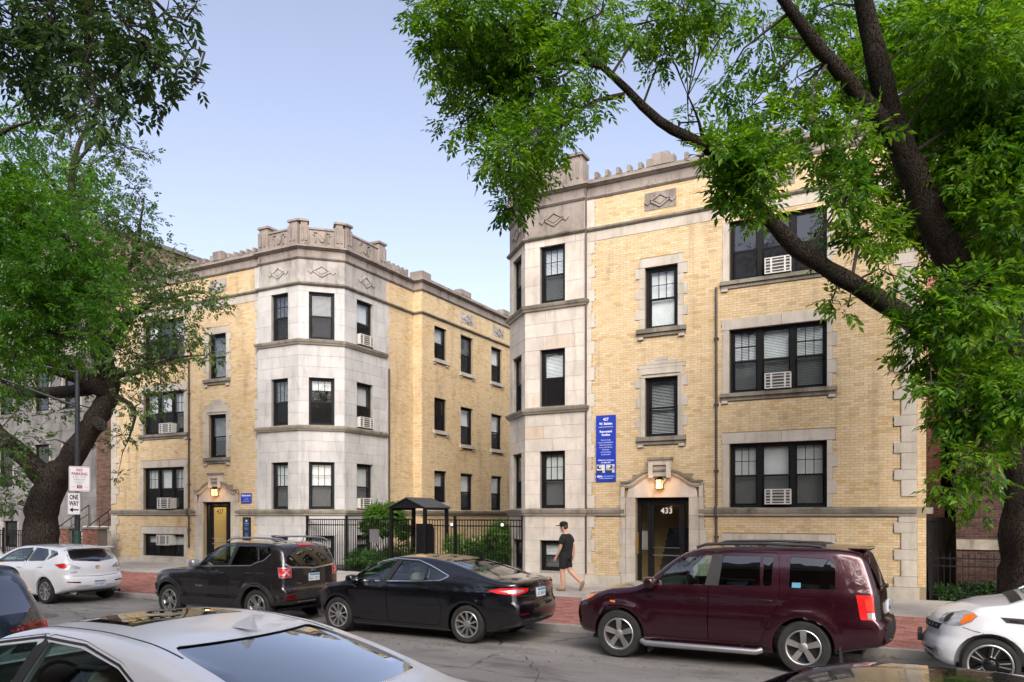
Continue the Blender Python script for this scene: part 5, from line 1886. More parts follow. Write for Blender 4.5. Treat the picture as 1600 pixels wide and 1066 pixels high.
def wheel(parent, x, y, r, style, width=0.22, rim_r=None, side=1):
    rim_r = rim_r or r * 0.68
    a = MB()
    w2 = width / 2
    prof = [(rim_r, -w2 + 0.02), (rim_r + 0.02, -w2), (r - 0.03, -w2), (r - 0.008, -w2 + 0.025), (r, -w2 + 0.05), (r, w2 - 0.05), (r - 0.008, w2 - 0.025), (r - 0.03, w2), (rim_r + 0.02, w2), (rim_r, w2 - 0.02)]
    a.lathe(prof, (0, 0, 0), 'y', 40, closed=True)
    wo = a.build('wheel', 'tyre', parent, local=True, smooth=True, fix=True)
    wo.location = (x, y, r)
    o = side * (w2 - 0.015)
    ring = MB()
    ring.lathe([(rim_r - 0.028, o - side * 0.10), (rim_r - 0.02, o), (rim_r - 0.006, o + side * 0.006), (rim_r + 0.004, o), (rim_r + 0.002, o - side * 0.10)], (0, 0, 0), 'y', 40, closed=True)
    f = Fr(0, 0, 1, 0, 0, side)
    def spoke(ang, r0, r1, wa, wb, d0, d1, mb):
        c, s_ = math.cos(ang), math.sin(ang)
        pts = [(r0, -wa), (r1, -wb), (r1, wb), (r0, wa)]
        q = [(u * c - v * s_, u * s_ + v * c) for u, v in pts]
        v3 = [(px, side * d0[i], pz) for i, (px, pz) in enumerate(q)] + [(px, side * d1[i], pz) for i, (px, pz) in enumerate(q)]
        k = 4
        mb.add(v3, [(0, 1, 2, 3), (7, 6, 5, 4)] + [(i, i + 4, (i + 1) % 4 + 4, (i + 1) % 4) for i in range(4)])
    D = abs(o)
    deep = (D - 0.055, D - 0.03, D - 0.03, D - 0.055)
    face = (D - 0.022, D + 0.002, D + 0.002, D - 0.022)
    if style == 'star5':
        for k in range(5):
            spoke(math.pi / 2 + 2 * math.pi * k / 5, 0.05, rim_r - 0.015, 0.034, 0.046, deep, face, ring)
    elif style == 'multi10':
        for k in range(10):
            spoke(math.pi / 2 + 2 * math.pi * k / 10, 0.05, rim_r - 0.015, 0.013, 0.017, deep, face, ring)
    elif style == 'loop5':
        for k in range(5):
            for e in (-1, 1):
                spoke(math.pi / 2 + 2 * math.pi * (k + 0.5) / 5 + e * 0.20, 0.05, rim_r - 0.015, 0.010, 0.013, deep, face, ring)
            spoke(math.pi / 2 + 2 * math.pi * (k + 0.5) / 5 + 0.0, rim_r * 0.62, rim_r * 0.70, 0.04, 0.045, deep, face, ring)
    elif style == 'outline5':
        for k in range(5):
            for e in (-1, 1):
                spoke(math.pi / 2 + 0.3 + 2 * math.pi * k / 5 + e * 0.16, rim_r * 0.36, rim_r - 0.03, 0.007, 0.007, deep, face, ring)
            spoke(math.pi / 2 + 0.3 + 2 * math.pi * k / 5, rim_r * 0.34, rim_r * 0.38, 0.035, 0.035, deep, face, ring)
    elif style == 'twin5':
        for k in range(10):
            spoke(math.pi / 2 + 2 * math.pi * k / 10, 0.05, rim_r - 0.015, 0.016, 0.028 if k % 2 else 0.014, deep, face, ring)
    rim = ring.build('rim', 'alloy', wo, local=True, smooth=R(30), fix=True)
    bk = MB()
    bk.lathe([(rim_r - 0.01, o - side * 0.12), (rim_r - 0.01, o - side * 0.085), (0.02, o - side * 0.085), (0.02, o - side * 0.12)], (0, 0, 0), 'y', 32, closed=True)
    if style == 'outline5':
        for k in range(5):
            spoke(math.pi / 2 + 0.3 + 2 * math.pi * k / 5, 0.04, rim_r - 0.015, 0.045, 0.075, (D - 0.07,) * 4, (D - 0.03, D - 0.012, D - 0.012, D - 0.03), bk)
    bk.build('brake_disc', 'alloy_black' if style == 'outline5' else 'alloy_dark', wo, local=True, fix=True)
    hc = MB(); hc.lathe([(0.001, o + side * 0.004), (0.028, o + side * 0.003), (0.062, o - side * 0.012), (0.066, o - side * 0.06)], (0, 0, 0), 'y', 20)
    for k in range(5):
        t = math.pi / 2 + math.pi / 5 + 2 * math.pi * k / 5
        hc.lathe([(0.010, o - side * 0.05), (0.010, o - side * 0.002), (0.001, o)], (0.048 * math.cos(t), 0, 0.048 * math.sin(t)), 'y', 6)
    hc.build('hub_cap', 'alloy' if style != 'outline5' else 'alloy_black', wo, local=True, smooth=True, fix=True)
    return wo

def car(name, label, cat, P, XR, YN, z0=0.012, sx_=1.0):
    """XR: world x of the tail, YN: world y of the side towards the camera; the car faces -X"""
    w, L = P['w'], P['L']
    root = thing(name, label, cat, (XR, YN + w, z0), math.pi, P.get('group'))
    root.scale = (sx_, 1, 1)
    V, F = loft(P)
    me = tmp_mesh(V, F)
    skin = Skin(me)
    body = me
    cav = P['cabin']
    Vc, Fc = loft(P, 0.055, cav[0], cav[1], cav[2], nx=20)
    body = boolean(body, tmp_mesh(Vc, Fc), 'DIFFERENCE')
    cut = []
    for xc in (P['wr'], P['wf']):
        for s in (-1, 1):
            k = 28
            poly = [(xc + P['ra'] * math.cos(2 * math.pi * i / k), P['wz'] + P['ra'] * math.sin(2 * math.pi * i / k)) for i in range(k)]
            a, b = sorted((s * (w - 0.30), s * (w + 0.3)))
            cut.append(extrude(poly, 'y', a, b))
    body = boolean(body, tmp_mesh(*join(cut)), 'DIFFERENCE')
    wins = P['windows']
    cut = [extrude(rounded(p, P.get('wrad', 0.03)), 'y', -1.4, 1.4) for p in wins]
    body = boolean(body, tmp_mesh(*join(cut)), 'DIFFERENCE')
    ws, xa, xb = P['windscreen']
    body = boolean(body, tmp_mesh(*extrude(rounded(ws, 0.06), 'x', xa, xb)), 'DIFFERENCE')
    rw, xa2, xb2 = P['rear_window']
    body = boolean(body, tmp_mesh(*extrude(rounded(rw, P.get('rrad', 0.07)), 'x', xa2, xb2)), 'DIFFERENCE')
    doors = []
    for poly in P.get('doors', []):
        poly = rounded(poly, 0.05)
        d_ = boolean(body.copy(), tmp_mesh(*extrude(poly, 'y', 0.30, 1.5)), 'INTERSECT')
        body = boolean(body, tmp_mesh(*extrude(grow(poly, 0.006), 'y', 0.30, 1.5)), 'DIFFERENCE')
        doors.append(d_)
    skin.dress(body)
    for m_ in list(body.materials): pass
    body.materials.clear()
    link('body', body, P['paint'], root)
    pd = []
    for d_ in doors:
        skin.dress(d_); d_.materials.clear()
        pd.append(link('door', d_, P['paint'], root))
    # panes
    SD, RD, FD = (0, -1, 0), (1, 0, 0), (-1, 0, 0)
    for i, p in enumerate(wins):
        gm = 'car_glass_dark' if i in P.get('privacy', ()) else 'car_glass'
        q = grow(rounded(p, P.get('wrad', 0.03)), 0.004)
        patch(skin, [(x, 0, z) for x, z in q], SD, 'side_window', gm, root, -0.012, 0.004, 0.12)
        patch(skin, [(x, 0, z) for x, z in q], (0, 1, 0), 'side_window', gm, root, -0.012, 0.004, 0.12)
    patch(skin, [(0, y, z) for y, z in grow(rounded(ws, 0.06), 0.004)], FD, 'windscreen', 'car_glass', root, -0.012, 0.004, 0.12)
    patch(skin, [(0, y, z) for y, z in grow(rounded(rw, P.get('rrad', 0.07)), 0.004)], RD, 'rear_window', P.get('rear_glass', 'car_glass'), root, -0.010, 0.004, 0.10)
    # cabin
    fl = cav[2]
    sx = P['seat_x']; sz = P['seat_z']; sm = P.get('seat_mat', 'car_cabin')
    for q in (-0.36, 0.36):
        MBs = MB(); MBs.add(*blob((sx + 0.12, q, sz), (0.27, 0.25, 0.12))); MBs.add(*blob((sx - 0.15, q, sz + 0.33), (0.10, 0.24, 0.34))); MBs.add(*blob((sx - 0.19, q, sz + 0.76), (0.05, 0.12, 0.09)))
        MBs.build('seat', sm, root, local=True, smooth=True)
    MBs = MB(); MBs.add(*blob((sx - 0.80, 0, sz), (0.26, 0.62, 0.13))); MBs.add(*blob((sx - 1.05, 0, sz + 0.33), (0.10, 0.62, 0.34)))
    for q in (-0.36, 0.36): MBs.add(*blob((sx - 1.08, q, sz + 0.66), (0.05, 0.12, 0.08)))
    MBs.build('rear_seat', sm, root, local=True, smooth=True)
    db = MB(); db.add(*blob((P['dash_x'], 0, P['dash_z']), (0.28, w * 0.78, 0.16)))
    db.build('dashboard', 'car_cabin', root, local=True, smooth=True)
    st = MB()
    c = Vector((P['dash_x'] - 0.36, 0.36, P['dash_z'] + 0.06))
    ring = []
    for k in range(17):
        a = 2 * math.pi * k / 16
        ring.append(c + Vector((0.05 * math.sin(a), 0.18 * math.cos(a), 0.17 * math.sin(a))))
    st.tube(ring, 0.016, 6, cap=False)
    st.build('steering_wheel', 'car_cabin', root, local=True, smooth=True)
    # wheels
    for xc in (P['wr'], P['wf']):
        for s in (-1, 1):
            wheel(root, xc, s * (w - 0.125), P['tr'], P['rim'], P.get('tw', 0.22), P.get('rim_r'), s)
    un = MB(); un.add(*extrude([(0.4, 0.24), (L - 0.4, 0.24), (L - 0.4, 0.30), (0.4, 0.30)], 'y', -w * 0.72, w * 0.72))
    for xc in (P['wr'], P['wf']):
        un.lathe([(0.05, -w + 0.2), (0.05, w - 0.2)], (xc, 0, P['tr']), 'y', 10)
    un.build('underbody', 'car_plastic', root, local=True)
    # mirrors
    mx, mz = P['mirror']
    for s in (1, -1):
        mm = MB(); mm.add(*blob((mx, s * (w + 0.10), mz), (0.085, 0.12, 0.085), 0.55, 0.55))
        mo = mm.build('mirror', P.get('mirror_mat', P['paint']), root, local=True, smooth=True)
        am = MB(); am.add(*blob((mx + 0.02, s * (w - 0.015), mz - 0.075), (0.05, 0.10, 0.025), 0.6, 0.6)); am.build('mirror_arm', 'car_plastic', mo, local=True, smooth=True)
    # handles on the door skins
    for i, (hx, hz) in enumerate(P.get('handles', [])):
        par = pd[i] if i < len(pd) else root
        r_ = skin.ray((hx, 4, hz), SD)
        if r_:
            hb = MB(); hb.add(*blob((hx, r_[0].y + 0.024, hz), (0.095, 0.012, 0.017), 0.5, 0.5))
            for e in (-0.075, 0.075): hb.add(*blob((hx + e, r_[0].y + 0.008, hz), (0.016, 0.02, 0.014), 0.6, 0.6, 8, 5))
            hb.build('handle', P.get('handle_mat', P['paint']), par, local=True, smooth=True)
    return root, skin, pd

SD, RD, FD, TD = (0, -1, 0), (1, 0, 0), (-1, 0, 0), (0, 0, -1)
def side3(poly): return [(x, 0, z) for x, z in poly]
def rear3(poly): return [(0, y, z) for y, z in poly]

def plate(root, skin, y, z, txt, mat='plate_white', end='rear', strip=True, w=0.305, h=0.155):
    r_ = skin.ray((-3, y, z), RD) if end == 'rear' else skin.ray((9, y, z), FD)
    x = r_[0].x
    s = -1 if end == 'rear' else 1
    f = Fr(x, y, 0, -1 if end == 'rear' else 1, s, 0)
    b = MB(); b.box(f, -w / 2, w / 2, -0.03, 0.018, z - h / 2, z + h / 2)
    po = b.build('number_plate', mat, root, local=True)
    if strip:
        MB().box(f, -w / 2 + 0.01, w / 2 - 0.01, 0.0185, 0.0195, z + h * 0.18, z + h / 2 - 0.008).build('plate_band', 'plate_blue', po, local=True)
    me = text_mesh(txt, 0.085)
    for v in me.vertices:
        a, c_, q = v.co
        p = f.pt(a * 0.95, 0.019 + q, z - 0.055 + c_)
        v.co = p
    link('lettering', me, 'letter_blue', po)
    return po

def badge(root, skin, txt, y, z, size, mat='chrome', end='rear'):
    me = text_mesh(txt, size, 0.001)
    for v in me.vertices:
        a, c_, q = v.co
        if end == 'rear':
            r_ = skin.ray((-3, y - a, z + c_), RD)
            v.co = (r_[0].x - 0.003 - q * 2, y - a, z + c_) if r_ else (0, y - a, z)
        else:
            r_ = skin.ray((y - a, 4, z + c_), SD)
            v.co = (y - a, r_[0].y + 0.003 + q * 2, z + c_) if r_ else (y, 0, z)
    return link('badge', me, mat, root)

BOT = lambda L, a=0.27, m=0.20: [(0, a + 0.10), (0.5, a), (1.2, m), (L - 1.2, m), (L - 0.5, a - 0.02), (L, a + 0.02)]
# ------------------------------------------------------------------ the parked cars
def oblique(root, skin, pts, name, mat, d_=(0.7, -0.7, 0), off=0.004, thick=0.012, res=0.04, label=None):
    return patch(skin, pts, d_, name, mat, root, off, thick, res, label)

def arch_trim(root, skin, xc, zc, r0, r1, a0=-20, a1=200, mat='car_plastic', off=0.008):
    pts = [(xc + r1 * math.cos(R(a)), 0, zc + r1 * math.sin(R(a))) for a in np.linspace(a0, a1, 18)]
    pts += [(xc + r0 * math.cos(R(a)), 0, zc + r0 * math.sin(R(a))) for a in np.linspace(a1, a0, 18)]
    return patch(skin, pts, SD, 'arch_trim', mat, root, off, 0.012, 0.08)

def rail(root, x0, x1, y, z, mat, r=0.022, h=0.05):
    for s in (1, -1):
        t = MB(); t.tube([(x0 - 0.12, s * y, z - h), (x0, s * y, z - 0.01), (x0 + 0.15, s * y, z), ((x0 + x1) / 2, s * y, z + 0.015), (x1 - 0.15, s * y, z), (x1, s * y, z - 0.01), (x1 + 0.14, s * y, z - h)], r, 8)
        t.build('roof_rail', mat, root, local=True, smooth=True)

def wiper(root, skin, y0, z0, y1, z1, off=0.02):
    r0 = skin.ray((-3, y0, z0), RD); r1 = skin.ray((-3, y1, z1), RD)
    t = MB(); t.tube([r0[0] + r0[1] * off, (r0[0] + r0[1] * off).lerp(r1[0] + r1[1] * off, 0.5) + Vector((-0.01, 0, 0.015)), r1[0] + r1[1] * off], [0.014, 0.011, 0.006], 6)
    t.add(*blob(tuple(r0[0] + r0[1] * 0.012), (0.03, 0.04, 0.03)))
    t.build('wiper', 'car_plastic', root, local=True, smooth=True)

def antenna(root, x, y, z, h=0.26):
    t = MB(); t.tube([(x, y, z - 0.01), (x - 0.04, y, z + 0.05), (x - h * 0.5, y, z + h)], [0.012, 0.006, 0.003], 6)
    t.build('aerial', 'car_plastic', root, local=True)

def fin(root, x, y, z, mat):
    t = MB(); k = [(-0.085, 0), (0.10, 0), (0.06, 0.035), (-0.01, 0.065), (-0.06, 0.085), (-0.085, 0.08)]
    for a, b in (((0.030), (0.008)),):
        v = [(x + px, y - a * (1 - pz / 0.1), z + pz) for px, pz in k] + [(x + px, y + a * (1 - pz / 0.1), z + pz) for px, pz in k]
        n = len(k)
        t.add(v, [tuple(range(n)), tuple(range(2 * n - 1, n - 1, -1))] + [(i, i + n, (i + 1) % n + n, (i + 1) % n) for i in range(n)])
    t.build('shark_fin', mat, root, local=True, fix=True)

# --- maroon sport utility car -------------------------------------------------
PILOT = dict(L=4.85, w=0.985, crown=0.06, rr=0.10, bowr=0.12, bowf=0.26, shear=0.9,
    top=[(0, 1.72), (0.25, 1.765), (1.2, 1.79), (2.0, 1.785), (2.6, 1.75), (2.86, 1.69), (3.56, 1.20), (3.70, 1.145), (4.1, 1.095), (4.5, 1.02), (4.75, 0.94), (4.85, 0.88)],
    bot=BOT(4.85, 0.34, 0.24), plan=[(0, 0.92), (0.3, 0.965), (0.9, 1), (3.6, 1.0), (4.4, 0.955), (4.7, 0.89), (4.85, 0.82)],
    side=[(0.2, 0.92), (0.35, 0.97), (0.62, 1.0), (0.80, 0.998), (0.86, 0.985), (1.12, 0.965), (1.18, 0.945), (1.25, 0.93), (1.65, 0.82), (1.8, 0.78)],
    rear=[(0.2, 0.14), (0.40, 0.05), (0.50, 0.0), (0.72, 0.0), (0.80, 0.08), (1.15, 0.11), (1.25, 0.14), (1.75, 0.33)],
    front=[(0.2, -0.12), (0.45, -0.03), (0.65, 0), (0.85, -0.03), (0.95, -0.08), (1.1, -0.12)],
    wr=1.14, wf=3.915, wz=0.37, ra=0.425, tr=0.37, rim_r=0.245, tw=0.25, flare=0.03, rim='star5', paint='paint_maroon',
    cabin=(0.32, 3.42, 0.62), seat_x=2.55, seat_z=0.80, dash_x=3.28, dash_z=1.05, seat_mat='cabin_beige',
    windows=[[(3.30, 1.165), (3.20, 1.34), (2.93, 1.575), (2.46, 1.625), (2.55, 1.185)], [(2.35, 1.19), (2.30, 1.625), (1.76, 1.63), (1.745, 1.20)],
             [(1.70, 1.20), (1.715, 1.63), (1.57, 1.62), (1.585, 1.205)], [(1.34, 1.185), (1.335, 1.63), (0.83, 1.61), (0.73, 1.53), (0.72, 1.19)]],
    privacy=(1, 2, 3), windscreen=([(-0.72, 1.24), (0.72, 1.24), (0.62, 1.655), (-0.62, 1.655)], 2.45, 6),
    rear_window=([(-0.66, 1.24), (0.66, 1.24), (0.60, 1.62), (-0.60, 1.62)], -1, 0.8), rear_glass='car_glass_dark',
    doors=[[(3.52, 0.40), (3.62, 0.75), (3.57, 1.12), (3.37, 1.28), (3.0, 1.625), (2.90, 1.665), (2.45, 1.675), (2.50, 1.2), (2.50, 0.38)],
           [(2.488, 0.38), (2.488, 1.2), (2.435, 1.675), (1.50, 1.675), (1.47, 1.18), (1.48, 0.95), (1.62, 0.72), (1.74, 0.38)]],
    mirror=(3.36, 1.20), handles=[(2.66, 0.985), (1.66, 1.0)])
rt, sk, dr = car('parked_car', 'maroon sport utility car parked before the door 433', 'car', PILOT, -0.42, 11.50, 0.012, 0.98)
oblique(rt, sk, [(0.38, 0.95, 0.80), (0.20, 0.90, 0.80), (0.23, 0.88, 1.13), (0.42, 0.95, 1.13)], 'tail_light', 'lens_red')
oblique(rt, sk, [(0.195, 0.90, 0.80), (0.08, 0.80, 0.80), (0.12, 0.78, 1.13), (0.225, 0.88, 1.13)], 'lamp_surround', 'car_plastic')
oblique(rt, sk, [(0.30, 0.92, 0.815), (0.215, 0.89, 0.815), (0.22, 0.89, 0.895), (0.305, 0.92, 0.895)], 'reversing_light', 'lens_clear', off=0.008)
oblique(rt, sk, [(0.31, 0.92, 0.92), (0.22, 0.89, 0.92), (0.24, 0.89, 1.08), (0.33, 0.92, 1.08)], 'brake_lens', 'lens_bright_red', off=0.008)
oblique(rt, sk, [(4.70, 0.80, 0.80), (4.50, 0.90, 0.90), (4.40, 0.93, 1.0), (4.58, 0.82, 0.985), (4.78, 0.70, 0.92)], 'headlight', 'lens_clear', (-0.75, -0.66, 0))
oblique(rt, sk, [(4.56, 0.88, 0.85), (4.47, 0.92, 0.91), (4.44, 0.93, 0.965), (4.53, 0.86, 0.95)], 'indicator', 'lens_amber', (-0.75, -0.66, 0), off=0.008)
patch(sk, side3([(4.06, 0.865), (3.97, 0.855), (3.97, 0.88), (4.06, 0.89)]), SD, 'side_marker', 'lens_amber', rt, 0.006, 0.01, 0.03)
patch(sk, rear3([(-0.80, 0.42), (0.80, 0.42), (0.84, 0.60), (0.70, 0.735), (-0.70, 0.735), (-0.84, 0.60)]), RD, 'bumper_trim', 'car_plastic', rt, 0.012, 0.02, 0.1)
ribbon(sk, [(3.42, 0, 0.66), (2.52, 0, 0.66)], 0.11, SD, 'door_moulding', 'paint_maroon', dr[0], 0.012, 0.014, 0.09)
ribbon(sk, [(2.47, 0, 0.66), (1.72, 0, 0.66)], 0.11, SD, 'door_moulding', 'paint_maroon', dr[1], 0.012, 0.014, 0.09)
patch(sk, side3([(2.552, 1.18), (2.348, 1.185), (2.298, 1.635), (2.46, 1.635)]), SD, 'pillar_trim', 'car_plastic', rt, 0.003, 0.006, 0.08)
patch(sk, side3([(1.30, 1.20), (1.18, 1.20), (1.18, 1.27), (1.30, 1.27)]), SD, 'window_sticker', 'plate_blue', rt, -0.006, 0.003, 0.05)
t = MB(); t.tube([(1.70, 1.0, 0.30), (1.78, 1.03, 0.27), (3.44, 1.03, 0.27), (3.52, 1.0, 0.30)], 0.045, 10); t.tube([(2.0, 0.8, 0.30), (2.0, 1.02, 0.28)], 0.02, 6); t.tube([(3.2, 0.8, 0.30), (3.2, 1.02, 0.28)], 0.02, 6)
t.build('side_step', 'trim_silver', rt, local=True, smooth=True)
rail(rt, 0.95, 2.60, 0.66, 1.785, 'car_plastic', 0.022, 0.06)
for q in (1, -1):
    for xm in (0.64, 3.42):
        m_ = MB(); m_.add(*extrude([(xm - 0.012, 0.13), (xm + 0.012, 0.13), (xm + 0.03, 0.42), (xm, 0.42)], 'y', *sorted((q * 0.72, q * 0.97)))); m_.build('mud_flap', 'car_plastic', rt, local=True)
plate(rt, sk, 0.0, 0.92, 'H 4 8217')
wiper(rt, sk, 0.0, 1.20, 0.45, 1.22)
t = MB(); t.add(*blob((0.44, 0, 1.742), (0.17, 0.62, 0.024), 0.5, 0.35)); t.build('spoiler', 'paint_maroon', rt, local=True, smooth=True)
patch(sk, rear3([(-0.72, 1.20), (0.72, 1.20), (0.64, 1.66), (-0.64, 1.66)]), RD, 'tailgate_glass', 'car_glass_dark', rt, 0.003, 0.004, 0.1)

# --- black saloon --------------------------------------------------------------
SALOON = dict(L=4.87, w=0.925, crown=0.05, rr=0.075, bowr=0.16, bowf=0.34, shear=0.8, re=0.09,
    top=[(0, 1.06), (0.12, 1.10), (0.42, 1.118), (0.62, 1.15), (1.2, 1.315), (1.7, 1.43), (2.2, 1.478), (2.6, 1.475), (2.95, 1.42), (3.3, 1.27), (3.74, 1.03), (3.90, 0.985), (4.3, 0.91), (4.6, 0.82), (4.80, 0.71), (4.87, 0.64)],
    bot=BOT(4.87, 0.24, 0.17), plan=[(0, 0.85), (0.3, 0.935), (0.9, 0.985), (1.8, 1), (3.4, 1), (4.2, 0.96), (4.6, 0.88), (4.87, 0.75)],
    side=[(0.16, 0.90), (0.26, 0.965), (0.30, 0.952), (0.55, 0.99), (0.80, 1.0), (0.90, 0.995), (0.935, 0.968), (1.0, 0.95), (1.06, 0.925), (1.38, 0.735), (1.48, 0.66)],
    rear=[(0.18, 0.16), (0.35, 0.04), (0.55, 0), (0.70, 0.015), (0.74, 0.05), (0.95, 0.07), (1.06, 0.02), (1.1, 0.02)],
    front=[(0.18, -0.14), (0.4, -0.02), (0.6, 0), (0.75, -0.03), (0.9, -0.1)],
    wr=1.05, wf=3.90, wz=0.33, ra=0.375, tr=0.33, rim_r=0.228, tw=0.23, rim='multi10', paint='paint_black',
    cabin=(0.98, 3.62, 0.50), seat_x=2.55, seat_z=0.50, dash_x=3.45, dash_z=0.88, seat_mat='cabin_beige',
    windows=[[(3.54, 1.015), (3.40, 1.17), (3.14, 1.315), (2.67, 1.385), (2.84, 1.03)], [(2.71, 1.035), (2.55, 1.39), (2.18, 1.37), (1.98, 1.31), (1.97, 1.06)], [(1.90, 1.065), (1.915, 1.29), (1.74, 1.235), (1.50, 1.14), (1.62, 1.085)]],
    privacy=(), windscreen=([(-0.66, 1.07), (0.66, 1.07), (0.54, 1.385), (-0.54, 1.385)], 2.55, 6),
    rear_window=([(-0.64, 1.15), (0.64, 1.15), (0.52, 1.395), (-0.52, 1.395)], -1, 1.95),
    doors=[[(3.60, 0.30), (3.70, 0.65), (3.64, 0.98), (3.46, 1.19), (3.18, 1.35), (2.68, 1.42), (2.60, 1.425), (2.755, 1.0), (2.74, 0.28)], [(2.728, 0.28), (2.743, 1.0), (2.588, 1.425), (2.2, 1.41), (1.97, 1.345), (1.91, 1.05), (1.72, 0.90), (1.56, 0.62), (1.62, 0.28)]],
    mirror=(3.46, 1.03), handles=[(2.98, 0.90), (1.99, 0.925)], mirror_mat='paint_black')
def window_chrome(rt, sk, lo, up, mat='chrome'):
    ribbon(sk, [(x, 0, z) for x, z in lo], 0.020, SD, 'window_trim', mat, rt, 0.005, 0.008, 0.10)
    ribbon(sk, [(x, 0, z) for x, z in up], 0.014, SD, 'window_trim', mat, rt, 0.005, 0.008, 0.10)
rt, sk, dr = car('parked_car', 'black saloon car with ten spoke wheels behind the dark grey car', 'car', SALOON, -5.97, 11.48)
window_chrome(rt, sk, [(3.60, 0.995), (2.8, 1.01), (2.0, 1.04), (1.62, 1.065), (1.47, 1.135)], [(3.58, 1.02), (3.42, 1.19), (3.15, 1.335), (2.66, 1.41), (2.18, 1.395), (1.92, 1.32), (1.74, 1.255), (1.46, 1.145)])
ribbon(sk, [(2.775, 0, 1.03), (2.60, 0, 1.40)], 0.11, SD, 'pillar_trim', 'car_plastic', rt, 0.003, 0.006, 0.08)
for s in (1, -1):
    oblique(rt, sk, [(0.62, s * 0.90, 0.925), (0.36, s * 0.88, 0.98), (0.10, s * 0.70, 0.985), (0.05, s * 0.46, 0.955), (0.06, s * 0.50, 0.90), (0.12, s * 0.76, 0.855), (0.42, s * 0.90, 0.885)], 'tail_light', 'lens_red', (0.66, -0.75 * s, 0))
    oblique(rt, sk, [(0.40, s * 0.89, 0.925), (0.14, s * 0.74, 0.95), (0.08, s * 0.58, 0.94), (0.09, s * 0.62, 0.905), (0.18, s * 0.80, 0.885)], 'reversing_light', 'lens_clear', (0.66, -0.75 * s, 0), off=0.008)
oblique(rt, sk, [(4.72, 0.70, 0.66), (4.46, 0.86, 0.75), (4.40, 0.88, 0.81), (4.58, 0.76, 0.79), (4.78, 0.60, 0.72)], 'headlight', 'lens_clear', (-0.75, -0.66, 0))
oblique(rt, sk, [(4.55, 0.82, 0.72), (4.45, 0.87, 0.76), (4.42, 0.88, 0.80), (4.52, 0.82, 0.785)], 'indicator', 'lens_amber', (-0.75, -0.66, 0), off=0.008)
plate(rt, sk, 0.0, 0.87, 'E2 38091', w=0.32)
oval = [(0.085 * math.cos(2 * math.pi * k / 20), 1.0 + 0.035 * math.sin(2 * math.pi * k / 20)) for k in range(20)]
patch(sk, rear3(oval), RD, 'oval_badge', 'chrome', rt, 0.006, 0.01, 0.04)
patch(sk, rear3([(a * 0.82, 1.0 + (b - 1.0) * 0.72) for a, b in oval]), RD, 'badge_field', 'letter_blue', rt, 0.009, 0.008, 0.04)
patch(sk, rear3([(-0.60, 0.30), (0.60, 0.30), (0.66, 0.40), (-0.66, 0.40)]), RD, 'bumper_trim', 'car_plastic', rt, 0.006, 0.012, 0.1)
patch(sk, rear3([(0.50, 0.52), (0.72, 0.52), (0.72, 0.55), (0.50, 0.55)]), RD, 'reflector', 'lens_dark_red', rt, 0.005, 0.01, 0.05)
ribbon(sk, [(0.0, 0.78, 0.845), (0.0, 0.0, 0.815), (0.0, -0.78, 0.845)], 0.012, RD, 'boot_seam', 'car_plastic', rt, 0.002, 0.004, 0.08)
fin(rt, 1.30, 0, 1.37, 'paint_black')

# --- dark grey boxy car ----------------------------------------------------------
BOXY = dict(L=4.23, w=0.905, crown=0.05, rr=0.09, bowr=0.09, bowf=0.22, shear=0.7,
    top=[(0, 1.56), (0.2, 1.62), (0.8, 1.665), (1.5, 1.67), (1.9, 1.63), (2.06, 1.575), (2.75, 1.13), (2.9, 1.09), (3.6, 1.05), (4.0, 0.985), (4.23, 0.90)],
    bot=BOT(4.23, 0.34, 0.25), plan=[(0, 0.92), (0.3, 0.975), (0.8, 1), (3.3, 1), (3.9, 0.955), (4.1, 0.90), (4.23, 0.83)],
    side=[(0.25, 0.92), (0.4, 0.975), (0.5, 0.985), (0.54, 0.972), (0.72, 1.0), (0.98, 0.99), (1.03, 0.965), (1.12, 0.945), (1.55, 0.835), (1.68, 0.80)],
    rear=[(0.25, 0.12), (0.45, 0.0), (0.68, 0.0), (0.76, 0.05), (1.1, 0.06), (1.2, 0.08), (1.57, 0.22)], front=[(0.25, -0.12), (0.5, 0), (0.8, 0), (1.0, -0.06)],
    wr=0.80, wf=3.42, wz=0.35, ra=0.415, tr=0.35, rim_r=0.235, tw=0.23, flare=0.03, rim='loop5', paint='paint_granite',
    cabin=(0.26, 2.62, 0.55), seat_x=1.85, seat_z=0.68, dash_x=2.55, dash_z=0.98,
    windows=[[(2.48, 1.14), (2.20, 1.46), (2.05, 1.545), (1.51, 1.565), (1.66, 1.165)], [(1.57, 1.175), (1.40, 1.565), (0.93, 1.565), (0.84, 1.28), (0.98, 1.195)], [(0.79, 1.27), (0.87, 1.565), (0.52, 1.55), (0.54, 1.42), (0.66, 1.31)]],
    privacy=(1, 2), windscreen=([(-0.66, 1.17), (0.66, 1.17), (0.60, 1.54), (-0.60, 1.54)], 1.7, 6),
    rear_window=([(-0.64, 1.20), (0.0, 1.16), (0.64, 1.20), (0.60, 1.50), (-0.60, 1.50)], -1, 0.55), rear_glass='car_glass_dark',
    doors=[[(2.66, 0.42), (2.74, 0.80), (2.70, 1.08), (2.52, 1.22), (2.22, 1.50), (2.08, 1.59), (1.46, 1.60), (1.61, 1.15), (1.62, 0.42)], [(1.607, 0.42), (1.598, 1.15), (1.448, 1.60), (0.90, 1.59), (0.80, 1.26), (1.02, 1.10), (1.15, 0.82), (1.30, 0.60), (1.32, 0.42)]],
    mirror=(2.46, 1.19), handles=[(1.80, 1.0), (1.02, 1.02)], mirror_mat='trim_silver', handle_mat='car_plastic')
rt, sk, dr = car('parked_car', 'dark grey boxy car with silver mirror parked by the door 427', 'car', BOXY, -11.27, 11.55)
for xc in (0.80, 3.42): arch_trim(rt, sk, xc, 0.35, 0.415, 0.495, -12, 192)
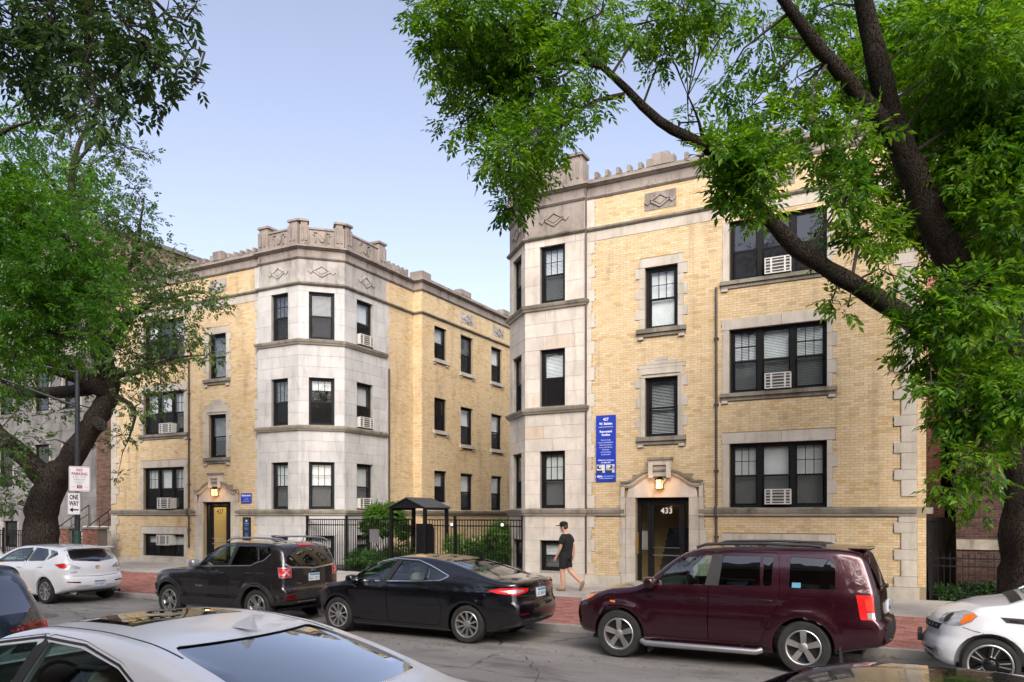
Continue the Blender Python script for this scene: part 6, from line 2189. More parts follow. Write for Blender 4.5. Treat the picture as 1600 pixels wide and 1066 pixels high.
patch(sk, side3([(2.96, 0.30), (2.98, 0.47), (1.24, 0.47), (1.26, 0.30)]), SD, 'sill_trim', 'car_plastic', rt, 0.010, 0.014, 0.12)
ribbon(sk, [(2.95, 0, 0.50), (1.66, 0, 0.52)], 0.04, SD, 'door_moulding', 'paint_granite', dr[0], 0.012, 0.014, 0.1)
ribbon(sk, [(1.59, 0, 0.52), (1.34, 0, 0.53)], 0.04, SD, 'door_moulding', 'paint_granite', dr[1], 0.012, 0.014, 0.1)
for s in (1, -1):
    oblique(rt, sk, [(0.14, s * 0.88, 0.945), (0.06, s * 0.63, 0.945), (0.07, s * 0.63, 1.155), (0.15, s * 0.88, 1.155)], 'tail_light', 'trim_silver', (0.88, -0.48 * s, 0), off=0.005)
    lamp = oblique(rt, sk, [(0.13, s * 0.865, 0.965), (0.06, s * 0.65, 0.965), (0.07, s * 0.65, 1.135), (0.14, s * 0.865, 1.135)], 'brake_lens', 'lens_red', (0.88, -0.48 * s, 0), off=0.012)
    for e in (1, -1):
        z0_, z1_ = (0.99, 1.11) if e > 0 else (1.11, 0.99)
        ribbon(sk, [(0.06, s * 0.69, z0_), (0.07, s * 0.76, 1.05), (0.09, s * 0.83, z1_)], 0.03, (0.88, -0.48 * s, 0), 'lens_cross', 'lens_clear', rt, 0.017, 0.008, 0.05)
    patch(sk, rear3([(s * 0.55, 0.52), (s * 0.78, 0.52), (s * 0.78, 0.60), (s * 0.55, 0.60)]), RD, 'reflector', 'lens_dark_red', rt, 0.014, 0.012, 0.06)
patch(sk, rear3([(-0.84, 0.36), (0.84, 0.36), (0.86, 0.60), (0.5, 0.66), (-0.5, 0.66), (-0.86, 0.60)]), RD, 'bumper_trim', 'car_plastic', rt, 0.010, 0.014, 0.1)
patch(sk, rear3([(-0.62, 0.38), (0.62, 0.38), (0.46, 0.46), (-0.46, 0.46)]), RD, 'skid_plate', 'trim_silver', rt, 0.018, 0.014, 0.1)
patch(sk, rear3([(-0.70, 1.175), (0.0, 1.13), (0.70, 1.175), (0.63, 1.53), (-0.63, 1.53)]), RD, 'tailgate_glass', 'car_glass_dark', rt, 0.003, 0.004, 0.1)
ribbon(sk, [(0, 0.76, 1.24), (0, 0.62, 1.155), (0, 0.0, 1.115), (0, -0.62, 1.155), (0, -0.76, 1.24)], 0.03, RD, 'tailgate_trim', 'trim_silver', rt, 0.006, 0.008, 0.08)
patch(sk, rear3([(-0.20, 1.575), (0.20, 1.575), (0.20, 1.605), (-0.20, 1.605)]), RD, 'high_brake_light', 'lens_red', rt, 0.01, 0.012, 0.06)
oblique(rt, sk, [(4.20, 0.58, 0.93), (4.06, 0.78, 0.93), (4.05, 0.78, 1.03), (4.18, 0.58, 1.03)], 'headlight', 'lens_clear', (-0.8, -0.6, 0))
oblique(rt, sk, [(4.08, 0.80, 0.80), (3.98, 0.86, 0.80), (3.97, 0.86, 0.87), (4.07, 0.80, 0.88)], 'indicator', 'lens_amber', (-0.75, -0.66, 0), off=0.008)
ribbon(sk, [(2.50, 0, 1.12), (1.66, 0, 1.15), (1.0, 0, 1.175), (0.84, 0, 1.24), (0.66, 0, 1.285), (0.50, 0, 1.42)], 0.016, SD, 'window_trim', 'trim_silver', rt, 0.004, 0.008, 0.1)
ribbon(sk, [(1.615, 0, 1.17), (1.455, 0, 1.565)], 0.07, SD, 'pillar_trim', 'car_plastic', rt, 0.003, 0.006, 0.08)
rail(rt, 0.35, 1.75, 0.62, 1.725, 'trim_silver', 0.020, 0.07)
plate(rt, sk, 0.0, 0.93, 'BL5 1071', 'plate_white')
badge(rt, sk, 'Jeep', 0.0, 1.055, 0.085)
badge(rt, sk, '4x4', 0.42, 0.80, 0.075)
badge(rt, sk, 'Renegade', 2.45, 0.70, 0.055, 'trim_silver', 'side')
antenna(rt, 0.38, 0.0, 1.67)
wiper(rt, sk, 0.0, 1.17, 0.40, 1.19)

# --- white hatchback -----------------------------------------------------------------
HATCH = dict(L=4.49, w=0.88, crown=0.05, rr=0.075, bowr=0.20, bowf=0.34, shear=0.75, re=0.10,
    top=[(0, 1.33), (0.2, 1.375), (0.8, 1.43), (1.5, 1.455), (2.1, 1.445), (2.45, 1.39), (2.8, 1.25), (3.4, 0.985), (3.55, 0.945), (4.0, 0.86), (4.3, 0.76), (4.49, 0.64)],
    bot=BOT(4.49, 0.25, 0.18), plan=[(0, 0.87), (0.3, 0.945), (0.9, 0.99), (1.7, 1), (3.2, 1), (3.9, 0.955), (4.25, 0.88), (4.49, 0.76)],
    side=[(0.16, 0.90), (0.26, 0.965), (0.30, 0.95), (0.55, 0.99), (0.78, 1.0), (0.88, 0.99), (0.92, 0.965), (1.0, 0.945), (1.06, 0.92), (1.36, 0.76), (1.46, 0.68)],
    rear=[(0.18, 0.12), (0.35, 0.03), (0.52, 0), (0.66, 0.02), (0.70, 0.06), (0.9, 0.08), (1.03, 0.13), (1.36, 0.42)], front=[(0.18, -0.14), (0.4, -0.02), (0.6, 0), (0.75, -0.03), (0.9, -0.1)],
    wr=0.90, wf=3.54, wz=0.32, ra=0.365, tr=0.32, rim_r=0.225, rim='twin5', paint='paint_white',
    cabin=(0.30, 3.30, 0.50), seat_x=2.2, seat_z=0.50, dash_x=3.1, dash_z=0.86,
    windows=[[(3.05, 0.98), (2.85, 1.10), (2.50, 1.27), (2.25, 1.345), (1.66, 1.385), (1.80, 1.03)], [(1.70, 1.04), (1.54, 1.385), (1.04, 1.355), (0.90, 1.20), (1.00, 1.065)], [(0.92, 1.075), (0.84, 1.20), (0.95, 1.34), (0.64, 1.30), (0.57, 1.22)]],
    privacy=(), windscreen=([(-0.64, 1.02), (0.64, 1.02), (0.54, 1.36), (-0.54, 1.36)], 2.2, 6),
    rear_window=([(-0.60, 1.10), (0.0, 1.045), (0.60, 1.10), (0.55, 1.30), (-0.55, 1.30)], -1, 0.8),
    doors=[[(3.10, 0.32), (3.20, 0.65), (3.15, 0.94), (2.88, 1.12), (2.52, 1.30), (2.26, 1.385), (1.62, 1.42), (1.76, 1.0), (1.76, 0.30)], [(1.748, 0.30), (1.748, 1.0), (1.608, 1.42), (1.02, 1.39), (0.85, 1.20), (0.96, 1.03), (1.20, 0.90), (1.36, 0.62), (1.42, 0.30)]],
    mirror=(2.98, 1.03), handles=[(1.96, 0.90), (1.08, 0.92)])
rt, sk, dr = car('parked_car', 'white hatchback parked in front of the signpost and big leaning tree', 'car', HATCH, -18.45, 11.62)
for s in (1, -1):
    oblique(rt, sk, [(0.52, s * 0.87, 0.985), (0.25, s * 0.80, 1.02), (0.14, s * 0.66, 0.99), (0.10, s * 0.44, 0.895), (0.12, s * 0.46, 0.87), (0.16, s * 0.70, 0.865), (0.34, s * 0.84, 0.89)], 'tail_light', 'lens_clear', (0.66, -0.75 * s, 0), res=0.035)
    oblique(rt, sk, [(0.50, s * 0.87, 0.98), (0.28, s * 0.81, 1.01), (0.19, s * 0.72, 0.99), (0.19, s * 0.74, 0.885), (0.32, s * 0.83, 0.90)], 'brake_lens', 'lens_red', (0.66, -0.75 * s, 0), off=0.008, res=0.035)
    patch(sk, rear3([(s * 0.46, 0.52), (s * 0.74, 0.545), (s * 0.74, 0.575), (s * 0.46, 0.555)]), RD, 'reflector', 'lens_dark_red', rt, 0.004, 0.01, 0.05)
    ex = MB(); ex.lathe([(0.042, -0.02), (0.045, -0.02), (0.045, 0.25), (0.036, 0.25), (0.036, 0.0)], (0.05, s * 0.56, 0.27), 'x', 16, closed=True)
    ex.build('exhaust', 'chrome', rt, local=True, smooth=True, fix=True)
patch(sk, rear3([(-0.66, 0.22), (0.66, 0.22), (0.60, 0.30), (-0.60, 0.30)]), RD, 'bumper_trim', 'car_plastic', rt, 0.006, 0.012, 0.1)
patch(sk, rear3([(-0.64, 1.085), (0.0, 1.03), (0.64, 1.085), (0.58, 1.32), (-0.58, 1.32)]), RD, 'tailgate_glass', 'car_glass_bright', rt, 0.003, 0.004, 0.1)
ribbon(sk, [(0, 0.60, 0.70), (0, 0, 0.675), (0, -0.60, 0.70)], 0.012, RD, 'tailgate_seam', 'car_plastic', rt, 0.002, 0.004, 0.08)
plate(rt, sk, 0.0, 0.50, 'CP 94911', 'plate_white')
t = MB(); t.add(*blob((0.36, 0, 1.385), (0.20, 0.58, 0.028), 0.5, 0.35)); t.build('spoiler', 'paint_white', rt, local=True, smooth=True)
em = [(0.06 * math.cos(2 * math.pi * k / 20), 0.90 + 0.048 * math.sin(2 * math.pi * k / 20)) for k in range(20)]
ribbon(sk, [(0, y, z) for y, z in em + em[:1]], 0.012, RD, 'ring_badge', 'chrome', rt, 0.006, 0.008, 0.03)
ribbon(sk, [(0, 0.05, 0.915), (0, 0.02, 0.885), (0, 0, 0.91), (0, -0.02, 0.885), (0, -0.05, 0.915)], 0.012, RD, 'ring_badge', 'chrome', rt, 0.006, 0.008, 0.03)
badge(rt, sk, 'mazda3', 0.60, 0.775, 0.06)
badge(rt, sk, '2.5', -0.62, 0.775, 0.06)
wiper(rt, sk, -0.05, 1.06, 0.42, 1.09)
antenna(rt, 0.75, 0.0, 1.43, 0.05)
ribbon(sk, [(1.755, 0, 1.05), (1.60, 0, 1.385)], 0.085, SD, 'pillar_trim', 'car_plastic', rt, 0.003, 0.006, 0.08)

# a second white car, only its tail shows in front of the hatchback
car('parked_car', 'white car in front of the hatchback, only its tail showing', 'car', dict(HATCH, doors=[], privacy=(0, 1, 2), paint='paint_silver'), -23.6, 11.62)

# --- pale tall hatchback at the right edge ---------------------------------------------
SOUL = dict(L=4.10, w=0.893, crown=0.05, rr=0.085, bowr=0.10, bowf=0.30, shear=0.85, re=0.10,
    top=[(0, 1.47), (0.3, 1.58), (1.2, 1.61), (1.9, 1.60), (2.25, 1.54), (3.02, 1.17), (3.14, 1.125), (3.5, 1.075), (3.8, 1.0), (4.0, 0.93), (4.10, 0.86)],
    bot=BOT(4.10, 0.26, 0.19), plan=[(0, 0.90), (0.3, 0.97), (0.8, 1), (3.2, 1), (3.7, 0.97), (3.95, 0.92), (4.10, 0.84)],
    side=[(0.18, 0.92), (0.3, 0.97), (0.55, 1.0), (0.90, 0.985), (1.05, 0.955), (1.12, 0.93), (1.5, 0.83), (1.6, 0.79)],
    rear=[(0.2, 0.1), (0.5, 0.0), (0.9, 0.04), (1.5, 0.22)], front=[(0.2, -0.12), (0.36, -0.02), (0.48, 0.0), (0.56, -0.015), (0.66, -0.055), (0.8, -0.06), (0.92, -0.09)],
    wr=0.78, wf=3.33, wz=0.335, ra=0.40, tr=0.335, rim_r=0.255, rim='outline5', flare=0.02, paint='paint_pearl',
    cabin=(0.3, 2.95, 0.52), seat_x=1.9, seat_z=0.64, dash_x=2.8, dash_z=0.98,
    windows=[[(2.62, 1.13), (2.25, 1.42), (2.05, 1.49), (1.55, 1.50), (1.6, 1.16)], [(1.50, 1.16), (1.46, 1.50), (0.75, 1.48), (0.85, 1.20)]],
    privacy=(1,), windscreen=([(-0.66, 1.20), (0.66, 1.20), (0.58, 1.50), (-0.58, 1.50)], 1.9, 6), rear_window=([(-0.55, 1.15), (0.55, 1.15), (0.5, 1.42), (-0.5, 1.42)], -1, 0.6),
    doors=[[(2.78, 0.36), (2.86, 0.75), (2.80, 1.06), (2.30, 1.45), (2.06, 1.53), (1.50, 1.54), (1.55, 0.34)]], mirror=(2.64, 1.16), handles=[(1.75, 0.98)])
rt, sk, dr = car('parked_car', 'pale grey car with black wheels and orange indicator nosing in by the tree trunk', 'car', SOUL, 4.02, 11.45)
oblique(rt, sk, [(3.98, 0.62, 0.84), (3.88, 0.76, 0.80), (3.72, 0.88, 0.80), (3.58, 0.90, 0.865), (3.50, 0.90, 0.945), (3.58, 0.88, 0.985), (3.78, 0.84, 0.985), (3.95, 0.66, 0.93)], 'headlight', 'lens_clear', (-0.7, -0.7, 0), off=0.006, thick=0.016)
oblique(rt, sk, [(3.72, 0.88, 0.815), (3.59, 0.90, 0.875), (3.52, 0.90, 0.94), (3.58, 0.88, 0.972), (3.68, 0.87, 0.94)], 'indicator', 'lens_amber', (-0.7, -0.7, 0), off=0.012)
cir = [(3.90 + 0.0, 0.0, 0.0)]
oblique(rt, sk, [(3.88 - 0.055 * math.cos(a) * 0.7, 0.76 + 0.055 * math.cos(a) * 0.7, 0.885 + 0.055 * math.sin(a)) for a in (2 * math.pi * k / 16 for k in range(16))], 'projector', 'alloy_dark', (-0.7, -0.7, 0), off=0.010)
oblique(rt, sk, [(3.94 - 0.05 * math.cos(a), 0.66 + 0.05 * math.cos(a), 0.42 + 0.055 * math.sin(a)) for a in (2 * math.pi * k / 16 for k in range(16))], 'fog_lamp', 'lens_clear', (-0.7, -0.7, 0), off=0.004)
oblique(rt, sk, [(3.94 - 0.07 * math.cos(a), 0.66 + 0.07 * math.cos(a), 0.42 + 0.08 * math.sin(a)) for a in (2 * math.pi * k / 16 for k in range(16))], 'fog_lamp_rim', 'alloy', (-0.7, -0.7, 0), off=0.001)
patch(sk, side3([(3.16, 0.88), (2.82, 0.865), (2.82, 0.935), (3.22, 0.945)]), SD, 'side_vent', 'car_plastic', rt, 0.004, 0.01, 0.06)
patch(sk, side3([(3.12, 0.895), (2.86, 0.885), (2.86, 0.905), (3.12, 0.92)]), SD, 'vent_bar', 'chrome', rt, 0.010, 0.01, 0.06)
patch(sk, rear3([(-0.62, 0.72), (0.62, 0.72), (0.66, 0.80), (-0.66, 0.80)]), FD, 'grille', 'car_plastic', rt, 0.004, 0.01, 0.1)
patch(sk, rear3([(-0.55, 0.30), (0.55, 0.30), (0.62, 0.46), (-0.62, 0.46)]), FD, 'lower_grille', 'car_plastic', rt, 0.004, 0.01, 0.1)
b = MB(); b.add(*blob((4.12, 0.0, 0.56), (0.03, 0.20, 0.075), 0.3, 0.3)); b.build('plate_holder', 'car_plastic', rt, local=True)
ribbon(sk, [(3.63, 0, 0.79), (3.50, 0, 0.75), (3.40, 0, 0.735)], 0.008, SD, 'bumper_seam', 'car_plastic', rt, 0.002, 0.004, 0.05)
patch(sk, [(3.10, 0.7, 0), (2.98, 0.7, 0), (2.98, -0.7, 0), (3.10, -0.7, 0)], TD, 'cowl', 'car_plastic', rt, 0.008, 0.012, 0.12)

# --- silver saloon in front of the camera --------------------------------------------------
SILVER = dict(SALOON, L=4.75, w=0.95, side=[(0.16, 0.90), (0.26, 0.965), (0.30, 0.952), (0.55, 0.99), (0.80, 1.0), (0.90, 0.995), (0.935, 0.968), (1.0, 0.95), (1.06, 0.93), (1.38, 0.80), (1.48, 0.74)], paint='paint_silver', bowr=0.18,
    top=[(0, 1.02), (0.10, 1.06), (0.40, 1.085), (0.58, 1.12), (1.2, 1.30), (1.75, 1.42), (2.3, 1.462), (2.7, 1.455), (3.05, 1.40), (3.4, 1.25), (3.8, 1.03), (3.95, 0.985), (4.3, 0.90), (4.55, 0.80), (4.70, 0.70), (4.75, 0.64)],
    wr=1.03, wf=3.84, cabin=(0.96, 3.66, 0.50), privacy=(), mirror_mat='paint_silver', rim='twin5',
    windows=[[(3.56, 1.005), (3.40, 1.15), (3.12, 1.29), (2.66, 1.355), (2.84, 1.02)], [(2.72, 1.025), (2.56, 1.36), (2.20, 1.345), (1.80, 1.26), (1.62, 1.17), (1.84, 1.055)]],
    windscreen=([(-0.66, 1.07), (0.66, 1.07), (0.54, 1.37), (-0.54, 1.37)], 2.6, 6), rear_window=([(-0.72, 1.115), (0.72, 1.115), (0.62, 1.375), (-0.62, 1.375)], -1, 1.95), rear_glass='car_glass_bright',
    doors=[[(3.60, 0.30), (3.70, 0.65), (3.64, 0.97), (3.44, 1.17), (3.15, 1.325), (2.66, 1.395), (2.60, 1.40), (2.755, 1.0), (2.74, 0.28)], [(2.728, 0.28), (2.743, 1.0), (2.588, 1.40), (2.2, 1.385), (1.78, 1.295), (1.56, 1.17), (1.74, 0.98), (1.56, 0.62), (1.62, 0.28)]],
    mirror=(3.48, 1.02), handles=[(2.98, 0.89), (1.99, 0.915)])
rt, sk, dr = car('parked_car', 'silver saloon with shark fin aerial and dark sunroof, nearest the viewer', 'car', SILVER, -2.48, 2.88, 0.06)
patch(sk, [(2.85, 0.44, 0), (2.15, 0.46, 0), (2.15, -0.46, 0), (2.85, -0.44, 0)], TD, 'sunroof', 'car_glass_dark', rt, 0.004, 0.006, 0.09)
patch(sk, [(2.85, 0.44, 0), (2.15, 0.46, 0), (2.15, -0.46, 0), (2.85, -0.44, 0)], TD, 'sunroof_seal', 'car_plastic', rt, 0.001, 0.004, 0.09)
for s in (1, -1):
    ribbon(sk, [(2.9, s * 0.615, 0), (2.3, s * 0.635, 0), (1.75, s * 0.64, 0), (1.42, s * 0.66, 0)], 0.014, TD, 'roof_channel', 'car_plastic', rt, 0.002, 0.004, 0.08)
fin(rt, 1.62, 0, 1.415, 'paint_silver')
window_chrome(rt, sk, [(3.60, 0.985), (2.8, 1.0), (2.0, 1.03), (1.80, 1.045), (1.58, 1.165)], [(3.58, 1.01), (3.42, 1.17), (3.13, 1.31), (2.65, 1.38), (2.18, 1.365), (1.80, 1.28), (1.58, 1.175)], 'car_plastic')
ribbon(sk, [(2.775, 0, 1.02), (2.60, 0, 1.375)], 0.10, SD, 'pillar_trim', 'car_plastic', rt, 0.003, 0.006, 0.08)
for s in (1, -1):
    oblique(rt, sk, [(0.50, s * 0.90, 0.86), (0.20, s * 0.82, 0.93), (0.06, s * 0.55, 0.93), (0.06, s * 0.55, 0.83), (0.22, s * 0.84, 0.80)], 'tail_light', 'lens_red', (0.66, -0.75 * s, 0))

# --- dark blue crossover ahead of it ----------------------------------------------------------
BLUE = dict(BOXY, L=4.55, w=0.92, paint='paint_blue', bowr=0.20, re=0.10, flare=0.015,
    top=[(0, 1.54), (0.2, 1.60), (0.8, 1.655), (1.6, 1.675), (2.2, 1.64), (2.45, 1.57), (3.2, 1.12), (3.35, 1.08), (3.9, 1.0), (4.3, 0.90), (4.55, 0.78)],
    rear=[(0.25, 0.12), (0.45, 0.02), (0.66, 0.0), (0.74, 0.03), (0.95, 0.07), (1.10, 0.14), (1.57, 0.46)], shear=0.85,
    wr=0.92, wf=3.62, rim='twin5', mirror_mat='paint_blue', handle_mat='paint_blue', cabin=(0.36, 3.05, 0.55), seat_x=2.2, seat_z=0.68, dash_x=3.0,
    windows=[[(2.85, 1.13), (2.45, 1.45), (1.75, 1.53), (1.85, 1.15)], [(1.75, 1.15), (1.65, 1.53), (1.0, 1.50), (0.95, 1.20)]], privacy=(1,),
    windscreen=([(-0.66, 1.17), (0.66, 1.17), (0.58, 1.53), (-0.58, 1.53)], 2.1, 6), rear_window=([(-0.60, 1.15), (0.60, 1.15), (0.54, 1.49), (-0.54, 1.49)], -1, 0.8), doors=[], mirror=(2.8, 1.18), handles=[])
rt, sk, dr = car('parked_car', 'dark blue crossover with slim red tail lamp in front of the silver saloon', 'car', BLUE, -8.82, 3.75)
for s in (1, -1):
    oblique(rt, sk, [(0.60, s * 0.90, 0.99), (0.28, s * 0.84, 1.04), (0.14, s * 0.66, 1.02), (0.10, s * 0.30, 0.955), (0.10, s * 0.32, 0.93), (0.16, s * 0.72, 0.90), (0.34, s * 0.86, 0.92)], 'tail_light', 'lens_dark_red', (0.66, -0.75 * s, 0))
    oblique(rt, sk, [(0.40, s * 0.87, 1.02), (0.20, s * 0.78, 1.01), (0.20, s * 0.80, 0.915), (0.36, s * 0.86, 0.935)], 'brake_lens', 'lens_red', (0.66, -0.75 * s, 0), off=0.008)
ribbon(sk, [(0, 0.7, 0.72), (0, 0, 0.70), (0, -0.7, 0.72)], 0.012, RD, 'tailgate_seam', 'car_plastic', rt, 0.002, 0.004, 0.08)
patch(sk, rear3([(-0.66, 1.12), (0.66, 1.12), (0.57, 1.52), (-0.57, 1.52)]), RD, 'tailgate_glass', 'car_glass_bright', rt, 0.003, 0.004, 0.1)

# --- dark car at the lower right ------------------------------------------------------------------
rt, sk, dr = car('parked_car', 'dusty slate grey car of which little but the roof shows', 'car', dict(SILVER, paint='paint_slate', doors=[]), 2.45, 3.45, -0.05)
# ------------------------------------------------------------------ trees
def leaf_mat(name, stops, trans=0.38, rough=0.42):
    m = bpy.data.materials.new(name)
    m.use_nodes = True
    nt = m.node_tree
    b = nt.nodes['Principled BSDF']; out = nt.nodes['Material Output']
    r = nt.nodes.new('ShaderNodeNewGeometry').outputs['Random Per Island']
    pos = world_pos(nt)
    big = noise(nt, pos, 0.9, 3)
    f = math_n(nt, 'MULTIPLY_ADD', r, 0.55, math_n(nt, 'MULTIPLY_ADD', big, 1.1, -0.3))
    c = ramp(nt, f, stops)
    nt.links.new(c, b.inputs['Base Color'])
    b.inputs['Roughness'].default_value = rough
    b.inputs['Specular IOR Level'].default_value = 0.22
    tr = nt.nodes.new('ShaderNodeBsdfTranslucent')
    nt.links.new(mixc(nt, c, (1.9, 1.7, 0.8), 1.0, 'MULTIPLY'), tr.inputs['Color'])
    mx = nt.nodes.new('ShaderNodeMixShader'); mx.inputs[0].default_value = trans
    nt.links.new(b.outputs[0], mx.inputs[1]); nt.links.new(tr.outputs[0], mx.inputs[2])
    nt.links.new(mx.outputs[0], out.inputs['Surface'])
    MATS[name] = m
leaf_mat('ash_leaf', [(0.05, (0.010, 0.040, 0.004)), (0.36, (0.032, 0.105, 0.007)), (0.6, (0.085, 0.195, 0.011)), (0.85, (0.15, 0.27, 0.016)), (1.0, (0.22, 0.31, 0.03))], 0.54)
leaf_mat('elm_leaf', [(0.05, (0.020, 0.046, 0.016)), (0.45, (0.048, 0.098, 0.030)), (0.8, (0.095, 0.16, 0.045)), (1.0, (0.16, 0.22, 0.06))], 0.45)
leaf_mat('locust_leaf', [(0.1, (0.020, 0.085, 0.007)), (0.5, (0.055, 0.17, 0.013)), (0.8, (0.11, 0.25, 0.02)), (1.0, (0.19, 0.31, 0.04))], 0.5)
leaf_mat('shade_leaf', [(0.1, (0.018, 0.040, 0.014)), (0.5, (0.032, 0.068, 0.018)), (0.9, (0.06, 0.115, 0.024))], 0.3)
leaf_mat('bush_leaf', [(0.1, (0.03, 0.09, 0.014)), (0.5, (0.075, 0.18, 0.025)), (0.9, (0.15, 0.28, 0.04))])
leaf_mat('dark_bush_leaf', [(0.1, (0.014, 0.045, 0.014)), (0.5, (0.035, 0.09, 0.024)), (0.9, (0.07, 0.15, 0.04))])
leaf_mat('petal', [(0.0, (0.5, 0.5, 0.45)), (1.0, (0.7, 0.7, 0.66))])

def bark(name, c0, c1, sc=5.0):
    m, nt, b = nodes_mat(name)
    pos = world_pos(nt)
    v = nt.nodes.new('ShaderNodeTexVoronoi'); v.feature = 'DISTANCE_TO_EDGE'
    v.inputs['Scale'].default_value = sc * 6.5
    wp = nt.nodes.new('ShaderNodeTexNoise'); wp.inputs['Scale'].default_value = 3.0; wp.inputs['Detail'].default_value = 4
    nt.links.new(pos, wp.inputs['Vector'])
    nt.links.new(mixc(nt, mapping(nt, pos, (1, 1, 0.22)), wp.outputs['Color'], 0.12, 'ADD'), v.inputs['Vector'])
    n = noise(nt, mapping(nt, pos, (1, 1, 0.3)), sc * 3, 6, 0.7)
    h = math_n(nt, 'ADD', ramp(nt, v.outputs['Distance'], [(0.0, 0.0), (0.12, 1.0)]), math_n(nt, 'MULTIPLY', n, 0.6))
    c = mixc(nt, c0, c1, ramp(nt, h, [(0.2, 0.0), (1.25, 1.0)]))
    c = mixc(nt, c, ramp(nt, noise(nt, pos, 1.3, 4), [(0.35, 0.75), (0.7, 1.12)]), 1.0, 'MULTIPLY')
    nt.links.new(c, b.inputs['Base Color'])
    b.inputs['Roughness'].default_value = 0.95
    b.inputs['Specular IOR Level'].default_value = 0.15
    bump(nt, h, b, 1.0, 0.05)
    MATS[name] = m
bark('ash_bark', (0.005, 0.004, 0.003), (0.034, 0.027, 0.020))
bark('elm_bark', (0.009, 0.008, 0.007), (0.060, 0.050, 0.042), 4.0)
plain('twig', (0.035, 0.028, 0.022), 0.9)

def leaf_sprays(seed, C_, n_per, leaflet=(0.095, 0.036), rach=0.20, pairs=3, droop=0.35, squash=0.8):
    """C_: rows (x, y, z, radius, weight). Compound leaves as folded leaflets."""
    g = np.random.default_rng(seed)
    P, Dn = [], []
    for x, y, z, r, w in C_:
        n = max(3, int(n_per * w * (r / 0.6) ** 2))
        d_ = g.normal(size=(n, 3)); d_ /= np.linalg.norm(d_, axis=1)[:, None]
        rad = r * g.uniform(0.15, 1.0, n) ** 0.55
        # uneven outline: lobes
        rad *= 0.72 + 0.45 * g.random(n)
        p = np.array([x, y, z]) + d_ * rad[:, None] * np.array([1, 1, squash])
        o = d_ * 0.9 + g.normal(size=(n, 3)) * 0.55 + np.array([0, 0, -droop])
        P.append(p); Dn.append(o / np.linalg.norm(o, axis=1)[:, None])
    P = np.concatenate(P); r_ = np.concatenate(Dn)
    N = len(P)
    up = np.array([0, 0, 1.0]) + g.normal(size=(N, 3)) * 0.35
    s = np.cross(up, r_); s /= np.linalg.norm(s, axis=1)[:, None] + 1e-9
    nrm = np.cross(r_, s)
    size = (0.5 + 0.8 * g.random(N) ** 0.8)[:, None]
    Vs = []
    spec = [(0.28 + 0.72 * k / pairs, q) for k in range(pairs) for q in (-1, 1)] + [(1.0, 0)]
    for f, q in spec:
        base = P + r_ * rach * f * size
        dr = r_ * (0.62 if q else 1.0) + s * q * 0.85 + np.array([0, 0, -0.22]) + g.normal(size=(N, 3)) * 0.16
        dr /= np.linalg.norm(dr, axis=1)[:, None]
        pr = np.cross(nrm, dr); pr /= np.linalg.norm(pr, axis=1)[:, None] + 1e-9
        L, W = leaflet[0] * size, leaflet[1] * size
        mid = base + dr * L * 0.45
        lift = np.cross(dr, pr) * W * 0.18
        Vs.append(np.stack([base, mid + pr * W * 0.5 + lift, base + dr * L - lift * 0.8, mid - pr * W * 0.5 + lift], 1))
    V = np.concatenate(Vs, 0).reshape(-1, 3)
    k = len(V) // 4
    F = (np.arange(k)[:, None, None] * 4 + np.array([(0, 1, 2), (0, 2, 3)])[None]).reshape(-1, 3)
    return V, F

def limb_points(pts, n=14):
    """smooth a limb: rows (x, y, z, r)"""
    P = [np.array(p, float) for p in pts]
    out = []
    for i in range(len(P) - 1):
        p0 = P[max(i - 1, 0)]; p1 = P[i]; p2 = P[i + 1]; p3 = P[min(i + 2, len(P) - 1)]
        k = max(2, int(np.linalg.norm(p2[:3] - p1[:3]) / 0.22))
        for j in range(k):
            t = j / k
            out.append(0.5 * ((2 * p1) + (-p0 + p2) * t + (2 * p0 - 5 * p1 + 4 * p2 - p3) * t * t + (-p0 + 3 * p1 - 3 * p2 + p3) * t ** 3))
    out.append(P[-1])
    return out

def tree_crown(t, seed, clusters, leafmat, n_per, leaflet, rach, pairs, droop):
    V, F = leaf_sprays(seed, clusters, n_per, leaflet, rach, pairs, droop)
    return np_mesh('crown', V, F, leafmat, t)

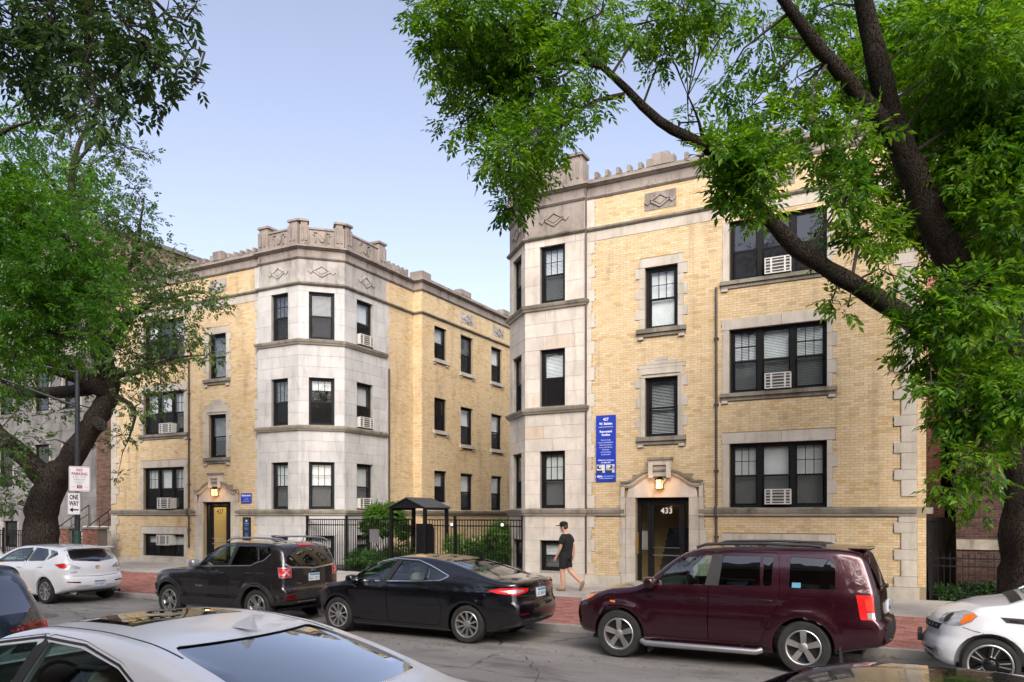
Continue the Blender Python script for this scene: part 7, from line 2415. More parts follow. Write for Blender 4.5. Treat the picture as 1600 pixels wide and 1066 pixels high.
def tree(name, label, base, trunk, limbs, clusters, leafmat, barkmat, seed, n_per, twigs=3, sub=5, leaflet=(0.095, 0.036), rach=0.20, pairs=3, group=None, droop=0.35, reach=2.6, small=()):
    t = thing(name, label, 'tree', base, group=group)
    rg = random.Random(seed)
    samples = []
    def limb(nm, pts, sides):
        q = limb_points(pts)
        mb = MB()
        wob = [(rg.uniform(-0.025, 0.025), rg.uniform(-0.025, 0.025), rg.uniform(-0.02, 0.02)) for _ in q]
        ctr = [Vector(p[:3]) + Vector(w_) * min(1, p[3] * 6) for p, w_ in zip(q, wob)]
        mb.tube(ctr, [max(0.008, p[3] * rg.uniform(0.93, 1.08)) for p in q], sides)
        if nm == 'trunk':      # uneven bole: ridges and hollows
            n_s = sides
            for i, v in enumerate(mb.v):
                c_ = ctr[min(i // n_s, len(ctr) - 1)]
                a = math.atan2(v[1] - c_.y, v[0] - c_.x)
                k_ = 1 + 0.06 * math.sin(3 * a + v[2] * 1.1 + seed) + 0.035 * math.sin(7 * a - v[2] * 2.3)
                mb.v[i] = (c_.x + (v[0] - c_.x) * k_, c_.y + (v[1] - c_.y) * k_, v[2])
        samples.extend((Vector(p[:3]), p[3]) for p in q[::2])
        return mb.build(nm, barkmat, t, smooth=R(75))
    limb('trunk', trunk, 28)
    for l in limbs: limb('limb', l, 12)
    if clusters:
        tw = MB()
        for x, y, z, r, w in list(clusters) + list(small):
            c = Vector((x, y, z))
            near = min(samples, key=lambda s_: (s_[0] - c).length)
            d_ = (near[0] - c).length
            if d_ < reach and twigs:
                mid = near[0].lerp(c, 0.55) + Vector((rg.uniform(-0.12, 0.12), rg.uniform(-0.12, 0.12), rg.uniform(0.0, 0.22)))
                tw.tube([near[0], mid, c], [min(near[1] * 0.6, 0.012 + d_ * 0.012), 0.012 + r * 0.008, 0.008], 5, cap=False)
            for _ in range(sub):
                e = c + Vector((rg.gauss(0, 1), rg.gauss(0, 1), rg.gauss(-0.1, 0.8))).normalized() * r * rg.uniform(0.6, 1.0)
                m_ = c.lerp(e, 0.5) + Vector((rg.uniform(-0.06, 0.06), rg.uniform(-0.06, 0.06), rg.uniform(-0.02, 0.08)))
                tw.tube([c, m_, e], [0.011, 0.008, 0.004], 4, cap=False)
        if tw.v:
            o = tw.build('twigs', 'twig', t); o['kind'] = 'stuff'
        V, F = leaf_sprays(seed, clusters, n_per, leaflet, rach, pairs, droop)
        np_mesh('crown', V, F, leafmat, t)
    if small:
        V, F = leaf_sprays(seed + 7, small, n_per * 1.75, (leaflet[0] * 0.72, leaflet[1] * 0.68), rach * 0.8, pairs, droop * 0.4)
        np_mesh('crown', V, F, leafmat, t)
    return t

def cl(rows, t, jit=0.9, seed=1, w=1.0, k=1.0, behind=()):
    """clusters from sightlines: (u, v, radius in photo pixels[, weight]) at depth about t"""
    rg = random.Random(seed)
    out = []
    for q in rows:
        u, v, r = q[:3]
        tt = (t(u, v) if callable(t) else t) + rg.uniform(-jit, jit)
        for (ua, va), (ub, vb) in zip(behind, behind[1:]):     # these sprays grow on the far side of the leader
            k_ = min(max(((u - ua) * (ub - ua) + (v - va) * (vb - va)) / ((ub - ua) ** 2 + (vb - va) ** 2), 0), 1)
            if math.hypot(u - ua - k_ * (ub - ua), v - va - k_ * (vb - va)) < r * 0.9 + 18 and rg.random() < 0.62:
                tt = max(tt, 14.0 + rg.uniform(0, 0.8)); break
        p = at(u, v, tt)
        out.append((p.x, p.y, p.z, r * k * tt / 1220, (q[3] if len(q) > 3 else 1.0) * w))
    return out
def lp_(rows): return [(*at(u, v, t), r) for u, v, t, r in rows]

# --- the big ash on the right
TB_ = (1.62, 16.9)
ash_trunk = [(TB_[0] + 0.02, TB_[1], 0.0, 0.66), (TB_[0], TB_[1], 0.35, 0.53), (TB_[0], TB_[1], 1.2, 0.47), (TB_[0] + 0.02, TB_[1] - 0.02, 3.0, 0.45), tuple(at(1594, 620, 14.3)) + (0.44,), tuple(at(1580, 545, 13.9)) + (0.42,)]
ash_limbs = [
    lp_([(1600, 570, 14.0, 0.36), (1545, 500, 13.6, 0.34), (1490, 410, 13.1, 0.26), (1443, 310, 12.8, 0.225), (1405, 215, 12.5, 0.195), (1372, 110, 12.1, 0.16), (1350, 10, 11.8, 0.135), (1330, -110, 11.3, 0.11)]),
    lp_([(1418, 245, 12.6, 0.17), (1375, 185, 12.3, 0.13), (1310, 110, 12.0, 0.11), (1255, 45, 11.6, 0.09), (1205, -30, 11.2, 0.06)]),
    lp_([(1575, 575, 13.9, 0.26), (1490, 545, 13.3, 0.20), (1420, 498, 12.7, 0.165), (1330, 443, 12.3, 0.145), (1245, 388, 11.9, 0.125), (1190, 330, 11.6, 0.105), (1145, 270, 11.3, 0.09), (1095, 224, 11.0, 0.078), (1030, 190, 10.7, 0.065), (980, 140, 10.5, 0.055), (930, 95, 10.3, 0.042), (870, 55, 10.1, 0.025)]),
    lp_([(930, 95, 10.3, 0.045), (905, 50, 10.2, 0.03), (900, -20, 10.0, 0.02)]),
    lp_([(975, 150, 10.5, 0.04), (930, 158, 10.4, 0.025), (890, 180, 10.3, 0.015)]),
    lp_([(945, 105, 10.35, 0.04), (880, 95, 10.2, 0.028), (810, 120, 10.0, 0.018)]),
    lp_([(1600, 560, 14.0, 0.30), (1590, 400, 14.3, 0.24), (1560, 240, 14.5, 0.19), (1530, 100, 14.4, 0.15), (1500, -40, 14.2, 0.11)]),
    lp_([(1100, 228, 11.0, 0.035), (1092, 190, 10.9, 0.02), (1075, 150, 10.8, 0.01)]),
    lp_([(1505, 440, 13.2, 0.12), (1470, 470, 12.4, 0.07), (1440, 520, 11.8, 0.03)]),
    lp_([(1610, 640, 14.2, 0.12), (1560, 660, 12.8, 0.08), (1520, 720, 11.9, 0.03)]),
]
LEADER = [(1545, 500), (1490, 410), (1443, 310), (1405, 215), (1372, 110), (1350, 10), (1340, -40)]
ash_small = cl([(690, 30, 55), (735, 85, 70), (790, 50, 80), (765, 150, 75), (830, 150, 80), (842, 208, 60), (800, 235, 65), (800, 305, 42, .9), (815, 285, 40), (895, 110, 70, .7), (930, 50, 60, .8), (870, 20, 80), (905, 168, 36, .7), (835, 262, 38), (720, 195, 45, .8), (740, 0, 70), (655, 12, 28), (700, 130, 35, .7), (775, 250, 45), (800, 325, 24), (866, 212, 38), (930, 165, 28, .7), (760, 90, 70), (820, 90, 80), (690, 75, 45), (940, 20, 50, .6)], 10.1, 1.0, 3, 1.0, 0.84)
ash_small += cl([(1010, 35, 55), (1070, 15, 60), (1040, 75, 42), (1120, 5, 55), (1125, 60, 30, .7), (1030, 100, 25), (1085, 55, 40, .8)], 10.6, .6, 4, 0.9, 0.8)
ash_cl = cl([(1130, 130, 35, .8), (1175, 165, 48), (1195, 60, 55, .8), (1245, 120, 55, .8), (1225, 200, 48), (1145, 245, 42, 1.3), (1185, 235, 45, 1.2), (1150, 300, 36), (1270, 20, 70), (1330, 60, 75), (1400, 70, 85), (1480, 50, 90), (1560, 80, 90), (1300, 150, 55), (1285, 245, 50), (1335, 215, 55), (1330, 300, 50), (1400, 180, 75), (1480, 170, 85), (1560, 200, 90), (1365, 365, 52), (1395, 430, 38, .8), (1280, 395, 22, .8), (1205, 330, 22, .7), (1075, 180, 24, .6), (1060, 205, 18, .5), (1300, 468, 22, .9), (1325, 480, 16), (1170, 340, 25, .8), (1340, 345, 45), (1270, 190, 40), (1310, 290, 40)], 12.0, .8, 5, 0.85, 0.80, LEADER)
ash_cl += cl([(1130, 238, 42, 1.8), (1168, 262, 45, 1.8), (1148, 292, 38, 1.6), (1198, 272, 34, 1.5), (1185, 318, 30, 1.4), (1215, 240, 30, 1.2), (1120, 215, 26, 1.3)], 11.0, .3, 17, 1.0, 0.8)
ash_cl += cl([(1420, 60, 70), (1500, 120, 80), (1570, 160, 80), (1590, 240, 80), (1530, 260, 70), (1470, 240, 60), (1580, 330, 70), (1520, 20, 80), (1350, 110, 55), (1380, 270, 55), (1420, 340, 45)], 12.6, .8, 18, 1.2, 0.95, LEADER)
ash_cl += cl([(1450, 320, 60), (1530, 320, 85), (1590, 400, 80), (1500, 410, 55), (1590, 280, 90), (1550, 130, 90), (1440, 120, 80), (1600, 60, 90), (1500, 250, 80)], 13.5, 1.2, 6, 0.95, 0.95, LEADER)
ash_cl += cl([(1440, 480, 42), (1480, 510, 55), (1440, 550, 42), (1520, 470, 65), (1580, 540, 75), (1500, 590, 58), (1455, 600, 28, .8), (1550, 640, 70), (1590, 620, 70), (1500, 650, 42), (1515, 715, 40, .9), (1490, 760, 30, .9), (1530, 785, 26, .8), (1475, 640, 26), (1545, 740, 34, .8), (1420, 520, 22)], 11.6, .7, 7, 1.05, 0.92)
tree('ash_tree', 'big ash tree with furrowed trunk and a long low bough over the street', (TB_[0], TB_[1], 0.1), ash_trunk, ash_limbs, ash_cl, 'ash_leaf', 'ash_bark', 11, 190, 3, 5, (0.125, 0.050), 0.25, small=ash_small)
ash = bpy.data.objects['ash_tree']
dt = MB(); dt.lathe([(0.001, 0.0), (0.05, 0.0), (0.05, 0.03), (0.001, 0.032)], (0, 0, 0), 'y', 12)
pd_ = at(1590, 821, 14.2)
o = dt.build('paint_dot', 'plate_blue', ash, local=True, fix=True); o.location = Vector((1.52, 16.44, 2.04)) - ash.location

# --- the leaning elm on the left
EB = (-25.6, 15.3)
elm_trunk = [(EB[0] - 0.15, EB[1], 0.0, 0.68), (EB[0], EB[1], 0.5, 0.54)] + lp_([(66, 800, 25.4, 0.49), (78, 765, 25.3, 0.47), (94, 735, 25.2, 0.42)])
elm_limbs = [
    lp_([(84, 755, 25.3, 0.40), (122, 700, 25.0, 0.355), (150, 655, 24.8, 0.33), (170, 615, 24.6, 0.31), (165, 575, 24.5, 0.30), (150, 520, 24.4, 0.26), (140, 440, 24.3, 0.20), (125, 370, 24.2, 0.15), (112, 300, 24.2, 0.11), (118, 240, 24.2, 0.08), (140, 190, 24.2, 0.04)]),
    lp_([(80, 762, 25.3, 0.36), (50, 726, 25.0, 0.31), (10, 690, 24.8, 0.29), (-40, 640, 24.6, 0.27), (-80, 560, 24.4, 0.26)]),
    lp_([(168, 610, 24.6, 0.34), (130, 590, 24.0, 0.27), (80, 572, 23.4, 0.22), (20, 560, 22.8, 0.17), (-40, 540, 22.2, 0.12)]),
    lp_([(165, 600, 24.6, 0.25), (110, 612, 25.2, 0.2), (40, 612, 25.8, 0.17), (-30, 600, 26.3, 0.13)]),
    lp_([(150, 640, 24.8, 0.20), (154, 662, 24.55, 0.20), (158, 665, 24.3, 0.17)]),
    lp_([(160, 560, 24.5, 0.18), (200, 500, 24.2, 0.12), (250, 470, 24.0, 0.07), (310, 455, 23.8, 0.035)]),
    lp_([(150, 520, 24.4, 0.14), (195, 440, 24.4, 0.09), (215, 370, 24.4, 0.05), (225, 310, 24.4, 0.025)]),
    lp_([(120, 340, 24.2, 0.08), (70, 270, 24.0, 0.06), (30, 220, 23.8, 0.04), (0, 180, 23.6, 0.02)]),
    lp_([(115, 260, 24.2, 0.06), (160, 215, 24.0, 0.035), (205, 235, 23.9, 0.018)]),
    lp_([(165, 590, 24.5, 0.12), (220, 580, 24.2, 0.08), (270, 560, 24.0, 0.045), (320, 555, 23.8, 0.02)]),
    lp_([(172, 615, 24.6, 0.10), (210, 640, 24.4, 0.06), (200, 690, 24.2, 0.025)]),
]
elm_cl = cl([(60, 200, 55, .6), (120, 180, 50, .6), (175, 195, 45, .6), (195, 240, 40, .6), (140, 260, 55, .6), (80, 280, 60, .7), (210, 295, 30, .5), (160, 335, 60, .8), (215, 345, 42, .7), (180, 400, 70), (240, 405, 50, .8), (262, 445, 50, .8), (308, 465, 40, .8), (343, 475, 25, .7), (220, 475, 60), (280, 520, 50, .8), (325, 555, 30, .6), (160, 475, 65), (205, 560, 60), (250, 560, 50, .8), (130, 545, 60), (60, 550, 60), (15, 570, 45), (170, 610, 40, .6), (220, 630, 38, .7), (190, 680, 28, .6), (250, 600, 32, .6), (28, 640, 28, .6), (15, 735, 38), (10, 785, 28), (20, 690, 28, .8), (70, 130, 45, .5), (130, 110, 45, .4), (110, 420, 60), (60, 470, 60), (185, 130, 35, .4), (30, 610, 40, .6), (95, 640, 30, .4), (60, 690, 28, .4), (150, 690, 18, .4), (185, 740, 14, .5), (230, 240, 16, .4)], 24.2, 1.3, 8)
tree('elm_tree', 'huge old elm leaning over the pavement with sparse small leaves', (EB[0], EB[1], 0.15), elm_trunk, elm_limbs, elm_cl, 'elm_leaf', 'elm_bark', 12, 98, 3, 9, (0.105, 0.06), 0.16, 2, None, 0.2, 3.2)

# --- bright feathery locust nearer on the left
LB0 = at(-150, 860, 15.0)
loc_trunk = [(LB0.x, LB0.y, 0.0, 0.32), (LB0.x, LB0.y, 1.0, 0.25), (LB0.x + 0.1, LB0.y, 3.0, 0.22)] + lp_([(-140, 560, 15.0, 0.2)])
loc_limbs = [lp_([(-142, 590, 15.0, 0.15), (-60, 520, 15.0, 0.10), (30, 490, 14.9, 0.07), (110, 455, 14.8, 0.04), (180, 470, 14.7, 0.018)]), lp_([(-140, 560, 15.0, 0.16), (-90, 420, 15.0, 0.11), (0, 360, 14.9, 0.07), (70, 350, 14.8, 0.04), (110, 380, 14.8, 0.02)]), lp_([(-90, 430, 15.0, 0.10), (-60, 280, 15, 0.07), (0, 210, 14.9, 0.04), (50, 190, 14.8, 0.02)]), lp_([(30, 490, 14.9, 0.05), (80, 520, 14.8, 0.03), (130, 530, 14.7, 0.012)])]
loc_cl = cl([(20, 335, 50), (60, 330, 42), (100, 385, 48), (40, 400, 58), (20, 465, 58), (88, 450, 58), (140, 435, 45), (170, 470, 34), (60, 515, 50), (118, 505, 40), (20, 540, 40), (160, 405, 32, .8), (30, 205, 38, .8), (18, 255, 38, .8), (62, 180, 26, .7), (70, 420, 60), (110, 330, 25, .6), (185, 490, 18), (40, 300, 45), (0, 420, 60), (0, 330, 60), (95, 550, 34, .8), (10, 600, 36, .7), (130, 390, 40), (150, 520, 30, .8), (40, 490, 60), (90, 300, 26, .6)], 14.9, .9, 9, 1.0, 1.06)
tree('locust_tree', 'bright green feathery locust branch reaching in before the elm', (LB0.x, LB0.y, 0.1), loc_trunk, loc_limbs, loc_cl, 'locust_leaf', 'elm_bark', 13, 150, 3, 5, (0.095, 0.036), 0.26, 4, None, 0.25, 2.6)

# --- the dark canopy overhead, from a tree on the near pavement
can_trunk = [(-9.6, 0.8, 0.0, 0.42), (-9.6, 0.8, 1.0, 0.34), (-9.5, 0.9, 4.0, 0.30), (-9.2, 1.3, 6.5, 0.26)]
can_limbs = [[(-9.2, 1.3, 6.5, 0.2), (-9, 0.5, 9, 0.16), (-8.5, 0, 12, 0.1), (-8, -0.5, 16, 0.04)], [(-9.2, 1.3, 6.5, 0.2)] + lp_([(-260, -60, 8.2, 0.13), (-60, -80, 8.1, 0.09), (120, -60, 8.0, 0.05), (140, 30, 7.9, 0.03), (125, 110, 7.9, 0.015)]), lp_([(-60, -80, 8.1, 0.07), (60, -20, 8.0, 0.035), (90, 40, 8.0, 0.012)]), lp_([(120, -60, 8.0, 0.05), (220, -20, 8.0, 0.03), (245, 60, 7.9, 0.018), (250, 100, 7.9, 0.008)]), lp_([(215, -25, 8.0, 0.025), (265, 25, 7.9, 0.014), (300, 75, 7.9, 0.006)])]
can_cl = cl([(20, 25, 60), (80, 35, 60), (140, 40, 60), (200, 40, 55), (245, 30, 42, .8), (285, 15, 26, .7), (60, 100, 60), (130, 105, 58), (190, 105, 50), (240, 105, 42, .9), (283, 105, 26, .8), (20, 90, 45), (100, 150, 40), (150, 165, 34, .9), (230, 150, 30, .8), (268, 150, 18, .8), (303, 12, 12), (306, 128, 13), (190, 165, 26, .8), (115, 188, 20, .7), (160, 0, 50), (60, 0, 50), (220, 75, 40, .8), (-20, 60, 50), (35, 135, 30, .8)], 8.0, .6, 10)
_rg = random.Random(5)
can_cl += [(_rg.uniform(-13, -4), _rg.uniform(-3.5, 2.5), _rg.uniform(10.5, 17), _rg.uniform(0.9, 1.4), 0.40) for _ in range(34)]
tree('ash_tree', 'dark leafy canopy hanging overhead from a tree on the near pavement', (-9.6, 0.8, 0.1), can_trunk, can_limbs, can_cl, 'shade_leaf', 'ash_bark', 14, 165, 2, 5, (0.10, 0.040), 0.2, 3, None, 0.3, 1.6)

# --- pale tree far behind, on the left
fb = at(95, 803, 44)
tree('pale_tree', 'pale yellow green tree far behind the elm above the roofs', (fb.x, fb.y, 0), [(fb.x, fb.y, 0, 0.4), (fb.x, fb.y, 8, 0.3), (fb.x, fb.y, 15, 0.15)], [], cl([(60, 320, 50), (110, 290, 50), (150, 300, 45), (90, 350, 60), (40, 300, 50), (150, 350, 50), (120, 260, 35), (20, 340, 60), (190, 420, 45)], 44, 2, 15), 'locust_leaf', 'elm_bark', 15, 14, 0, 0, (0.30, 0.14), 0.4, 2)

# --- garden
def bush(name, label, rows, t, mat, seed, n_per=150, leaflet=(0.07, 0.03), group=None, stem=True, pairs=2, cat='bush', flowers=0):
    c_ = cl(rows, t, 0.35, seed)
    bx = sum(q[0] for q in c_) / len(c_); by = sum(q[1] for q in c_) / len(c_)
    b_ = thing(name, label, cat, (bx, by, 0.2), group=group)
    V, F = leaf_sprays(seed, c_, n_per, leaflet, 0.10, pairs, 0.05)
    np_mesh('foliage', V, F, mat, b_)
    if stem:
        s_ = MB(); rg = random.Random(seed)
        for q in c_:
            s_.tube([(bx + rg.uniform(-0.1, 0.1), by + rg.uniform(-0.1, 0.1), 0.15), ((bx + q[0]) / 2 + rg.uniform(-0.1, 0.1), (by + q[1]) / 2, (0.2 + q[2]) / 2), q[:3]], [0.025, 0.018, 0.008], 5)
        s_.build('stem', 'twig', b_)
    if flowers:
        V, F = leaf_sprays(seed + 1, c_, flowers, (0.06, 0.055), 0.03, 1, 0.0)
        np_mesh('blossom', V, F, 'petal', b_)
    return b_
bush('garden_tree', 'small bright green garden tree behind the iron fence', [(590, 805, 20), (612, 800, 16), (577, 822, 14, .8), (632, 832, 13, .8), (600, 826, 16, .7), (622, 815, 14)], 27.8, 'bush_leaf', 21, 1100, (0.10, 0.05), cat='tree')
bush('bush', 'dark clipped bush beside the basement window of the pale tower', [(558, 873, 17), (578, 872, 16), (596, 876, 14)], 27.2, 'dark_bush_leaf', 22, 1300)
bush('bush', 'loose dark bush at the foot of the gate canopy', [(612, 866, 18), (628, 878, 18), (600, 888, 12), (636, 858, 12)], 27.0, 'dark_bush_leaf', 23, 1000)
bush('bush', 'bush with small white flowers right of the gate canopy', [(712, 852, 20), (728, 862, 18), (705, 872, 16), (745, 850, 14)], 26.0, 'bush_leaf', 24, 1100, flowers=110)
bush('bush', 'tall bright green bush against the fence beside the stone tower', [(782, 832, 22), (800, 838, 18), (770, 850, 20), (795, 856, 20)], 25.8, 'bush_leaf', 25, 1300)
bush('bush', 'low spreading dark bush in the middle of the courtyard garden', [(752, 872, 20), (775, 876, 18), (735, 880, 15), (792, 884, 14, .7)], 25.6, 'dark_bush_leaf', 26, 1200)
# ivy in front of the dark brick house
V, F = leaf_sprays(31, [(0.45 + 0.42 * i, 21.98 + 0.25 * (i % 2), 0.30 + 0.05 * (i % 3), 0.34, 1.0) for i in range(16)], 520, (0.075, 0.05), 0.08, 2, 0.1, 0.55)
np_mesh('ivy', V, F, 'dark_bush_leaf', None, 'stuff')
# fallen leaves and grit along the gutter
g = np.random.default_rng(77)
rows = []
for k in range(2600):
    x = g.uniform(-24, 2.2); y = KERB - abs(g.normal(0, 0.22)) - 0.02 if k % 3 else g.normal(11.1, 0.35)
    rows.append((x, y, 0.022, 0, 0))
V = []; F = []
for x, y, z, _, _ in rows:
    a = g.uniform(0, 6.28); s_ = g.uniform(0.008, 0.03); c0, s0 = math.cos(a) * s_, math.sin(a) * s_
    b = len(V); z += 0.004
    V += [(x - c0, y - s0, z), (x + s0 * 0.5, y - c0 * 0.5, z + s_ * 0.35), (x + c0, y + s0, z), (x - s0 * 0.5, y + c0 * 0.5, z + s_ * 0.2)]
    F += [(b, b + 1, b + 2), (b, b + 2, b + 3)]
m_, nt_, b__ = nodes_mat('litter')
nt_.links.new(ramp(nt_, nt_.nodes.new('ShaderNodeNewGeometry').outputs['Random Per Island'], [(0.0, (0.10, 0.08, 0.03)), (0.4, (0.18, 0.15, 0.05)), (0.7, (0.12, 0.15, 0.04)), (1.0, (0.25, 0.20, 0.12))]), b__.inputs['Base Color'])
MATS['litter'] = m_
np_mesh('leaf_litter', V, F, 'litter', None, 'stuff')
pp_ = atY(845, 987, 12.6)
sc = thing('litter', 'scrap of white paper lying in the gutter behind the black saloon', 'litter', (-7.2, 13.1, 0.02))
s_ = MB(); s_.add([(-7.25, 13.02, 0.03), (-7.08, 13.06, 0.035), (-7.05, 13.22, 0.05), (-7.17, 13.25, 0.075), (-7.24, 13.15, 0.035), (-7.25, 13.02, 0.026), (-7.08, 13.06, 0.031), (-7.05, 13.22, 0.046), (-7.17, 13.25, 0.071), (-7.24, 13.15, 0.031)], [(0, 1, 2, 4), (4, 2, 3), (9, 7, 6, 5), (8, 7, 9)]); s_.build('paper', 'sign_white', sc)
sc = thing('litter', 'blue scrap of wrapping lying in the gutter by the dark grey car', 'litter', (-16.3, 13.2, 0.02))
s_ = MB(); s_.add(*blob((-16.3, 13.2, 0.05), (0.10, 0.06, 0.035), 0.8, 0.8, 8, 5)); s_.build('wrapper', 'banner_blue', sc)
mh = atY(88, 951, 9.5)
# ------------------------------------------------------------------ the man walking by
def skin_mesh(verts, edges, radii, root=0, levels=2):
    me = bpy.data.meshes.new('figure')
    me.from_pydata(verts, edges, [])
    o = bpy.data.objects.new('figure', me)
    tmp_scene.collection.objects.link(o)
    o.modifiers.new('skin', 'SKIN')
    if not me.skin_vertices:
        bm = bmesh.new(); bm.from_mesh(me); bm.verts.layers.skin.verify(); bm.to_mesh(me); bm.free()
    for i, sv in enumerate(me.skin_vertices[0].data):
        r_ = radii[i]
        sv.radius = r_ if isinstance(r_, tuple) else (r_, r_)
        sv.use_root = i == root
    sd = o.modifiers.new('sub', 'SUBSURF'); sd.levels = levels; sd.render_levels = levels
    vl = tmp_scene.view_layers[0]; vl.update()
    out = bpy.data.meshes.new_from_object(o.evaluated_get(vl.depsgraph))
    bpy.data.objects.remove(o)
    out.shade_smooth()
    return out

def chain(spec):
    """spec: list of (name, parent, (forward, left, up), radius)"""
    idx = {}; V = []; E_ = []; Rr = []
    for n, p, (f, l, z), r_ in spec:
        idx[n] = len(V); V.append((-f, -l, z)); Rr.append(r_)
        if p is not None: E_.append((idx[p], idx[n]))
    return V, E_, Rr

plain('skin_tone', (0.50, 0.28, 0.19), 0.55, var=0.06)
plain('black_cloth', (0.006, 0.006, 0.007), 0.9, var=0.3, scale=8)
plain('hair_brown', (0.06, 0.035, 0.02), 0.8)
plain('clog_tan', (0.22, 0.15, 0.08), 0.8)
plain('eye_white', (0.6, 0.6, 0.6), 0.3)
man = thing('person', 'man in black cap, T-shirt and shorts walking past the stone tower', 'person', (-8.62, 19.25, gz(-8.62, 19.25)))
body = [('pelvis', None, (0, 0, 0.95), (0.14, 0.10)), ('belly', 'pelvis', (0.0, 0, 1.12), (0.13, 0.09)), ('chest', 'belly', (-0.02, 0, 1.34), (0.13, 0.09)), ('collar', 'chest', (-0.02, 0, 1.50), (0.10, 0.085)), ('neck', 'collar', (0.02, 0, 1.58), 0.055), ('skull', 'neck', (0.06, 0, 1.655), (0.075, 0.085)), ('crown', 'skull', (0.06, 0, 1.76), (0.07, 0.088))]
for s, nm in ((1, 'l'), (-1, 'r')):
    if s > 0:
        arm = [(-0.01, 0.19, 1.46), (0.00, 0.235, 1.40), (0.04, 0.25, 1.16), (0.155, 0.235, 0.945), (0.195, 0.23, 0.875)]
        leg = [(0.02, 0.10, 0.88), (0.02, 0.10, 0.72), (0.05, 0.10, 0.50), (0.035, 0.10, 0.34), (0.03, 0.10, 0.09)]
        toe = (0.17, 0.10, 0.035)
    else:
        arm = [(-0.03, -0.19, 1.46), (-0.05, -0.235, 1.40), (-0.13, -0.25, 1.18), (-0.14, -0.24, 0.95), (-0.12, -0.235, 0.88)]
        leg = [(-0.01, -0.10, 0.88), (-0.04, -0.10, 0.72), (-0.08, -0.10, 0.54), (-0.24, -0.10, 0.40), (-0.40, -0.10, 0.25)]
        toe = (-0.43, -0.10, 0.09)
    body += [('sh' + nm, 'chest', arm[0], 0.036), ('ua' + nm, 'sh' + nm, arm[1], 0.056), ('el' + nm, 'ua' + nm, arm[2], 0.042), ('wr' + nm, 'el' + nm, arm[3], 0.028), ('pa' + nm, 'wr' + nm, arm[4], (0.034, 0.022))]
    d_ = Vector(arm[4]) - Vector(arm[3]); d_.normalize()
    for k, (ln, off) in enumerate(((0.070, 0.030), (0.080, 0.011), (0.076, -0.009), (0.060, -0.028))):
        p0 = Vector(arm[4]) + d_ * 0.030 + Vector((off, 0, off * 0.4))
        p1 = p0 + d_ * ln * 0.55 + Vector((0.004, -0.010 * s, 0)); p2 = p1 + d_ * ln * 0.4 + Vector((-0.010, -0.022 * s, 0.004))
        body += [('f%d%s' % (k, nm), 'pa' + nm, tuple(p0), 0.009), ('g%d%s' % (k, nm), 'f%d%s' % (k, nm), tuple(p1), 0.0085), ('h%d%s' % (k, nm), 'g%d%s' % (k, nm), tuple(p2), 0.007)]
    p0 = Vector(arm[4]) + Vector((0.035, -0.012 * s, 0.0)); p1 = p0 + d_ * 0.035 + Vector((0.018, -0.01 * s, 0))
    body += [('t' + nm, 'pa' + nm, tuple(p0), 0.010), ('u' + nm, 't' + nm, tuple(p1), 0.0085)]
    body += [('hip' + nm, 'pelvis', leg[0], 0.105), ('th' + nm, 'hip' + nm, leg[1], 0.102), ('kn' + nm, 'th' + nm, leg[2], 0.072), ('ca' + nm, 'kn' + nm, leg[3], 0.074), ('an' + nm, 'ca' + nm, leg[4], 0.046), ('to' + nm, 'an' + nm, toe, (0.036, 0.026))]
link('body', skin_mesh(*chain(body)), 'skin_tone', man)
shirt = [('b0', None, (0, 0, 0.84), (0.20, 0.165)), ('b', 'b0', (0, 0, 0.90), (0.205, 0.165)), ('b1', 'b', (0, 0, 0.99), (0.20, 0.16)), ('w', 'b1', (0, 0, 1.10), (0.20, 0.16)), ('c', 'w', (-0.02, 0, 1.34), (0.235, 0.175)), ('n', 'c', (-0.02, 0, 1.52), (0.135, 0.115))]
for s, a in ((1, [(-0.01, 0.19, 1.45), (0.0, 0.24, 1.38), (0.025, 0.252, 1.24)]), (-1, [(-0.03, -0.19, 1.45), (-0.05, -0.24, 1.38), (-0.09, -0.252, 1.26)])):
    shirt += [('s%d' % s, 'c', a[0], 0.105), ('u%d' % s, 's%d' % s, a[1], 0.095), ('e%d' % s, 'u%d' % s, a[2], 0.086)]
link('t_shirt', skin_mesh(*chain(shirt)), 'black_cloth', man)
sho = [('t', None, (0, 0, 1.12), (0.17, 0.13)), ('p', 't', (0, 0, 0.98), (0.19, 0.15)), ('l0', 'p', (0.02, 0.10, 0.84), 0.125), ('l1', 'l0', (0.025, 0.105, 0.70), 0.112), ('l2', 'l1', (0.045, 0.105, 0.56), 0.105), ('r0', 'p', (-0.01, -0.10, 0.84), 0.125), ('r1', 'r0', (-0.04, -0.105, 0.70), 0.112), ('r2', 'r1', (-0.07, -0.105, 0.58), 0.105)]
link('shorts', skin_mesh(*chain(sho)), 'black_cloth', man)
def fpt(f, l, z): return (-f, -l, z)
hr = MB(); hr.add(*blob(fpt(0.035, 0, 1.74), (0.103, 0.088, 0.095), 0.9, 0.9, 16, 10)); hr.build('hair', 'hair_brown', man, local=True, smooth=True)
cp = MB()
cp.add(*blob(fpt(0.055, 0, 1.79), (0.118, 0.098, 0.085), 0.85, 0.9, 18, 10))
cp.add(*blob(fpt(0.20, 0, 1.755), (0.085, 0.075, 0.012), 0.7, 0.8, 16, 6))
cp.build('cap', 'black_cloth', man, local=True, smooth=True)
fc = MB()
fc.add(*blob(fpt(0.150, 0, 1.685), (0.024, 0.015, 0.028), 0.9, 0.9, 8, 6))      # nose
fc.add(*blob(fpt(0.105, 0, 1.615), (0.045, 0.045, 0.035), 0.9, 0.9, 10, 6))     # chin
for s in (1, -1): fc.add(*blob(fpt(0.045, s * 0.086, 1.69), (0.022, 0.012, 0.034), 0.9, 0.9, 8, 6))
fc.build('face', 'skin_tone', man, local=True, smooth=True)
ey = MB()
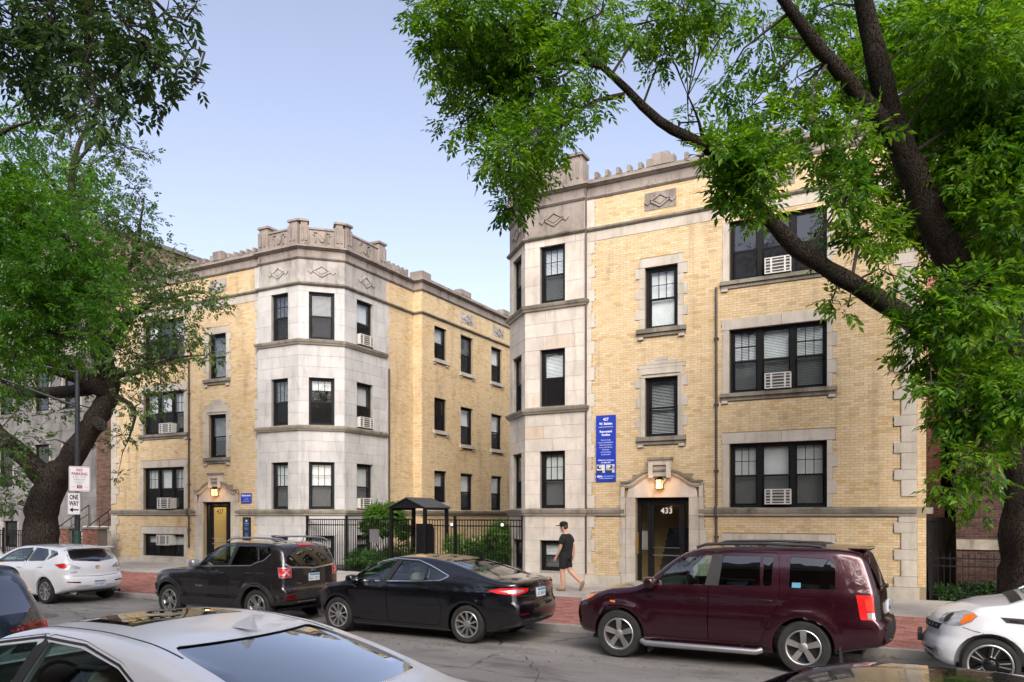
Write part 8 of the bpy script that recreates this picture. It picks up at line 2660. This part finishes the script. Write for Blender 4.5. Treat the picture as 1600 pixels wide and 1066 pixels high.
for s in (1, -1): ey.add(*blob(fpt(0.130, s * 0.034, 1.712), (0.012, 0.014, 0.009), 1, 1, 8, 5))
ey.build('eye', 'eye_white', man, local=True, smooth=True)
mo = MB(); mo.add(*blob(fpt(0.143, 0, 1.638), (0.010, 0.024, 0.006), 1, 1, 8, 5)); mo.build('mouth', 'sign_red', man, local=True, smooth=True)
c1 = MB(); c1.add(*blob(fpt(0.095, 0.10, 0.048), (0.145, 0.052, 0.045), 0.7, 0.8, 16, 8)); c1.build('clog', 'clog_tan', man, local=True, smooth=True)
c2 = MB(); c2.add(*blob((0, 0, 0), (0.145, 0.052, 0.045), 0.7, 0.8, 16, 8)); o = c2.build('clog', 'clog_tan', man, local=True, smooth=True)
o.location = fpt(-0.435, -0.10, 0.15); o.rotation_euler = (0, R(-68), 0)

# ------------------------------------------------------------------ the other side of the street, seen only in glass and paint
brick_mat('opp_brick', [(0.0, (0.10, 0.045, 0.035)), (0.5, (0.16, 0.08, 0.06)), (1.0, (0.20, 0.11, 0.08))])
for k, (x0, w_, hh, lab, mt) in enumerate(((-44, 12, 10.5, 'brown brick row house across the street, far end', 'pink_brick'), (-31.5, 11, 12.5, 'brown brick house across the street, behind the dark canopy', 'opp_brick'), (-20, 10.5, 11.0, 'grey stone house across the street with wide windows', 'greystone'), (-9, 11.5, 12.0, 'brown brick house across the street, straight behind the viewer', 'opp_brick'), (3, 11, 11.0, 'pale stone house across the street behind the slate car', 'greystone'))):
    of = Fr(x0, -9.0, 1, 0, 0, 1)
    ws = [(a, a + 1.3, z, z + 1.8) for a in (1.2, 4.0, 7.2) for z in (1.6, 4.9, 8.0) if z + 1.8 < hh - 0.8]
    simple_house('row_house', lab, of, w_, hh, 9, mt, None, ws, [], blind=('shade', 0.5), group='row houses across the street', mort=mt)
for k, (x, y, h, lab) in enumerate(((-17.5, -1.2, 9.5, 'street tree across the road, behind the silver saloon'), (3.6, -1.0, 10.0, 'street tree across the road, behind the slate car'), (-28, -1.0, 9.0, 'street tree across the road, at the far end'))):
    rg = random.Random(90 + k)
    cc = [(x + rg.gauss(0, 1.9), y + rg.gauss(0, 1.5), h + rg.gauss(0, 1.6), rg.uniform(0.8, 1.3), 1.0) for _ in range(26)]
    tree('street_tree', lab, (x, y, 0.1), [(x, y, 0, 0.34), (x, y, 1, 0.26), (x + 0.1, y, 4.5, 0.22), (x, y, 8, 0.12)], [[(x, y, 4.2, 0.15), (x + 1, y + 0.4, 6.5, 0.1), (x + 2, y + 0.6, 8.5, 0.04)], [(x, y, 4.4, 0.15), (x - 1, y - 0.3, 6.7, 0.1), (x - 2, y, 8.7, 0.04)]], cc, 'shade_leaf', 'ash_bark', 60 + k, 36, 2, 3, (0.16, 0.07), 0.25, 2, 'street trees across the road', 0.3, 4)
